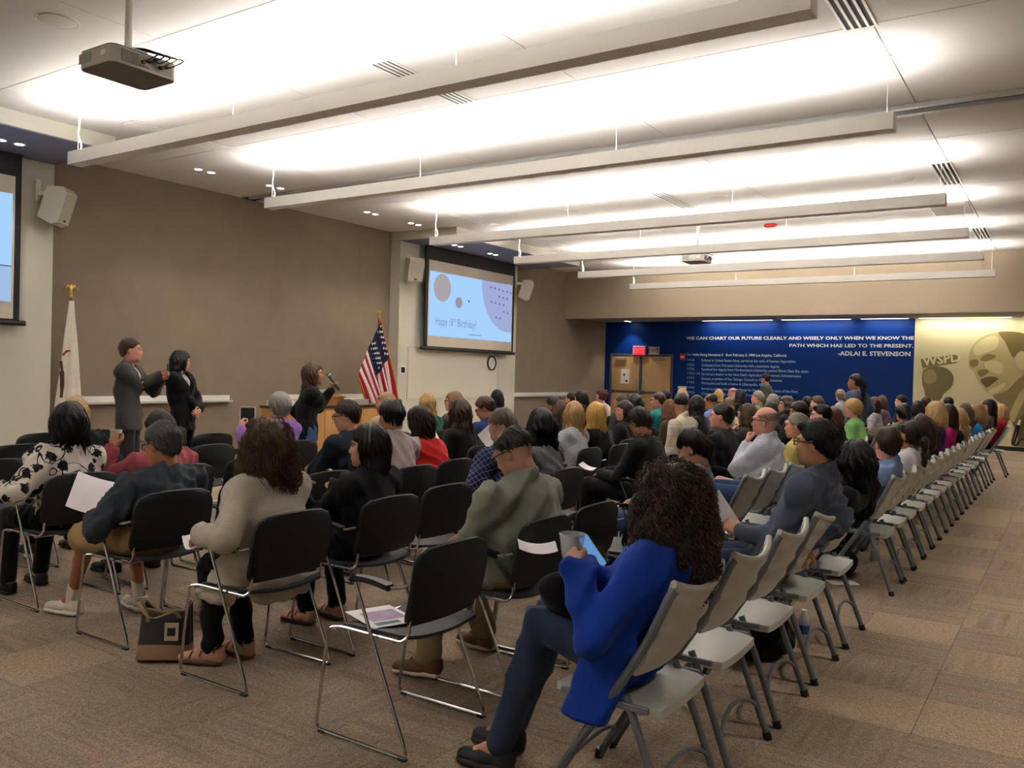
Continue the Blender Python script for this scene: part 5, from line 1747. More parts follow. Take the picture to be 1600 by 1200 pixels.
        g.tube([(.108 + bk, -.010, .016 + up), (.111 + bk, 0, .018 + up), (.108 + bk, .010, .016 + up)], .0022, 5)
        go = g.build('glasses' if where == 'eyes' else 'sunglasses', M_BLACKP, root, smooth=True)
        go.matrix_local = Rm @ Matrix.Scale(sc, 4)
    PEOPLE[pid] = dict(root=root, seat=seat, wr=WR, el=EL, head=Hc, R=R, phi=ph, Nk=Nk, Rm=Rm, hd=HD, short=None, ch=Ch, pv=Pv)
    if extra: extra(PEOPLE[pid])
    return PEOPLE[pid]
def to_world(p, v):
    c, s = math.cos(p['phi']), math.sin(p['phi'])
    return Vector((p['seat'][0] + c * v[0] - s * v[1], p['seat'][1] + s * v[0] + c * v[1], v[2]))
# ------------------------------------------------------------------ the audience
BLK = '#15130f'; DBR = '#33241a'; BRN = '#4a3222'; LBR = '#6b4c30'; BLD = '#a5855a'; LBL = '#bd9f70'; GRY = '#77726c'; LGR = '#a39d95'
TAN = '#a06c4c'; LIGHT = '#c4917a'; ROSY = '#c98d78'; BROWN = '#7d5139'
JEANS = ('denim', '#33486a'); DKJ = ('denim', '#232f45'); BLKT = ('plain', '#17171a'); KHAKI = ('plain', '#8d7a5c'); GREYT = ('plain', '#3d3f44')
CH = []        # chairs: (kind, x, y, short description of whoever sits there)
def sit(pid, desc, px, X, chair='black', cx=None, cy=None, short=None, **kw):
    """desc = label of the person; short = words that name the sitter in the chair's label"""
    ht = on_x(px[0], px[1], X)
    x = cx if cx is not None else ht[0] + .02
    y = cy if cy is not None else ht[1]
    p = person(pid, desc, px, X, seat=(x, y), chairk=chair or 'black', **kw)
    if chair:
        place_chair(chair, x, y, ('black stacking chair' if chair == 'black' else 'grey plastic folding chair') + ' under the person in ' + short)
    return p

# ---- near rows, left to right
sit('floral', 'person in white blouse with black floral print at the left edge', (108, 631), -5.42, cx=-5.38, cy=2.95, short='the black and white floral blouse', look=14, pitch=4, hair=('long', BLK), top=('floral', '#cfc6bd', '#141317'), bottom=BLKT,
    skin=LIGHT, length=.10, vol=1.9, strands=260, wide=1.06, topname='blouse', arms=('arm', 'lap'), shoe=('flat', '#121212', '#0c0c0c'), legs={'L': ((.36, .16, .5), (.34, .17, .095), 10), 'R': ((.38, -.10, .52), (.42, -.08, .095), -5)},
    armspec={'L': ((.16, .30, .69), (.95, -.1, -.25), (0, .2, 1), (-.6, 1, -.2), 'relaxed')})
sit('tee', 'person in dark blue-grey tee and khaki shorts reading a white sheet', (250, 659), -4.38, cx=-4.34, cy=2.88, short='the khaki shorts and white sneakers', look=40, pitch=14, sex='m', hair=('short', '#4a4743'), top=('plain', '#333b44'), bottom=('plain', '#9a8058'),
    skin=TAN, shorts=True, socks='#d8d0c8', shoe=('sneaker', '#c9c1b4', '#d8d2c6', '#8a847c'), glasses=True, wide=1.08, fat=.35, vol=1.1, strands=420, topname='tee', sleeve='three', stoop=.03,
    armspec={'L': ((.22, .20, .68), (.8, -.6, -.1), (.2, .2, .95), (-.4, 1, -.3), 'relaxed'), 'R': ((.33, -.05, .66), (.8, .4, 0), (0, -.3, .9), (-.3, -.8, -.6), 'hold')},
    legs={'L': ((.42, .14, .50), (.62, .10, .10), 12), 'R': ((.40, -.14, .51), (.40, -.20, .10), -12)})
sit('beige', 'person in chunky beige knit cardigan, black leggings and brown sandals', (420, 657), -3.40, cx=-3.34, cy=2.84, short='the beige knit cardigan', look=8, hair=('wavy', '#57402f'), top=('knit', '#c9bfb2', '#111111'), bottom=('plain', '#14141a'),
    skin=LIGHT, length=.19, strands=900, wide=1.08, hem=.1, topname='cardigan', shoe=('sandal', '#b98a72', '#5a3a26', '#7a4a30'), thin_legs=True,
    armspec={'L': ((.16, .25, .70), (.85, -.2, -.4), (0, .4, 1), (-.6, 1, -.3), 'relaxed'), 'R': ((.24, -.12, .66), (.7, .6, -.3), (0, 0, 1), (-.5, -.8, -.4), 'relaxed')},
    legs={'L': ((.30, .08, .50), (.26, .09, .095), 25), 'R': ((.36, -.10, .50), (.22, -.08, .095), -5)},
    hang=[((.06, .13, .52), (.10, .19, .40), .085, .075, (1, 0, 0), (1.9, .55)), ((-.14, .0, .47), (-.15, .0, .40), .05, .04, (0, 1, 0), (3.8, .6))])
sit('blackw', 'person in black sweater and stacked bracelets, profile turned left, headband on', (577, 664), -3.42, cx=-3.34, cy=3.54, short='the black sweater and bracelets', look=84, sex='f', hair=('bob', '#241a16'), top=('plain', '#121216'), bottom=BLKT,
    skin=LIGHT, length=.16, strands=420, wide=1.12, body=None, topname='sweater', vol=1.3,
    legs={'L': ((.38, .10, .51), (.40, .03, .10), 5), 'R': ((.38, -.14, .51), (.34, -.16, .10), -10)}, shoe=('sandal2', '#b98a72', '#3a3230', '#6b5a4c'),
    armspec={'L': ((.27, .26, .88), (.25, -.95, .05), (.1, .05, 1), (.0, .6, -1), 'relaxed'), 'R': ((.26, .02, .84), (.3, .9, 0), (0, 0, 1), (0, -1, -.6), 'relaxed')})
sit('olive', 'person in olive canvas jacket and khakis looking down', (788, 673), -2.42, cx=-2.34, cy=3.54, short='the olive canvas jacket', look=62, pitch=30, sex='m', hair=('balding', '#2e2a28'), top=('plain', '#7d8276'), bottom=('plain', '#7d6e55'),
    skin='#b98a72', glasses=True, wide=1.38, fat=.9, collar=True, jacket=None, topname='jacket', shoe=('loafer', '#5f402a', '#c9bfa8', '#8a6a48'), socks='#1a1a1a', stoop=.07, strands=260,
    armspec={'L': ((.30, .17, .60), (.8, -.5, -.3), (.1, .3, .95), (-.3, 1, -.4), 'relaxed'), 'R': ((.32, -.12, .62), (.8, .4, -.3), (0, 0, 1), (-.3, -1, -.4), 'relaxed')},
    legs={'L': ((.36, .16, .50), (.28, .26, .10), 15), 'R': ((.38, -.16, .50), (.30, -.24, .10), -10)})
sit('curly', 'person in royal blue fleece and jeans holding a phone and a plastic cup', (1047, 728), -1.2, 'folding', cx=-1.28, cy=2.78, short='the royal blue fleece', look=22, pitch=10, hair=('curly', '#57473c'), top=('fleece', '#123a9e'), bottom=('denim', '#2c3a52'),
    skin=LIGHT, length=.27, strands=1500, wide=1.10, topname='fleece', shoe=('sneaker', '#20242a', '#33282c', '#9aa0a8'), stoop=.02,
    armspec={'L': ((.16, .17, .84), (.62, -.55, .42), (.1, 1, .2), (-.5, .9, -.7), 'hold'), 'R': ((.17, -.10, .82), (.75, .5, .25), (.0, -.8, .5), (-.4, -.6, -.8), 'hold')},
    legs={'L': ((.34, .09, .60), (.50, .11, .10), 5), 'R': ((.36, -.04, .62), (.56, -.06, .10), 0)},
    hang=[((.0, .20, .60), (.10, .23, .30), .075, .085, (1, 0, 0), (1.9, .5)), ((.04, .05, .55), (.03, .03, .48), .10, .09, (0, 1, 0), (1.5, .8))])
sit('navyman', 'person in slate-blue shirt and glasses holding a white sheet, arm hanging over the seat', (1279, 655), -1.12, 'folding', cx=-1.28, cy=4.6, short='the slate-blue shirt', look=68, sex='m', hair=('part', '#14110f'), top=('plain', '#4a5266'), bottom=DKJ,
    skin='#b98363', glasses=True, wide=1.12, collar=True, strands=420, vol=.75, shoe=('loafer', '#1a1816', '#111111'),
    armspec={'L': ((.20, .10, .70), (.9, -.2, .3), (.0, .7, .6), (-.4, .3, -1), 'hold'), 'R': ((-.13, -.33, .50), (.1, 0, -1), (0, -1, 0), (-.9, -.5, 0), 'relaxed')})
# ---- folding row behind the navy shirt
sit('longblack', 'person in black top slumped low beside the slate-blue shirt', (1336, 690), -1.06, 'folding', cx=-1.28, cy=5.3, short='the black top by the slate-blue shirt', look=20, pitch=12, hair=('long', BLK), top=('plain', '#17161a'), bottom=BLKT, skin=TAN, length=.18, strands=260, vol=1.6)
sit('lblue', 'person in light blue button shirt seen from behind', (1388, 667), -1.14, 'folding', cx=-1.28, cy=6.77, short='the light blue button shirt', look=25, sex='m', hair=('short', '#3a2b20'), top=('plain', '#7d97c4'), bottom=DKJ, skin=ROSY, collar=True, wide=1.05, strands=260)
sit('whitetop', 'person in white scoop top with sunglasses pushed up on the head', (1424, 658), -1.13, 'folding', cx=-1.28, cy=7.85, short='the white scoop top', look=55, hair=('pony', '#2b1e17'), top=('plain', '#cfcdd2'), bottom=BLKT, skin=TAN, glasses='head', length=.22, sleeve='short', strands=160)
sit('darkwave', 'person in dark navy top just left of the purple sweater', (1441, 649), -1.18, 'folding', cx=-1.28, cy=8.95, short='the dark navy top by the purple sweater', look=20, hair=('wavy', '#2a1c16'), top=('plain', '#1c2030'), bottom=BLKT, skin=TAN, length=.14)
sit('purple2', 'person in dark purple sweater near the end of the last row', (1462, 628), -1.21, 'folding', cx=-1.28, cy=9.95, short='the dark purple sweater', look=35, hair=('bob', '#a3875c'), top=('plain', '#35203f'), bottom=BLKT, skin=ROSY, length=.08, wide=1.1, vol=1.6)
sit('pinktop', 'person in hot pink sweater near the end of the last row', (1482, 631), -1.19, 'folding', cx=-1.28, cy=10.95, short='the hot pink sweater', look=20, hair=('bob', '#2d1d16'), top=('plain', '#b81f78'), bottom=('plain', '#8a2038'), skin=ROSY, length=.16)
sit('blondnavy', 'person in navy top right of the hot pink sweater', (1499, 638), -1.12, 'folding', cx=-1.28, cy=11.5, short='the navy top right of the pink sweater', look=15, hair=('long', LBL), top=('plain', '#20263c'), bottom=BLKT, skin=ROSY, length=.2)
sit('greyend', 'person in pale grey sweater in the last row, left of the bright blue top', (1508, 631), -1.16, 'folding', cx=-1.28, cy=12.5, short='the pale grey sweater', look=18, hair=('long', '#4f3a28'), top=('plain', '#a9aebb'), bottom=BLKT, skin=ROSY, length=.12)
sit('brightblue', 'person in bright sky blue top near the end of the last row', (1526, 631), -1.12, 'folding', cx=-1.28, cy=13.6, short='the bright sky blue top', look=18, hair=('wavy', '#8d6d48'), top=('plain', '#1383cf'), bottom=BLKT, skin=ROSY, length=.10)
sit('farface', 'person in grey top at the far end, face turned to the camera', (1545, 624), -1.1, 'folding', cx=-1.25, cy=15.4, short='the grey top facing the camera', look=118, hair=('long', '#120f0f'), top=('plain', '#55535a'), bottom=BLKT, skin=ROSY, length=.18)
sit('redcoat', 'person in dark red top at the far end of the last row', (1565, 631), -.98, 'folding', cx=-1.12, cy=16.5, short='the dark red top', look=15, hair=('long', BLD), top=('plain', '#8d1424'), bottom=BLKT, skin=ROSY, length=.12)
# ---- second and third rows, middle of the picture
sit('pony', 'person in grey tee bent over reading, behind the royal blue fleece', (1071, 673), -2.2, cx=-2.3, cy=5.45, short='the grey tee bent over reading', look=78, pitch=26, hair=('pony', '#1c1614'), top=('plain', '#8b8f98'), bottom=JEANS, skin=LIGHT, length=.2, sleeve='short', strands=240)
sit('bald', 'person in white textured shirt and jeans resting chin on fist', (1197, 636), -2.15, 'folding', cx=-2.1, cy=7.12, short='the white textured shirt', look=80, sex='m', hair=('fringe', '#8d6c5b'), top=('pin', '#c6c7d6', '#8f92a8'), bottom=('denim', '#33476b'), skin='#c98f7a', glasses=True, wide=1.14, fat=.4, collar=True,
    armspec={'L': ((.27, .06, .93), (-.1, -.25, .95), (.9, .3, .2), (.5, .7, -1), 'fist'), 'R': ((.22, .06, .72), (.1, 1, 0), (.8, .1, .6), (.2, -1, -.5), 'relaxed')},
    legs={'L': ((.42, .12, .56), (.55, .1, .10), 10), 'R': ((.44, -.05, .62), (.5, .12, .30), 20)})
sit('blkread', 'person all in black bent over a small white card, legs crossed', (990, 639), -3.12, cx=-2.98, cy=6.52, short='all black reading a white card', look=52, pitch=34, hair=('pony', '#2b211c'), top=('plain', '#0f0f12'), bottom=('plain', '#0e0e10'), skin=TAN, glasses=True, length=.16, wide=1.06, strands=200, topname='sweater', stoop=.05,
    armspec={'L': ((.36, .06, .68), (.75, -.35, -.2), (.1, .3, .9), (-.3, 1, -.5), 'hold'), 'R': ((.36, -.05, .68), (.7, .4, -.2), (0, -.2, .9), (-.3, -1, -.5), 'hold')},
    legs={'L': ((.46, .10, .58), (.52, .06, .14), 5), 'R': ((.46, -.08, .54), (.36, .0, .10), 0)})
sit('plaid', 'person in navy windowpane plaid shirt in front of the olive jacket', (781, 639), -3.42, cx=-3.34, cy=4.95, short='the navy plaid shirt', look=35, pitch=12, sex='m', hair=('balding', '#6e6359'), top=('plaid', '#161d40', '#6d7694'), bottom=JEANS, skin=LIGHT, wide=1.15, fat=.4, collar=True, stoop=.04, vol=1.2, strands=200, sleeve='three',
    armspec={'L': ((.24, .28, .66), (.85, -.3, -.3), (0, .3, 1), (-.4, 1, -.2), 'relaxed'), 'R': ((.3, -.1, .64), (.8, .4, -.3), (0, 0, 1), (-.3, -1, -.4), 'relaxed')})
sit('greysw', 'person in heather grey sweater with papers, right of the olive jacket', (846, 642), -3.42, cx=-3.34, cy=5.5, short='the heather grey sweater', look=18, pitch=8, hair=('long', '#131110'), top=('speckle', '#77757f', '#55535c'), bottom=BLKT, skin=TAN, length=.17, vol=2.4, strands=300, topname='sweater')
sit('spiky', 'person in pale pinkish oxford shirt left of the red top', (612, 626), -4.30, cx=-4.22, cy=4.8, short='the pale pinkish oxford shirt', look=35, sex='m', hair=('spiky', '#0f0d0d'), top=('plain', '#a8989a'), bottom=DKJ, skin='#b3805f', collar=True, strands=160)
sit('red', 'person in bright red top leaning left', (650, 636), -4.46, cx=-4.3, cy=5.4, short='the bright red top', look=42, pitch=12, roll=-14, hair=('bob', '#2a1d17'), top=('plain', '#b8201f'), bottom=('plain', '#5e1420'), skin=ROSY, length=.2, strands=260, vol=1.3, stoop=.02)
sit('navytee', 'person in navy tee and glasses reading, left of the pinkish shirt', (538, 626), -5.1, cx=-5.05, cy=5.2, short='the navy tee', look=72, pitch=12, sex='m', hair=('short', '#33261d'), top=('plain', '#1b2131'), bottom=JEANS, skin=LIGHT, glasses=True, sleeve='elbow', strands=200, topname='tee', stoop=.03,
    armspec={'L': ((.34, .12, .68), (.85, -.4, -.2), (0, .3, 1), (-.3, 1, -.4), 'hold'), 'R': ((.34, -.1, .68), (.8, .4, -.2), (0, 0, 1), (-.3, -1, -.4), 'hold')})
sit('pink', 'person in dusty pink shirt holding a paper cup, behind the dark tee', (250, 642), -5.42, cx=-5.36, cy=3.66, short='the dusty pink shirt', look=25, hair=('short', '#2a201c'), top=('plain', '#9c4a55'), bottom=BLKT, skin=TAN, vol=1.5, wide=1.05, sex='m', strands=160,
    armspec={'L': ((.22, .26, .92), (.3, -.2, .9), (-.2, .9, .2), (.3, .8, -1), 'hold'), 'R': ARMS['lap']})
sit('blondL', 'person in black jacket hidden behind the floral blouse', (117, 620), -6.45, cx=-6.4, cy=3.62, short='the black jacket behind the floral blouse', look=20, hair=('bob', LBL), top=('plain', '#17181a'), bottom=BLKT, skin=LIGHT, length=.1)
sit('purple', 'person in lilac shirt holding up a tablet', (437, 615), -6.4, cx=-6.34, cy=5.6, short='the lilac shirt', look=25, hair=('pixie', '#8d8782'), top=('plain', '#8a62b0'), bottom=BLKT, skin=LIGHT, vol=1.3, strands=240,
    armspec={'L': ((.34, .22, .92), (.4, -.3, .8), (-.1, .95, .1), (-.1, .8, -1), 'hold'), 'R': ((.36, -.06, .80), (.5, .5, .4), (.2, -.9, .2), (-.3, -.8, -1), 'hold')})
sit('blondpodium', 'person in beige top with raised hand before the wooden counter', (603, 613), -6.5, cx=-6.5, cy=7.2, short='the beige top before the counter', look=80, hair=('bob', '#9c7f56'), top=('plain', '#a08a70'), bottom=BLKT, skin=ROSY, length=.06, armspec={'L': ((.24, .34, .98), (.1, -.1, 1), (.2, 1, 0), (.2, .8, -1), 'relaxed'), 'R': ARMS['lap']})
sit('green', 'person in dark green jacket before the whiteboard', (668, 614), -6.42, cx=-6.4, cy=7.9, short='the dark green jacket', look=10, hair=('bob', '#ae8c58'), top=('plain', '#1e4a3c'), bottom=BLKT, skin=ROSY, length=.14, topname='jacket', collar=True)
sit('glasses13', 'person in grey cardigan turned left, before the whiteboard', (709, 612), -6.45, cx=-6.4, cy=8.5, short='the grey cardigan before the whiteboard', look=82, hair=('long', '#7a5a3c'), top=('plain', '#4c4a4e'), bottom=BLKT, skin=ROSY, glasses=True, length=.1)
sit('longbrown', 'person in black sweater, long sleeves, holding a white sheet near the red top', (718, 625), -4.95, cx=-4.9, cy=6.6, short='the black sweater right of the red top', look=28, pitch=6, hair=('long', '#3a281d'), top=('plain', '#151416'), bottom=BLKT, skin=ROSY, length=.2, strands=160, vol=1.4)
sit('bluegl', 'person in royal blue shirt and glasses looking down to the left', (752, 621), -5.45, cx=-5.4, cy=7.6, short='the royal blue shirt', look=82, pitch=24, sex='m', hair=('short', '#3a2418'), top=('plain', '#1d3268'), bottom=DKJ, skin='#c58470', glasses=True, collar=True)
sit('bluefar', 'person in cornflower blue top before the far end of the whiteboard', (777, 609), -7.4, cx=-7.4, cy=10.8, short='the cornflower blue top', look=12, hair=('bob', '#120f10'), top=('plain', '#3c6cc0'), bottom=BLKT, skin=TAN, length=.1)
sit('shadesblk', 'person in black top with sunglasses on the head, behind the grey sweater', (875, 626), -5.0, cx=-4.97, cy=8.5, short='the black top and sunglasses', look=18, hair=('long', '#4a3122'), top=('plain', '#141317'), bottom=BLKT, skin=ROSY, glasses='head', length=.2)
sit('blondlong', 'person in pale grey blouse with sunglasses on the head', (897, 627), -4.1, cx=-4.06, cy=7.2, short='the pale grey blouse', look=18, hair=('long', '#97794f'), top=('speckle', '#a4a7ae', '#85888f'), bottom=('plain', '#2a2a45'), skin=ROSY, glasses='head', length=.33, strands=200, topname='blouse')
sit('blondbob', 'person in black top right of the pale grey blouse', (931, 629), -4.1, cx=-4.06, cy=7.85, short='the black top right of the pale grey blouse', look=15, hair=('bob', '#b8944f'), top=('plain', '#131215'), bottom=BLKT, skin=ROSY, length=.22, vol=1.5, strands=200)
sit('darkman', 'person in charcoal jacket, front rows, seen behind the sunglasses wearer', (864, 619), -5.6, cx=-5.6, cy=9.4, short='the charcoal jacket in the front rows', look=30, sex='m', hair=('balding', '#1b1614'), top=('plain', '#2a2a2d'), bottom=BLKT, skin='#b3805f')
sit('dark24', 'person in black coat, front rows, left of the cream top', (908, 611), -6.6, cx=-6.57, cy=12.0, short='the black coat left of the cream top', look=60, hair=('bob', '#120f0f'), top=('plain', '#16161a'), bottom=BLKT, skin='#b3805f', length=.12, vol=1.6)
sit('dark24b', 'person in dark coat behind the black coat by the brown wall', (893, 613), -7.4, cx=-7.4, cy=13.1, short='the dark coat by the brown wall', look=60, hair=('short', '#17120f'), top=('plain', '#1f1d1e'), bottom=BLKT, skin='#b3805f', sex='m')
sit('updo', 'person in cream short-sleeved top near the double door', (940, 608), -6.9, cx=-6.9, cy=13.3, short='the cream short-sleeved top', look=50, hair=('bun', '#4a2320'), top=('plain', '#c3b09c'), bottom=BLKT, skin=ROSY, sleeve='short')
sit('face26', 'person in dark top, face turned half to the camera, behind the all-black reader', (976, 626), -4.5, cx=-4.47, cy=9.3, short='the dark top turned to the camera', look=112, hair=('bob', '#1a1210'), top=('plain', '#222024'), bottom=BLKT, skin=ROSY, length=.16)
sit('grey26', 'person in grey jacket before the left leaf of the double door', (970, 616), -5.7, cx=-5.67, cy=11.55, short='the grey jacket before the double door', look=50, sex='m', hair=('balding', '#4d4138'), top=('plain', '#3b3a3c'), bottom=BLKT, skin='#b3805f')
sit('dark27', 'person in black fleece left of the teal shirt', (991, 615), -5.0, cx=-4.97, cy=10.62, short='the black fleece left of the teal shirt', look=20, hair=('wavy', '#110e0e'), top=('plain', '#141416'), bottom=BLKT, skin=BROWN, length=.12)
sit('teal', 'person in teal shirt and glasses before the double door', (1029, 613), -5.4, cx=-5.35, cy=12.4, short='the teal shirt', look=78, sex='m', hair=('short', '#3a2c22'), top=('plain', '#2b7f84'), bottom=DKJ, skin=ROSY, glasses=True, collar=True)
sit('behindteal', 'person in dark top far behind the teal shirt', (1040, 609), -6.4, cx=-6.4, cy=14.95, short='the dark top behind the teal shirt', look=40, sex='m', hair=('short', '#2a201a'), top=('plain', '#26282c'), bottom=BLKT, skin=ROSY)
sit('stripe', 'person in cream sweater with broad bands seen from behind', (1065, 615), -3.6, cx=-3.52, cy=8.85, short='the banded cream sweater', look=4, sex='m', hair=('buzz', '#2b211d'), top=('stripe', '#c9bda2', '#ddd9d2'), bottom=('plain', '#4a3a2c'), skin='#b9876a', wide=1.2, fat=.3, collar=True, topname='sweater', vol=1.4)
sit('brown31', 'person in brown jacket left of the banded cream sweater', (1047, 624), -4.35, cx=-4.3, cy=10.4, short='the brown jacket left of the banded sweater', look=12, hair=('long', '#6b4730'), top=('plain', '#4a3b33'), bottom=BLKT, skin=ROSY, length=.16)
sit('blond31', 'person in olive coat far behind the banded cream sweater', (1066, 607), -5.6, cx=-5.57, cy=13.8, short='the olive coat behind the banded sweater', look=20, hair=('bob', '#a5875a'), top=('plain', '#45412f'), bottom=BLKT, skin=ROSY)
sit('long30', 'person in black cardigan right of the banded cream sweater', (1089, 618), -4.3, cx=-4.25, cy=11.1, short='the black cardigan right of the banded sweater', look=12, hair=('long', '#26201d'), top=('plain', '#1a191c'), bottom=BLKT, skin=TAN, length=.3, vol=1.5)
sit('gl31', 'person in pale blue shirt and glasses behind the dark suit', (1109, 616), -4.7, cx=-4.7, cy=12.7, short='the pale blue shirt and glasses', look=80, pitch=6, sex='m', hair=('balding', '#1c1715'), top=('plain', '#6b7fae'), bottom=BLKT, skin=TAN, glasses=True, collar=True)
sit('suit', 'person in dark suit jacket and open white collar, profile to the left', (1128, 630), -2.85, cx=-2.78, cy=8.0, short='the dark suit jacket and white collar', look=84, sex='m', hair=('short', '#221a15'), top=('plain', '#17191f'), bottom=('plain', '#191b21'), skin=ROSY, lapel='#c9c6c4', wide=1.1, strands=200)
sit('sleeveless', 'person in white sleeveless top right of the dark suit', (1139, 621), -4.2, cx=-4.2, cy=12.1, short='the white sleeveless top', look=20, hair=('pony', '#6b5238'), top=('plain', '#cfc8bf'), bottom=BLKT, skin=TAN, sleeve='none', length=.2)
sit('blond34', 'person in dark dress by the timeline lettering, far rows', (1123, 608), -6.4, cx=-6.4, cy=17.8, short='the dark dress by the timeline lettering', look=14, hair=('long', '#ae8d50'), top=('plain', '#222026'), bottom=BLKT, skin=ROSY, length=.2)
sit('bald35', 'person in grey polo at the far end of the front rows', (1145, 606), -6.9, cx=-6.9, cy=20.2, short='the grey polo at the far end', look=70, sex='m', hair=('fringe', '#7d6251'), top=('plain', '#5d5f63'), bottom=BLKT, skin=ROSY)
sit('dark36', 'person in black jacket beside the grey polo, far rows', (1156, 608), -5.4, cx=-5.37, cy=16.3, short='the black jacket beside the grey polo', look=40, hair=('long', '#1b1512'), top=('plain', '#17171a'), bottom=BLKT, skin=ROSY, length=.16)
sit('olive37', 'person in dark olive coat with hand at the mouth, left of the white shirt', (1167, 631), -3.1, cx=-3.05, cy=9.7, short='the dark olive coat', look=62, hair=('bob', '#4a3724'), top=('plain', '#34322c'), bottom=BLKT, skin=ROSY, length=.10, armspec={'L': ARMS['chin'], 'R': ARMS['lap']})
sit('grey39', 'person in pale sage shirt, far rows, profile to the left', (1184, 611), -4.9, cx=-4.85, cy=15.75, short='the pale sage shirt', look=84, sex='m', hair=('short', '#7d776f'), top=('plain', '#787a66'), bottom=BLKT, skin='#c98672', collar=True)
sit('dark42', 'person in black top behind the white textured shirt', (1203, 627), -3.4, cx=-3.37, cy=11.5, short='the black top behind the white shirt', look=20, hair=('bob', '#2a1a14'), top=('plain', '#141417'), bottom=BLKT, skin=ROSY, length=.14)
sit('grey40', 'person in black coat, far rows, right of the pale sage shirt', (1208, 615), -4.2, cx=-4.2, cy=14.3, short='the black coat right of the sage shirt', look=16, hair=('long', '#98918a'), top=('plain', '#1b1b1e'), bottom=BLKT, skin=ROSY, length=.28)
sit('curl41', 'person in dark blouse half turned to the camera, far rows, beside a black coat', (1229, 619), -3.6, cx=-3.57, cy=13.05, short='the dark blouse turned to the camera', look=100, hair=('wavy', '#3d2a20'), top=('plain', '#25222a'), bottom=BLKT, skin=ROSY, length=.14)
sit('face43', 'person in black jacket with hands at the mouth, behind the yellow shirt', (1248, 628), -2.9, cx=-2.87, cy=11.05, short='the black jacket with hands at the mouth', look=112, hair=('pixie', '#17110f'), top=('plain', '#17171b'), bottom=BLKT, skin='#b98768', armspec={'L': ARMS['chin'], 'R': ARMS['chin']})
sit('yellow', 'person in yellow polo behind the slate-blue shirt', (1246, 645), -2.25, 'folding', cx=-2.2, cy=8.45, short='the yellow polo', look=80, sex='m', hair=('short', '#6b655c'), top=('plain', '#b5a45e'), bottom=KHAKI, skin='#b98063', collar=True)
sit('dark48', 'person in dark suit, far rows, left of the grey blazer', (1261, 619), -4.4, cx=-4.4, cy=17.4, short='the dark suit in the far rows', look=60, sex='m', hair=('short', '#181312'), top=('plain', '#1c1c20'), bottom=BLKT, skin=ROSY)
sit('brown45', 'person in grey blazer, far rows, over the slate-blue shirt', (1277, 619), -3.8, cx=-3.77, cy=15.65, short='the grey blazer in the far rows', look=75, sex='m', hair=('part', '#4a3022'), top=('plain', '#43444a'), bottom=BLKT, skin=ROSY, collar=True)
sit('dark46', 'person in dark sweater bent left, just over the slate-blue shirt', (1283, 632), -2.42, 'folding', cx=-2.3, cy=10.1, short='the dark sweater above the slate-blue shirt', look=95, sex='m', hair=('part', '#17110f'), top=('plain', '#24262c'), bottom=BLKT, skin=ROSY)
sit('brown47', 'person in black top left of the lime hoodie', (1304, 635), -2.42, 'folding', cx=-2.3, cy=10.75, short='the black top left of the lime hoodie', look=12, hair=('long', '#54382a'), top=('plain', '#17171a'), bottom=BLKT, skin=ROSY, length=.12)
sit('hoodie', 'person in lime green hoodie, profile to the left', (1333, 624), -2.42, 'folding', cx=-2.3, cy=11.85, short='the lime green hoodie', look=72, hair=('pixie', '#a07d4a'), top=('plain', '#7cb56b'), bottom=BLKT, skin=ROSY, hood=True, topname='hoodie')
sit('child54', 'person in white printed top below the standing blue-grey top', (1313, 609), -4.1, cx=-4.1, cy=18.82, short='the white printed top', look=25, hair=('pixie', '#8a7a66'), top=('speckle', '#c3c1c4', '#3b3d44'), bottom=BLKT, skin=ROSY)
sit('print55', 'person in white top with grey print, reading a sheet, far rows', (1366, 620), -2.75, 'folding', cx=-2.7, cy=15.1, short='the white top with grey print', look=18, hair=('bob', '#4a2f22'), top=('speckle', '#c9c6c8', '#56545c'), bottom=BLKT, skin=ROSY, length=.14)
sit('mauve56', 'person in mauve top behind the white top with grey print', (1378, 618), -3.05, cx=-3.0, cy=17.6, short='the mauve top in the far rows', look=18, hair=('long', '#5b4030'), top=('plain', '#6b4c63'), bottom=BLKT, skin=ROSY, length=.1)
sit('dark57', 'person in dark blue shirt close to the edge of the blue wall', (1408, 617), -2.9, cx=-2.9, cy=18.8, short='the dark blue shirt at the blue wall edge', look=80, sex='m', hair=('short', '#1d1512'), top=('plain', '#252b3c'), bottom=BLKT, skin=ROSY)
sit('short58', 'person in khaki green shirt with raised hands, over the light blue shirt', (1411, 631), -1.95, 'folding', cx=-2.1, cy=12.75, short='the khaki green shirt', look=20, hair=('pixie', '#1e1613'), top=('plain', '#5b5a42'), bottom=BLKT, skin=ROSY, arms=('phone', 'phone'))
sit('dark59', 'person in black shirt, far rows, right of the khaki green shirt', (1434, 626), -2.05, 'folding', cx=-2.1, cy=14.9, short='the black shirt beside khaki green', look=25, hair=('bob', '#17110f'), top=('plain', '#17171a'), bottom=BLKT, skin=TAN, length=.05)
sit('dark60', 'person in brown jacket, far rows, over the dark purple sweater', (1447, 620), -2.35, 'folding', cx=-2.3, cy=18.0, short='the brown jacket over the purple sweater', look=25, sex='m', hair=('short', '#3a2a22'), top=('plain', '#3a302a'), bottom=BLKT, skin=ROSY)
sit('dark64', 'person in black tee, far rows, right under the printed microphone', (1482, 620), -2.05, 'folding', cx=-2.0, cy=18.9, short='the black tee under the printed microphone', look=25, sex='m', hair=('short', '#131010'), top=('plain', '#19191c'), bottom=BLKT, skin=BROWN)

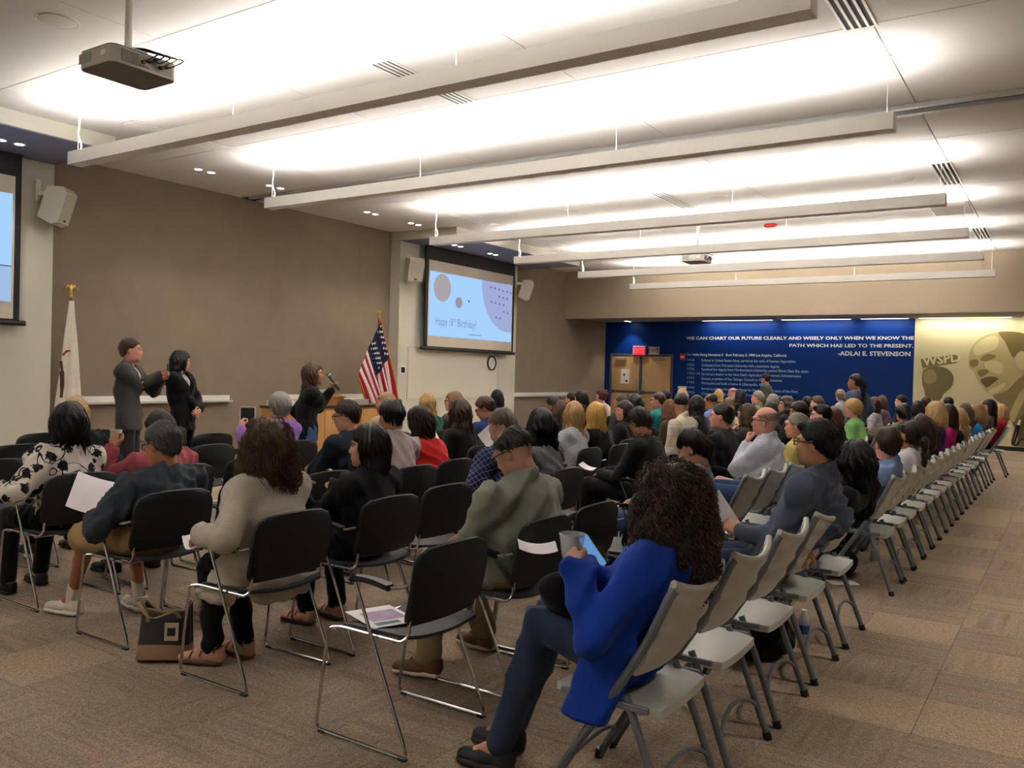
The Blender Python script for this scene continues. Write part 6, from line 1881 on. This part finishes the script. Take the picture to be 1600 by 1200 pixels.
# ---- people on their feet
PEOPLE['man'] = person('man', 'person in grey suit standing and aiming a phone camera', (205, 528), -8.4, look=-98, body=-104, seat=tuple(on_x(203, 560, -8.4)[:2]), sex='m', hair=('short', '#3a261b'), top=('plain', '#454340'), bottom=('plain', '#33312f'), skin=ROSY, stand=True, wide=1.16, lapel='#c3bfc8', hem=.13, collar=False,
    shoe=('loafer', '#151311', '#0d0c0b'), armspec={'L': ((.30, .08, 1.36), (.75, -.45, .35), (.2, .9, .2), (-.1, .9, -1), 'hold'), 'R': ((.30, -.03, 1.40), (.75, .25, .3), (.1, -.9, .2), (-.1, -.9, -1), 'hold')}, group='standing people')
PEOPLE['woman'] = person('woman', 'person in black trouser suit standing with clasped hands', (283, 548), -9.0, look=-70, body=-118, seat=tuple(on_x(287, 600, -9.0)[:2]), hair=('long', '#0d0b0c'), top=('plain', '#101013'), bottom=('plain', '#111114'), skin=LIGHT, stand=True, lapel='#b9b9c4', hem=.15, length=.12, vol=1.3,
    armspec={'L': ((.20, .03, .98), (.35, -.75, -.3), (.9, .2, .2), (-.3, 1, -.2), 'relaxed'), 'R': ((.20, .0, .96), (.35, .75, -.3), (.9, .2, .2), (-.3, -1, -.2), 'relaxed')})
PEOPLE['mic'] = person('mic', 'person in black jacket and jeans speaking into a microphone', (490, 566), -7.0, look=-88, body=-84, seat=tuple(on_x(480, 640, -7.0)[:2]), hair=('long', '#4a3526'), top=('plain', '#121214'), bottom=('denim', '#3d5a86'), skin=ROSY, stand=True, length=.34, hem=.1, topname='jacket', strands=260, vol=1.3,
    armspec={'L': ((.05, .22, .85), (.2, 0, -1), (0, 1, 0), (-1, .5, 0), 'relaxed'), 'R': ((.27, -.06, 1.28), (.15, .15, .95), (-.1, -.9, .2), (-.1, -.7, -1), 'grip')})
person('farwoman', 'person in olive jacket standing before the blue wall', (1195, 584), -6.0, look=72, body=72, seat=tuple(on_x(1197, 610, -6.0)[:2]), hair=('bun', '#171112'), top=('plain', '#4b4e43'), bottom=BLKT, skin=ROSY, stand=True, pitch=10,
    armspec={'L': ((.06, .24, .85), (.2, 0, -1), (0, 1, 0), (-1, .5, 0), 'relaxed'), 'R': ((.06, .24, .85), (.2, 0, -1), (0, 1, 0), (-1, .5, 0), 'relaxed')})
person('farwoman2', 'person in speckled blue-grey top standing before the blue wall', (1337, 584), -2.75, look=76, body=60, seat=tuple(on_x(1342, 620, -2.75)[:2]), hair=('pony', '#1c1413'), top=('speckle', '#5d6a85', '#39435c'), bottom=BLKT, skin=TAN, stand=True, length=.26, wide=1.1,
    armspec={'L': ((.06, .24, .85), (.2, 0, -1), (0, 1, 0), (-1, .5, 0), 'relaxed'), 'R': ((.06, .24, .85), (.2, 0, -1), (0, 1, 0), (-1, .5, 0), 'relaxed')})

# ------------------------------------------------------------------ empty chairs
for x, y, l in ((-2.33, 2.78, 'empty black stacking chair nearest the camera with a flyer on its seat'),
                (-2.37, 4.13, 'empty black stacking chair just right of the olive jacket'),
                (-2.37, 4.78, 'empty black stacking chair half hidden by the royal blue fleece'),
                (-3.42, 4.15, 'empty black stacking chair with a patterned cap, before the plaid shirt'),
                (-4.45, 3.5, 'empty black stacking chair mostly hidden by the beige cardigan'),
                (-5.45, 4.32, 'empty black stacking chair left of the beige cardigan, third from the brown wall'),
                (-6.5, 4.75, 'empty black stacking chair left of the lilac shirt, second from the brown wall'),
                (-7.55, 5.55, 'empty black stacking chair below the standing black suit, nearest the brown wall'),
                (-8.45, 4.3, 'empty black stacking chair left of the floral blouse, farthest back of three'),
                (-7.45, 3.6, 'empty black stacking chair left of the floral blouse, middle of three'),
                (-6.45, 2.95, 'empty black stacking chair left of the floral blouse, nearest of three'),
                (-8.55, 4.92, 'empty black stacking chair under the left hand of the standing grey suit'),
                (-7.5, 4.3, 'empty black stacking chair between the floral blouse and the dusty pink shirt, far one'),
                (-8.6, 5.75, 'empty black stacking chair right behind the dusty pink shirt'),
                (-4.4, 4.1, 'empty black stacking chair between the beige cardigan and the black sweater'),
                (-5.4, 7.05, 'empty black stacking chair right of the red top'),
                (-4.3, 8.55, 'empty black stacking chair right of the black top and pale grey blouse'),
                ):
    place_chair('black', x, y, l)
for x, y, l in ((-1.28, 3.36, 'empty grey folding chair right beside the royal blue fleece'),
                (-1.28, 3.96, 'empty grey folding chair left of the slate-blue shirt'),
                (-2.1, 6.0, 'empty grey folding chair just left of the white textured shirt'),
                (-2.1, 6.56, 'empty grey folding chair half hiding the white textured shirt'),
                (-2.1, 7.68, 'empty grey folding chair between the white textured shirt and the yellow polo'),
                (-1.28, 7.32, 'empty grey folding chair between the light blue shirt and the white scoop top'),
                (-1.28, 8.4, 'empty grey folding chair right of the white scoop top'),
                (-1.28, 9.45, 'empty grey folding chair left of the dark purple sweater'),
                (-1.28, 10.45, 'empty grey folding chair right of the dark purple sweater'),
                (-1.28, 12.0, 'empty grey folding chair left of the pale grey sweater'),
                (-1.28, 13.05, 'empty grey folding chair left of the bright sky blue top'),
                (-1.26, 14.5, 'empty grey folding chair left of the grey top at the far end'),
                ):
    place_chair('folding', x, y, l)
# ------------------------------------------------------------------ things held, worn or lying about
M_PRINT = mat('print_grey', '#8d8d97', rough=.8, var=.1)
def frame_at(p, ex, ez):
    """matrix with origin p, x axis ex, z axis near ez"""
    ex = Vector(ex).normalized(); ez = Vector(ez); ez = (ez - ex * ez.dot(ex)).normalized(); ey = ez.cross(ex)
    m = Matrix.Identity(4)
    for i in range(3):
        m[i][0], m[i][1], m[i][2], m[i][3] = ex[i], ey[i], ez[i], p[i]
    return m
def wdir(p, v):
    c, s = math.cos(p['phi']), math.sin(p['phi'])
    return Vector((c * v[0] - s * v[1], s * v[0] + c * v[1], v[2]))
def paper(label, m, w=.216, h=.28, curl=.03, lines=0, fold=False, cat='paper'):
    t = thing('paper_sheet', label, cat); t.matrix_world = m
    rows = []
    for i in range(9):
        u = i / 8 - .5
        rows.append([(u * h, (j / 6 - .5) * w, curl * (4 * u * u) * .5 + (.012 * math.sin(j * .9) * curl * 10)) for j in range(7)])
    MB().grid(rows, thick=(0, 0, .0012)).build('sheet', M_PAPER, t, smooth=True)
    for i in range(lines):
        x = -.08 + i * .03
        MB().box(x, x + .004, -w * .35, w * (.3 if i % 2 else .1), .004 + curl * .3, .0045 + curl * .3).build('printed_line', M_PRINT, t)
    return t
def phone(label, m, lit=True):
    t = thing('phone', label, 'phone'); t.matrix_world = m
    MB().prism(rrect(.145, .072, .010, 3), 2, -.004, .004).build('case', M_BLACKP, t)
    MB().prism(rrect(.128, .064, .004, 2), 2, .004, .0048).build('screen', emit_mat('phone_screen', '#6f9fd6', .3) if lit else mat('dark_glass', '#2b2b2a', rough=.2, var=.02), t)
    MB().lathe([(0, -.0052), (.006, -.0052), (.006, -.004)], 10, (.055, .02, 0)).build('camera_lens', mat('dark_glass', '#2b2b2a', rough=.2, var=.02), t)
    return t
def cup(label, loc, r=.040, h=.105, clear=False, tilt=(0, 0, 0)):
    t = thing('cup', label, 'cup', loc); t.rotation_euler = tilt
    m = mat('clear_plastic', '#dfe6ec', rough=.12, var=0, alpha=.34) if clear else mat('paper_cup', '#d9d1c6', rough=.7, var=.03)
    MB().lathe([(r * .72, 0), (r, h), (r - .002, h), (r * .72 - .002, .003), (0, .003)], 20).build('cup_wall', m, t, smooth=True)
    MB().tube([(r * math.cos(a), r * math.sin(a), h) for a in [2 * math.pi * i / 20 for i in range(20)]], .0025, 6, closed=True).build('rim', m, t, smooth=True)
    if not clear:
        for i in range(5):
            a = i * 1.256
            MB().box(-.006, .006, -.001, .001, -.014, .014).build('printed_band', mat('cup_print', '#a89880', var=.1), t, loc=(r * .90 * math.cos(a), r * .90 * math.sin(a), h * .55), rot=(0, 0, a + math.pi / 2))
    else:
        MB().lathe([(0, .004), (r * .74, .004), (r * .80, h * .32), (0, h * .32)], 20).build('water', mat('cup_water', '#c9d6de', rough=.05, var=0, alpha=.3), t, smooth=True)
    return t
def bottle(label, x, y, lab='#2f4f9a'):
    t = thing('water_bottle', label, 'bottle', (x, y, 0))
    m = mat('bottle_plastic', '#dbe3e6', rough=.1, var=0, alpha=.4)
    MB().lathe([(.028, 0), (.032, .006), (.032, .05), (.030, .055), (.032, .06), (.032, .145), (.024, .175), (.012, .195), (.012, .205)], 18).build('bottle_wall', m, t, smooth=True)
    MB().lathe([(.0325, .085), (.0325, .135)], 18).build('label_band', mat('band_' + lab, lab, rough=.5, var=.2, scale=60), t, smooth=True)
    MB().lathe([(.0145, .198), (.0145, .216), (0, .216)], 14).build('cap', M_WHITE, t, smooth=True)
    return t

# flyer on the nearest empty chair
c = on_z(597, 963, .468)
t = paper('flyer with a pink and blue photo on the nearest empty chair', frame_at((c[0], c[1], .468), (-.93, .35, 0), (0, 0, 1)), curl=0.0, cat='flyer')
MB().box(-.06, .075, -.085, .07, .0015, .0025).build('printed_photo', mat('flyer_photo', '#a390ae', rough=.7, var=.55, scale=14), t)
MB().box(-.115, -.08, -.03, .08, .0015, .0025).build('printed_title', mat('flyer_title', '#5b7f8c', rough=.7, var=.6, scale=40), t)

P_ = PEOPLE
def grip(p, sd):
    """middle of the closed hand, in world space"""
    f, bk, pose = p['hd'][sd]
    z = nrm(bk - f * bk.dot(f))
    return to_world(p, p['wr'][sd] + f * .085 - z * .04)
# tee: sheet in the right hand
p = P_['tee']; q = to_world(p, p['wr'][-1]) + wdir(p, (.10, .02, .05))
paper('large white printed sheet held by the person in khaki shorts', frame_at(q, wdir(p, (.5, .75, .25)), wdir(p, (-.6, .2, .75))), w=.28, h=.34, curl=.05, lines=2)
# pink: paper cup
p = P_['pink']; q = grip(p, 1) + wdir(p, (.02, 0, -.03))
cup('printed paper cup held up beside the dark tee', tuple(q - Vector((0, 0, .02))))
# purple: tablet
p = P_['purple']; q = grip(p, 1) + wdir(p, (.0, -.04, .04))
t = thing('tablet', 'white tablet held up by the person in the lilac shirt', 'tablet'); t.matrix_world = frame_at(q, (0, 0, 1), wdir(p, (-.6, .75, 0)))
MB().prism(rrect(.22, .15, .012, 3), 2, -.004, .004).build('case', M_WHITE, t)
MB().prism(rrect(.19, .13, .003, 2), 2, .004, .005).build('screen', mat('dark_glass', '#2b2b2a', rough=.2, var=.02), t)
# standing man: phone; speaker: microphone
p = P_['man']; q = (grip(p, 1) + grip(p, -1)) / 2 + wdir(p, (.03, 0, .05))
phone('small dark phone held up by the person in the grey suit', frame_at(q, (0, 0, 1), wdir(p, (-1, 0, .1))), lit=False)
p = P_['mic']; q = grip(p, -1)
t = thing('microphone', 'black handheld microphone held by the person at the counter', 'microphone'); t.matrix_world = frame_at(q, wdir(p, (-.55, .25, .8)), wdir(p, (1, 0, .5)))
MB().tube([(-.10, 0, 0), (.08, 0, 0)], [.011, .015], 12).build('handle', M_BLACKP, t, smooth=True)
MB().lathe([(0, .075), (.018, .08), (.025, .10), (.025, .115), (.018, .132), (0, .138)], 14, axis='x').build('mesh_head', mat('mic_mesh', '#55585c', rough=.45, metal=.6, var=.3, scale=400), t, smooth=True)
MB().lathe([(.026, .098), (.027, .104), (.026, .11)], 14, axis='x').build('ring', M_STEEL, t)
# curly: cup, phone, folded paper, black bag on the lap
p = P_['curly']
q = grip(p, 1) + wdir(p, (.02, 0, -.02))
cup('clear plastic cup of water held by the person in royal blue fleece', (q.x, q.y, q.z + .0), r=.048, h=.10, clear=True)
q2 = q + Vector((.05, .06, .03))
phone('lit phone held in front of the royal blue fleece', frame_at(q2, wdir(p, (.55, .15, .75)), wdir(p, (-.85, .1, .5))))
paper('folded white papers pinched in the hand of the royal blue fleece', frame_at(q + wdir(p, (.10, .08, .045)), wdir(p, (.75, .6, .05)), (0.1, -.1, 1)), w=.10, h=.14, curl=.03)
t = thing('lap_bag', 'soft black pouch on the lap of the royal blue fleece', 'bag', tuple(to_world(p, (.25, .04, .70))), p['phi'])
F = Field((-.16, -.16, -.1), (.16, .16, .14), .012)
F.ell((0, 0, 0), (.11, .11, .075), k=0); F.ell((.04, .03, .04), (.06, .07, .05), k=.04); F.folds(.012, 3)
Q_ = Parts(); Q_.add(*F.mesh(), 0); link('pouch', Q_.mesh('pouch', [cloth('#0e0e11', 'plain')]), t)
MB().tube(smooth_path([(-.05, -.08, .05), (-.08, -.02, .11), (-.04, .06, .10), (0, .08, .05)], 6), .006, 6).build('strap', cloth('#0e0e11', 'plain'), t, smooth=True)
# slate-blue shirt: white sheet and watch
p = P_['navyman']; q = grip(p, 1) + wdir(p, (.02, 0, .08))
paper('folded white sheet held up by the person in the slate-blue shirt', frame_at(q, wdir(p, (.55, .1, .8)), wdir(p, (-.2, 1, .1))), w=.09, h=.24, curl=.02)
w_ = p['wr'][1] + (p['el'][1] - p['wr'][1]) * .06
d_ = nrm(p['el'][1] - p['wr'][1]); u_ = nrm(np.cross(d_, V3(0, 0, 1))); v_ = np.cross(d_, u_)
MB().tube([tuple(w_ + .034 * (math.cos(a) * u_ + math.sin(a) * v_)) for a in [2 * math.pi * i / 18 for i in range(18)]], .006, 6, closed=True).build('wristwatch', M_BLACKP, p['root'], smooth=True)
# all-black reader: card; black sweater: sheet; beige cardigan: papers
p = P_['blkread']; q = (to_world(p, p['wr'][1]) + to_world(p, p['wr'][-1])) / 2 + wdir(p, (.15, 0, .03))
paper('small white card read by the person all in black', frame_at(q, wdir(p, (.9, .1, .3)), wdir(p, (-.3, .1, .9))), w=.10, h=.14, curl=.03)
p = P_['longbrown']; q = to_world(p, (.40, .0, .80))
paper('white sheet held up left of the person in black sweater near the red top', frame_at(q, wdir(p, (.5, .2, .8)), wdir(p, (-.8, .3, .5))), curl=.05)
p = P_['greysw']; q = to_world(p, (.36, .10, .98))
paper('white papers held before the heather grey sweater', frame_at(q, wdir(p, (.6, .3, .6)), wdir(p, (-.6, .3, .7))), curl=.05)
p = P_['beige']; q = grip(p, 1) + wdir(p, (.05, 0, .0))
paper('folded white program in the hand of the beige cardigan', frame_at(q, wdir(p, (.8, -.4, .25)), (0, 0, 1)), w=.07, h=.15, curl=.03)
p = P_['print55']; q = to_world(p, (.35, .0, .88))
paper('white sheet read by the person in white top with grey print', frame_at(q, wdir(p, (.5, .1, .8)), wdir(p, (-.7, .3, .6))), curl=.03)
p = P_['blackw']
q = to_world(p, p['wr'][1] + V3(.10, -.03, .02))
t = thing('napkin', 'crumpled white napkin in the hands of the black sweater', 'napkin', tuple(q))
F = Field((-.1, -.1, -.06), (.1, .1, .08), .009); F.ell((0, 0, .01), (.055, .06, .03), k=0); F.folds(.016, 8)
Q_ = Parts(); Q_.add(*F.mesh(), 0); link('crumple', Q_.mesh('crumple', [M_PAPER]), t)
# bracelets and headband are worn: parts of the person
d_ = nrm(p['el'][1] - p['wr'][1]); u_ = nrm(np.cross(d_, V3(0, 0, 1))); v_ = np.cross(d_, u_)
for i, m_ in enumerate((M_STEEL, MATS['black_plastic'], mat('bangle_pale', '#b9b3a2', rough=.3, metal=.5, var=.05), M_STEEL)):
    w_ = p['wr'][1] + d_ * (.015 + .016 * i)
    MB().tube([tuple(w_ + (.036 + .002 * i) * (math.cos(a) * u_ + math.sin(a) * v_)) for a in [2 * math.pi * k / 18 for k in range(18)]], .006, 6, closed=True).build('bracelet', m_, p['root'], smooth=True)
hb = MB(); hb.tube([(-.02 + .005 * math.sin(a), .094 * math.cos(a), .035 + .105 * math.sin(a)) for a in [math.pi * i / 16 for i in range(17)]], .006, 6)
ho = hb.build('headband', mat('headband_grey', '#6b6a70', rough=.3, var=.05), p['root'], smooth=True); ho.matrix_local = p['Rm']
# blue fleece: little white embroidered squiggle
# patterned cap on the empty chair
t = thing('cap', 'beige cap with teal pattern lying on an empty black chair', 'cap', (-3.48, 3.98, .466), 2.2)
F = Field((-.16, -.16, -.02), (.24, .16, .15), .009)
F.ell((0, 0, .0), (.105, .095, .085), k=0); F.cone((.09, 0, .012), (.17, 0, .006), .07, .05, k=.02, side=V3(0, 0, 1), ks=.12, ko=1.0)
F.keep(lambda X, Y, Z: .0 - Z + 0 * X + 0 * Y); F.folds(.006, 4)
Q_ = Parts(); Q_.add(*F.mesh(), 0); link('crown', Q_.mesh('crown', [cloth('#8d8064', 'speckle', '#5f7f78')]), t)
MB().lathe([(0, .083), (.008, .086), (.0, .092)], 10).build('button', cloth('#8d8064', 'plain'), t, smooth=True)

# ------------------------------------------------------------------ tote bag on the floor
t = thing('tote_bag', 'black tote bag with tan leather base and straps on the floor', 'bag', (-3.86, 2.66, 0), math.radians(38)); t.rotation_euler[0] = -.10
rows = []; lip_ = []
for j in range(12):
    v = j / 11; z = .012 + .27 * v
    row = []
    for i in range(33):
        a = 2 * math.pi * i / 32
        cx_, sx_ = math.cos(a), math.sin(a)
        w = .135 - .015 * v; d = .085 - .03 * v
        e = .55
        x = w * math.copysign(abs(cx_) ** e, cx_); y = d * math.copysign(abs(sx_) ** e, sx_)
        sag = -.05 * v * v * (1 - abs(cx_)) + .015 * math.sin(a * 3) * v
        row.append((x, y + .02 * v * math.sin(2 * a), z + sag))
    rows.append(row)
leather = mat('black_leather', '#17171a', rough=.5, var=.15, scale=40, bump=.1, bscale=150)
tan = mat('tan_leather', '#8d6f52', rough=.6, var=.25, scale=18, bump=.1, bscale=120)
b = MB(); b.grid(rows[2:], thick=None); bo = b.build('bag_body', leather, t, smooth=True)
md = bo.modifiers.new('thickness', 'SOLIDIFY'); md.thickness = .005
b = MB(); b.grid([[(x * 1.01, y * 1.02, z) for x, y, z in r] for r in rows[:4]]); b.add([(x, y, .012) for x, y, z in rows[0][:-1]], [tuple(range(32))]); b.build('bag_base', tan, t, smooth=True)
MB().tube([Vector(q) for q in rows[-1][:-1]], .006, 6, closed=True).build('rim_binding', tan, t, smooth=True)
b = MB(); b.add([(x * .96, y * .9, .1) for x, y, z in rows[6][:-1]], [tuple(range(32))]); b.build('lining', mat('bag_lining', '#6b3f26', rough=.8, var=.2), t)
for sgn, dx in ((1, .0), (-1, .02)):
    y = .075 * sgn
    pts = smooth_path([(-.09 + dx, y, .20), (-.10 + dx, y * 1.3, .27), (-.11 + dx, y * 1.9 + .02 * sgn, .31 if sgn < 0 else .22), (-.02, y * 2.6, .24 if sgn < 0 else .10), (.07, y * 1.9, .26 if sgn < 0 else .14), (.09, y * 1.2, .22)], 6)
    sr = [[tuple(q + Vector((.009, 0, 0))), tuple(q - Vector((.009, 0, 0)))] for q in pts]
    MB().grid(sr, thick=(0, .003, .002)).build('strap', mat('strap_leather', '#8d7355', rough=.6, var=.15, scale=30), t, smooth=True)
MB().box(.02, .09, -.098, -.092, .11, .2, bev=.002).build('hang_tag', mat('tag_pale', '#a9a18f', rough=.5, var=.05), t)
MB().box(.035, .075, -.1, -.0975, .135, .175).build('tag_print', M_BLACKP, t)

# ------------------------------------------------------------------ bags, bottles and paper under the last row
def duffel(label, x, y, rz, s=(.2, .12, .13)):
    t = thing('black_bag', label, 'bag', (x, y, 0), rz)
    F = Field((-.3, -.2, -.01), (.3, .2, .32), .014)
    F.ell((0, 0, s[2]), (s[0], s[1], s[2]), k=0); F.ell((.04, 0, s[2] * .8), (s[0] * .9, s[1] * 1.05, s[2] * .75), k=.04); F.folds(.012, int(abs(x) * 100))
    F.keep(lambda X, Y, Z: .002 - Z + 0 * X + 0 * Y)
    Q_ = Parts(); Q_.add(*F.mesh(), 0); link('bag_body', Q_.mesh('bag_body', [cloth('#101013', 'plain')]), t)
    MB().tube(smooth_path([(-.1, 0, s[2] * 1.7), (-.07, 0, s[2] * 2.2), (.07, 0, s[2] * 2.2), (.1, 0, s[2] * 1.7)], 6), .009, 8).build('handle', cloth('#17171a', 'plain'), t, smooth=True)
    MB().tube([(-.13, 0, s[2] * 1.92), (.13, 0, s[2] * 1.92)], .005, 6).build('zip', M_STEEL, t)
duffel('black bag under the empty grey chair beside the royal blue fleece', -1.42, 4.62, .4)
duffel('black bag under the light blue shirt', -1.5, 6.95, 1.2, (.18, .12, .12))
duffel('dark bag under the chair of the all-black reader', -3.3, 6.0, .7, (.15, .11, .14))
b1 = on_z(1255, 1012, 0); bottle('clear water bottle with blue label standing under the last row', b1[0], b1[1])
b1 = on_z(1365, 876, 0); bottle('clear water bottle standing beside the black bag under the light blue shirt', b1[0], b1[1], '#b9bcc0')
b1 = on_z(340, 852, 0); bottle('clear bottle with green label on the floor left of the beige cardigan', b1[0], b1[1], '#3f8a66')
c = on_z(1316, 911, 0); paper('white leaflet lying on the carpet under the last row', frame_at((c[0], c[1], .004), (.8, .6, 0), (0, 0, 1)), w=.15, h=.21, curl=0, cat='leaflet')
c = on_z(360, 818, .468); paper('white flyer on the empty seat before the beige cardigan', frame_at((-4.4, 3.45, .47), (.8, .6, 0), (0, 0, 1)), w=.2, h=.26, curl=0.0, cat='flyer')
c = (-3.3, 6.25)
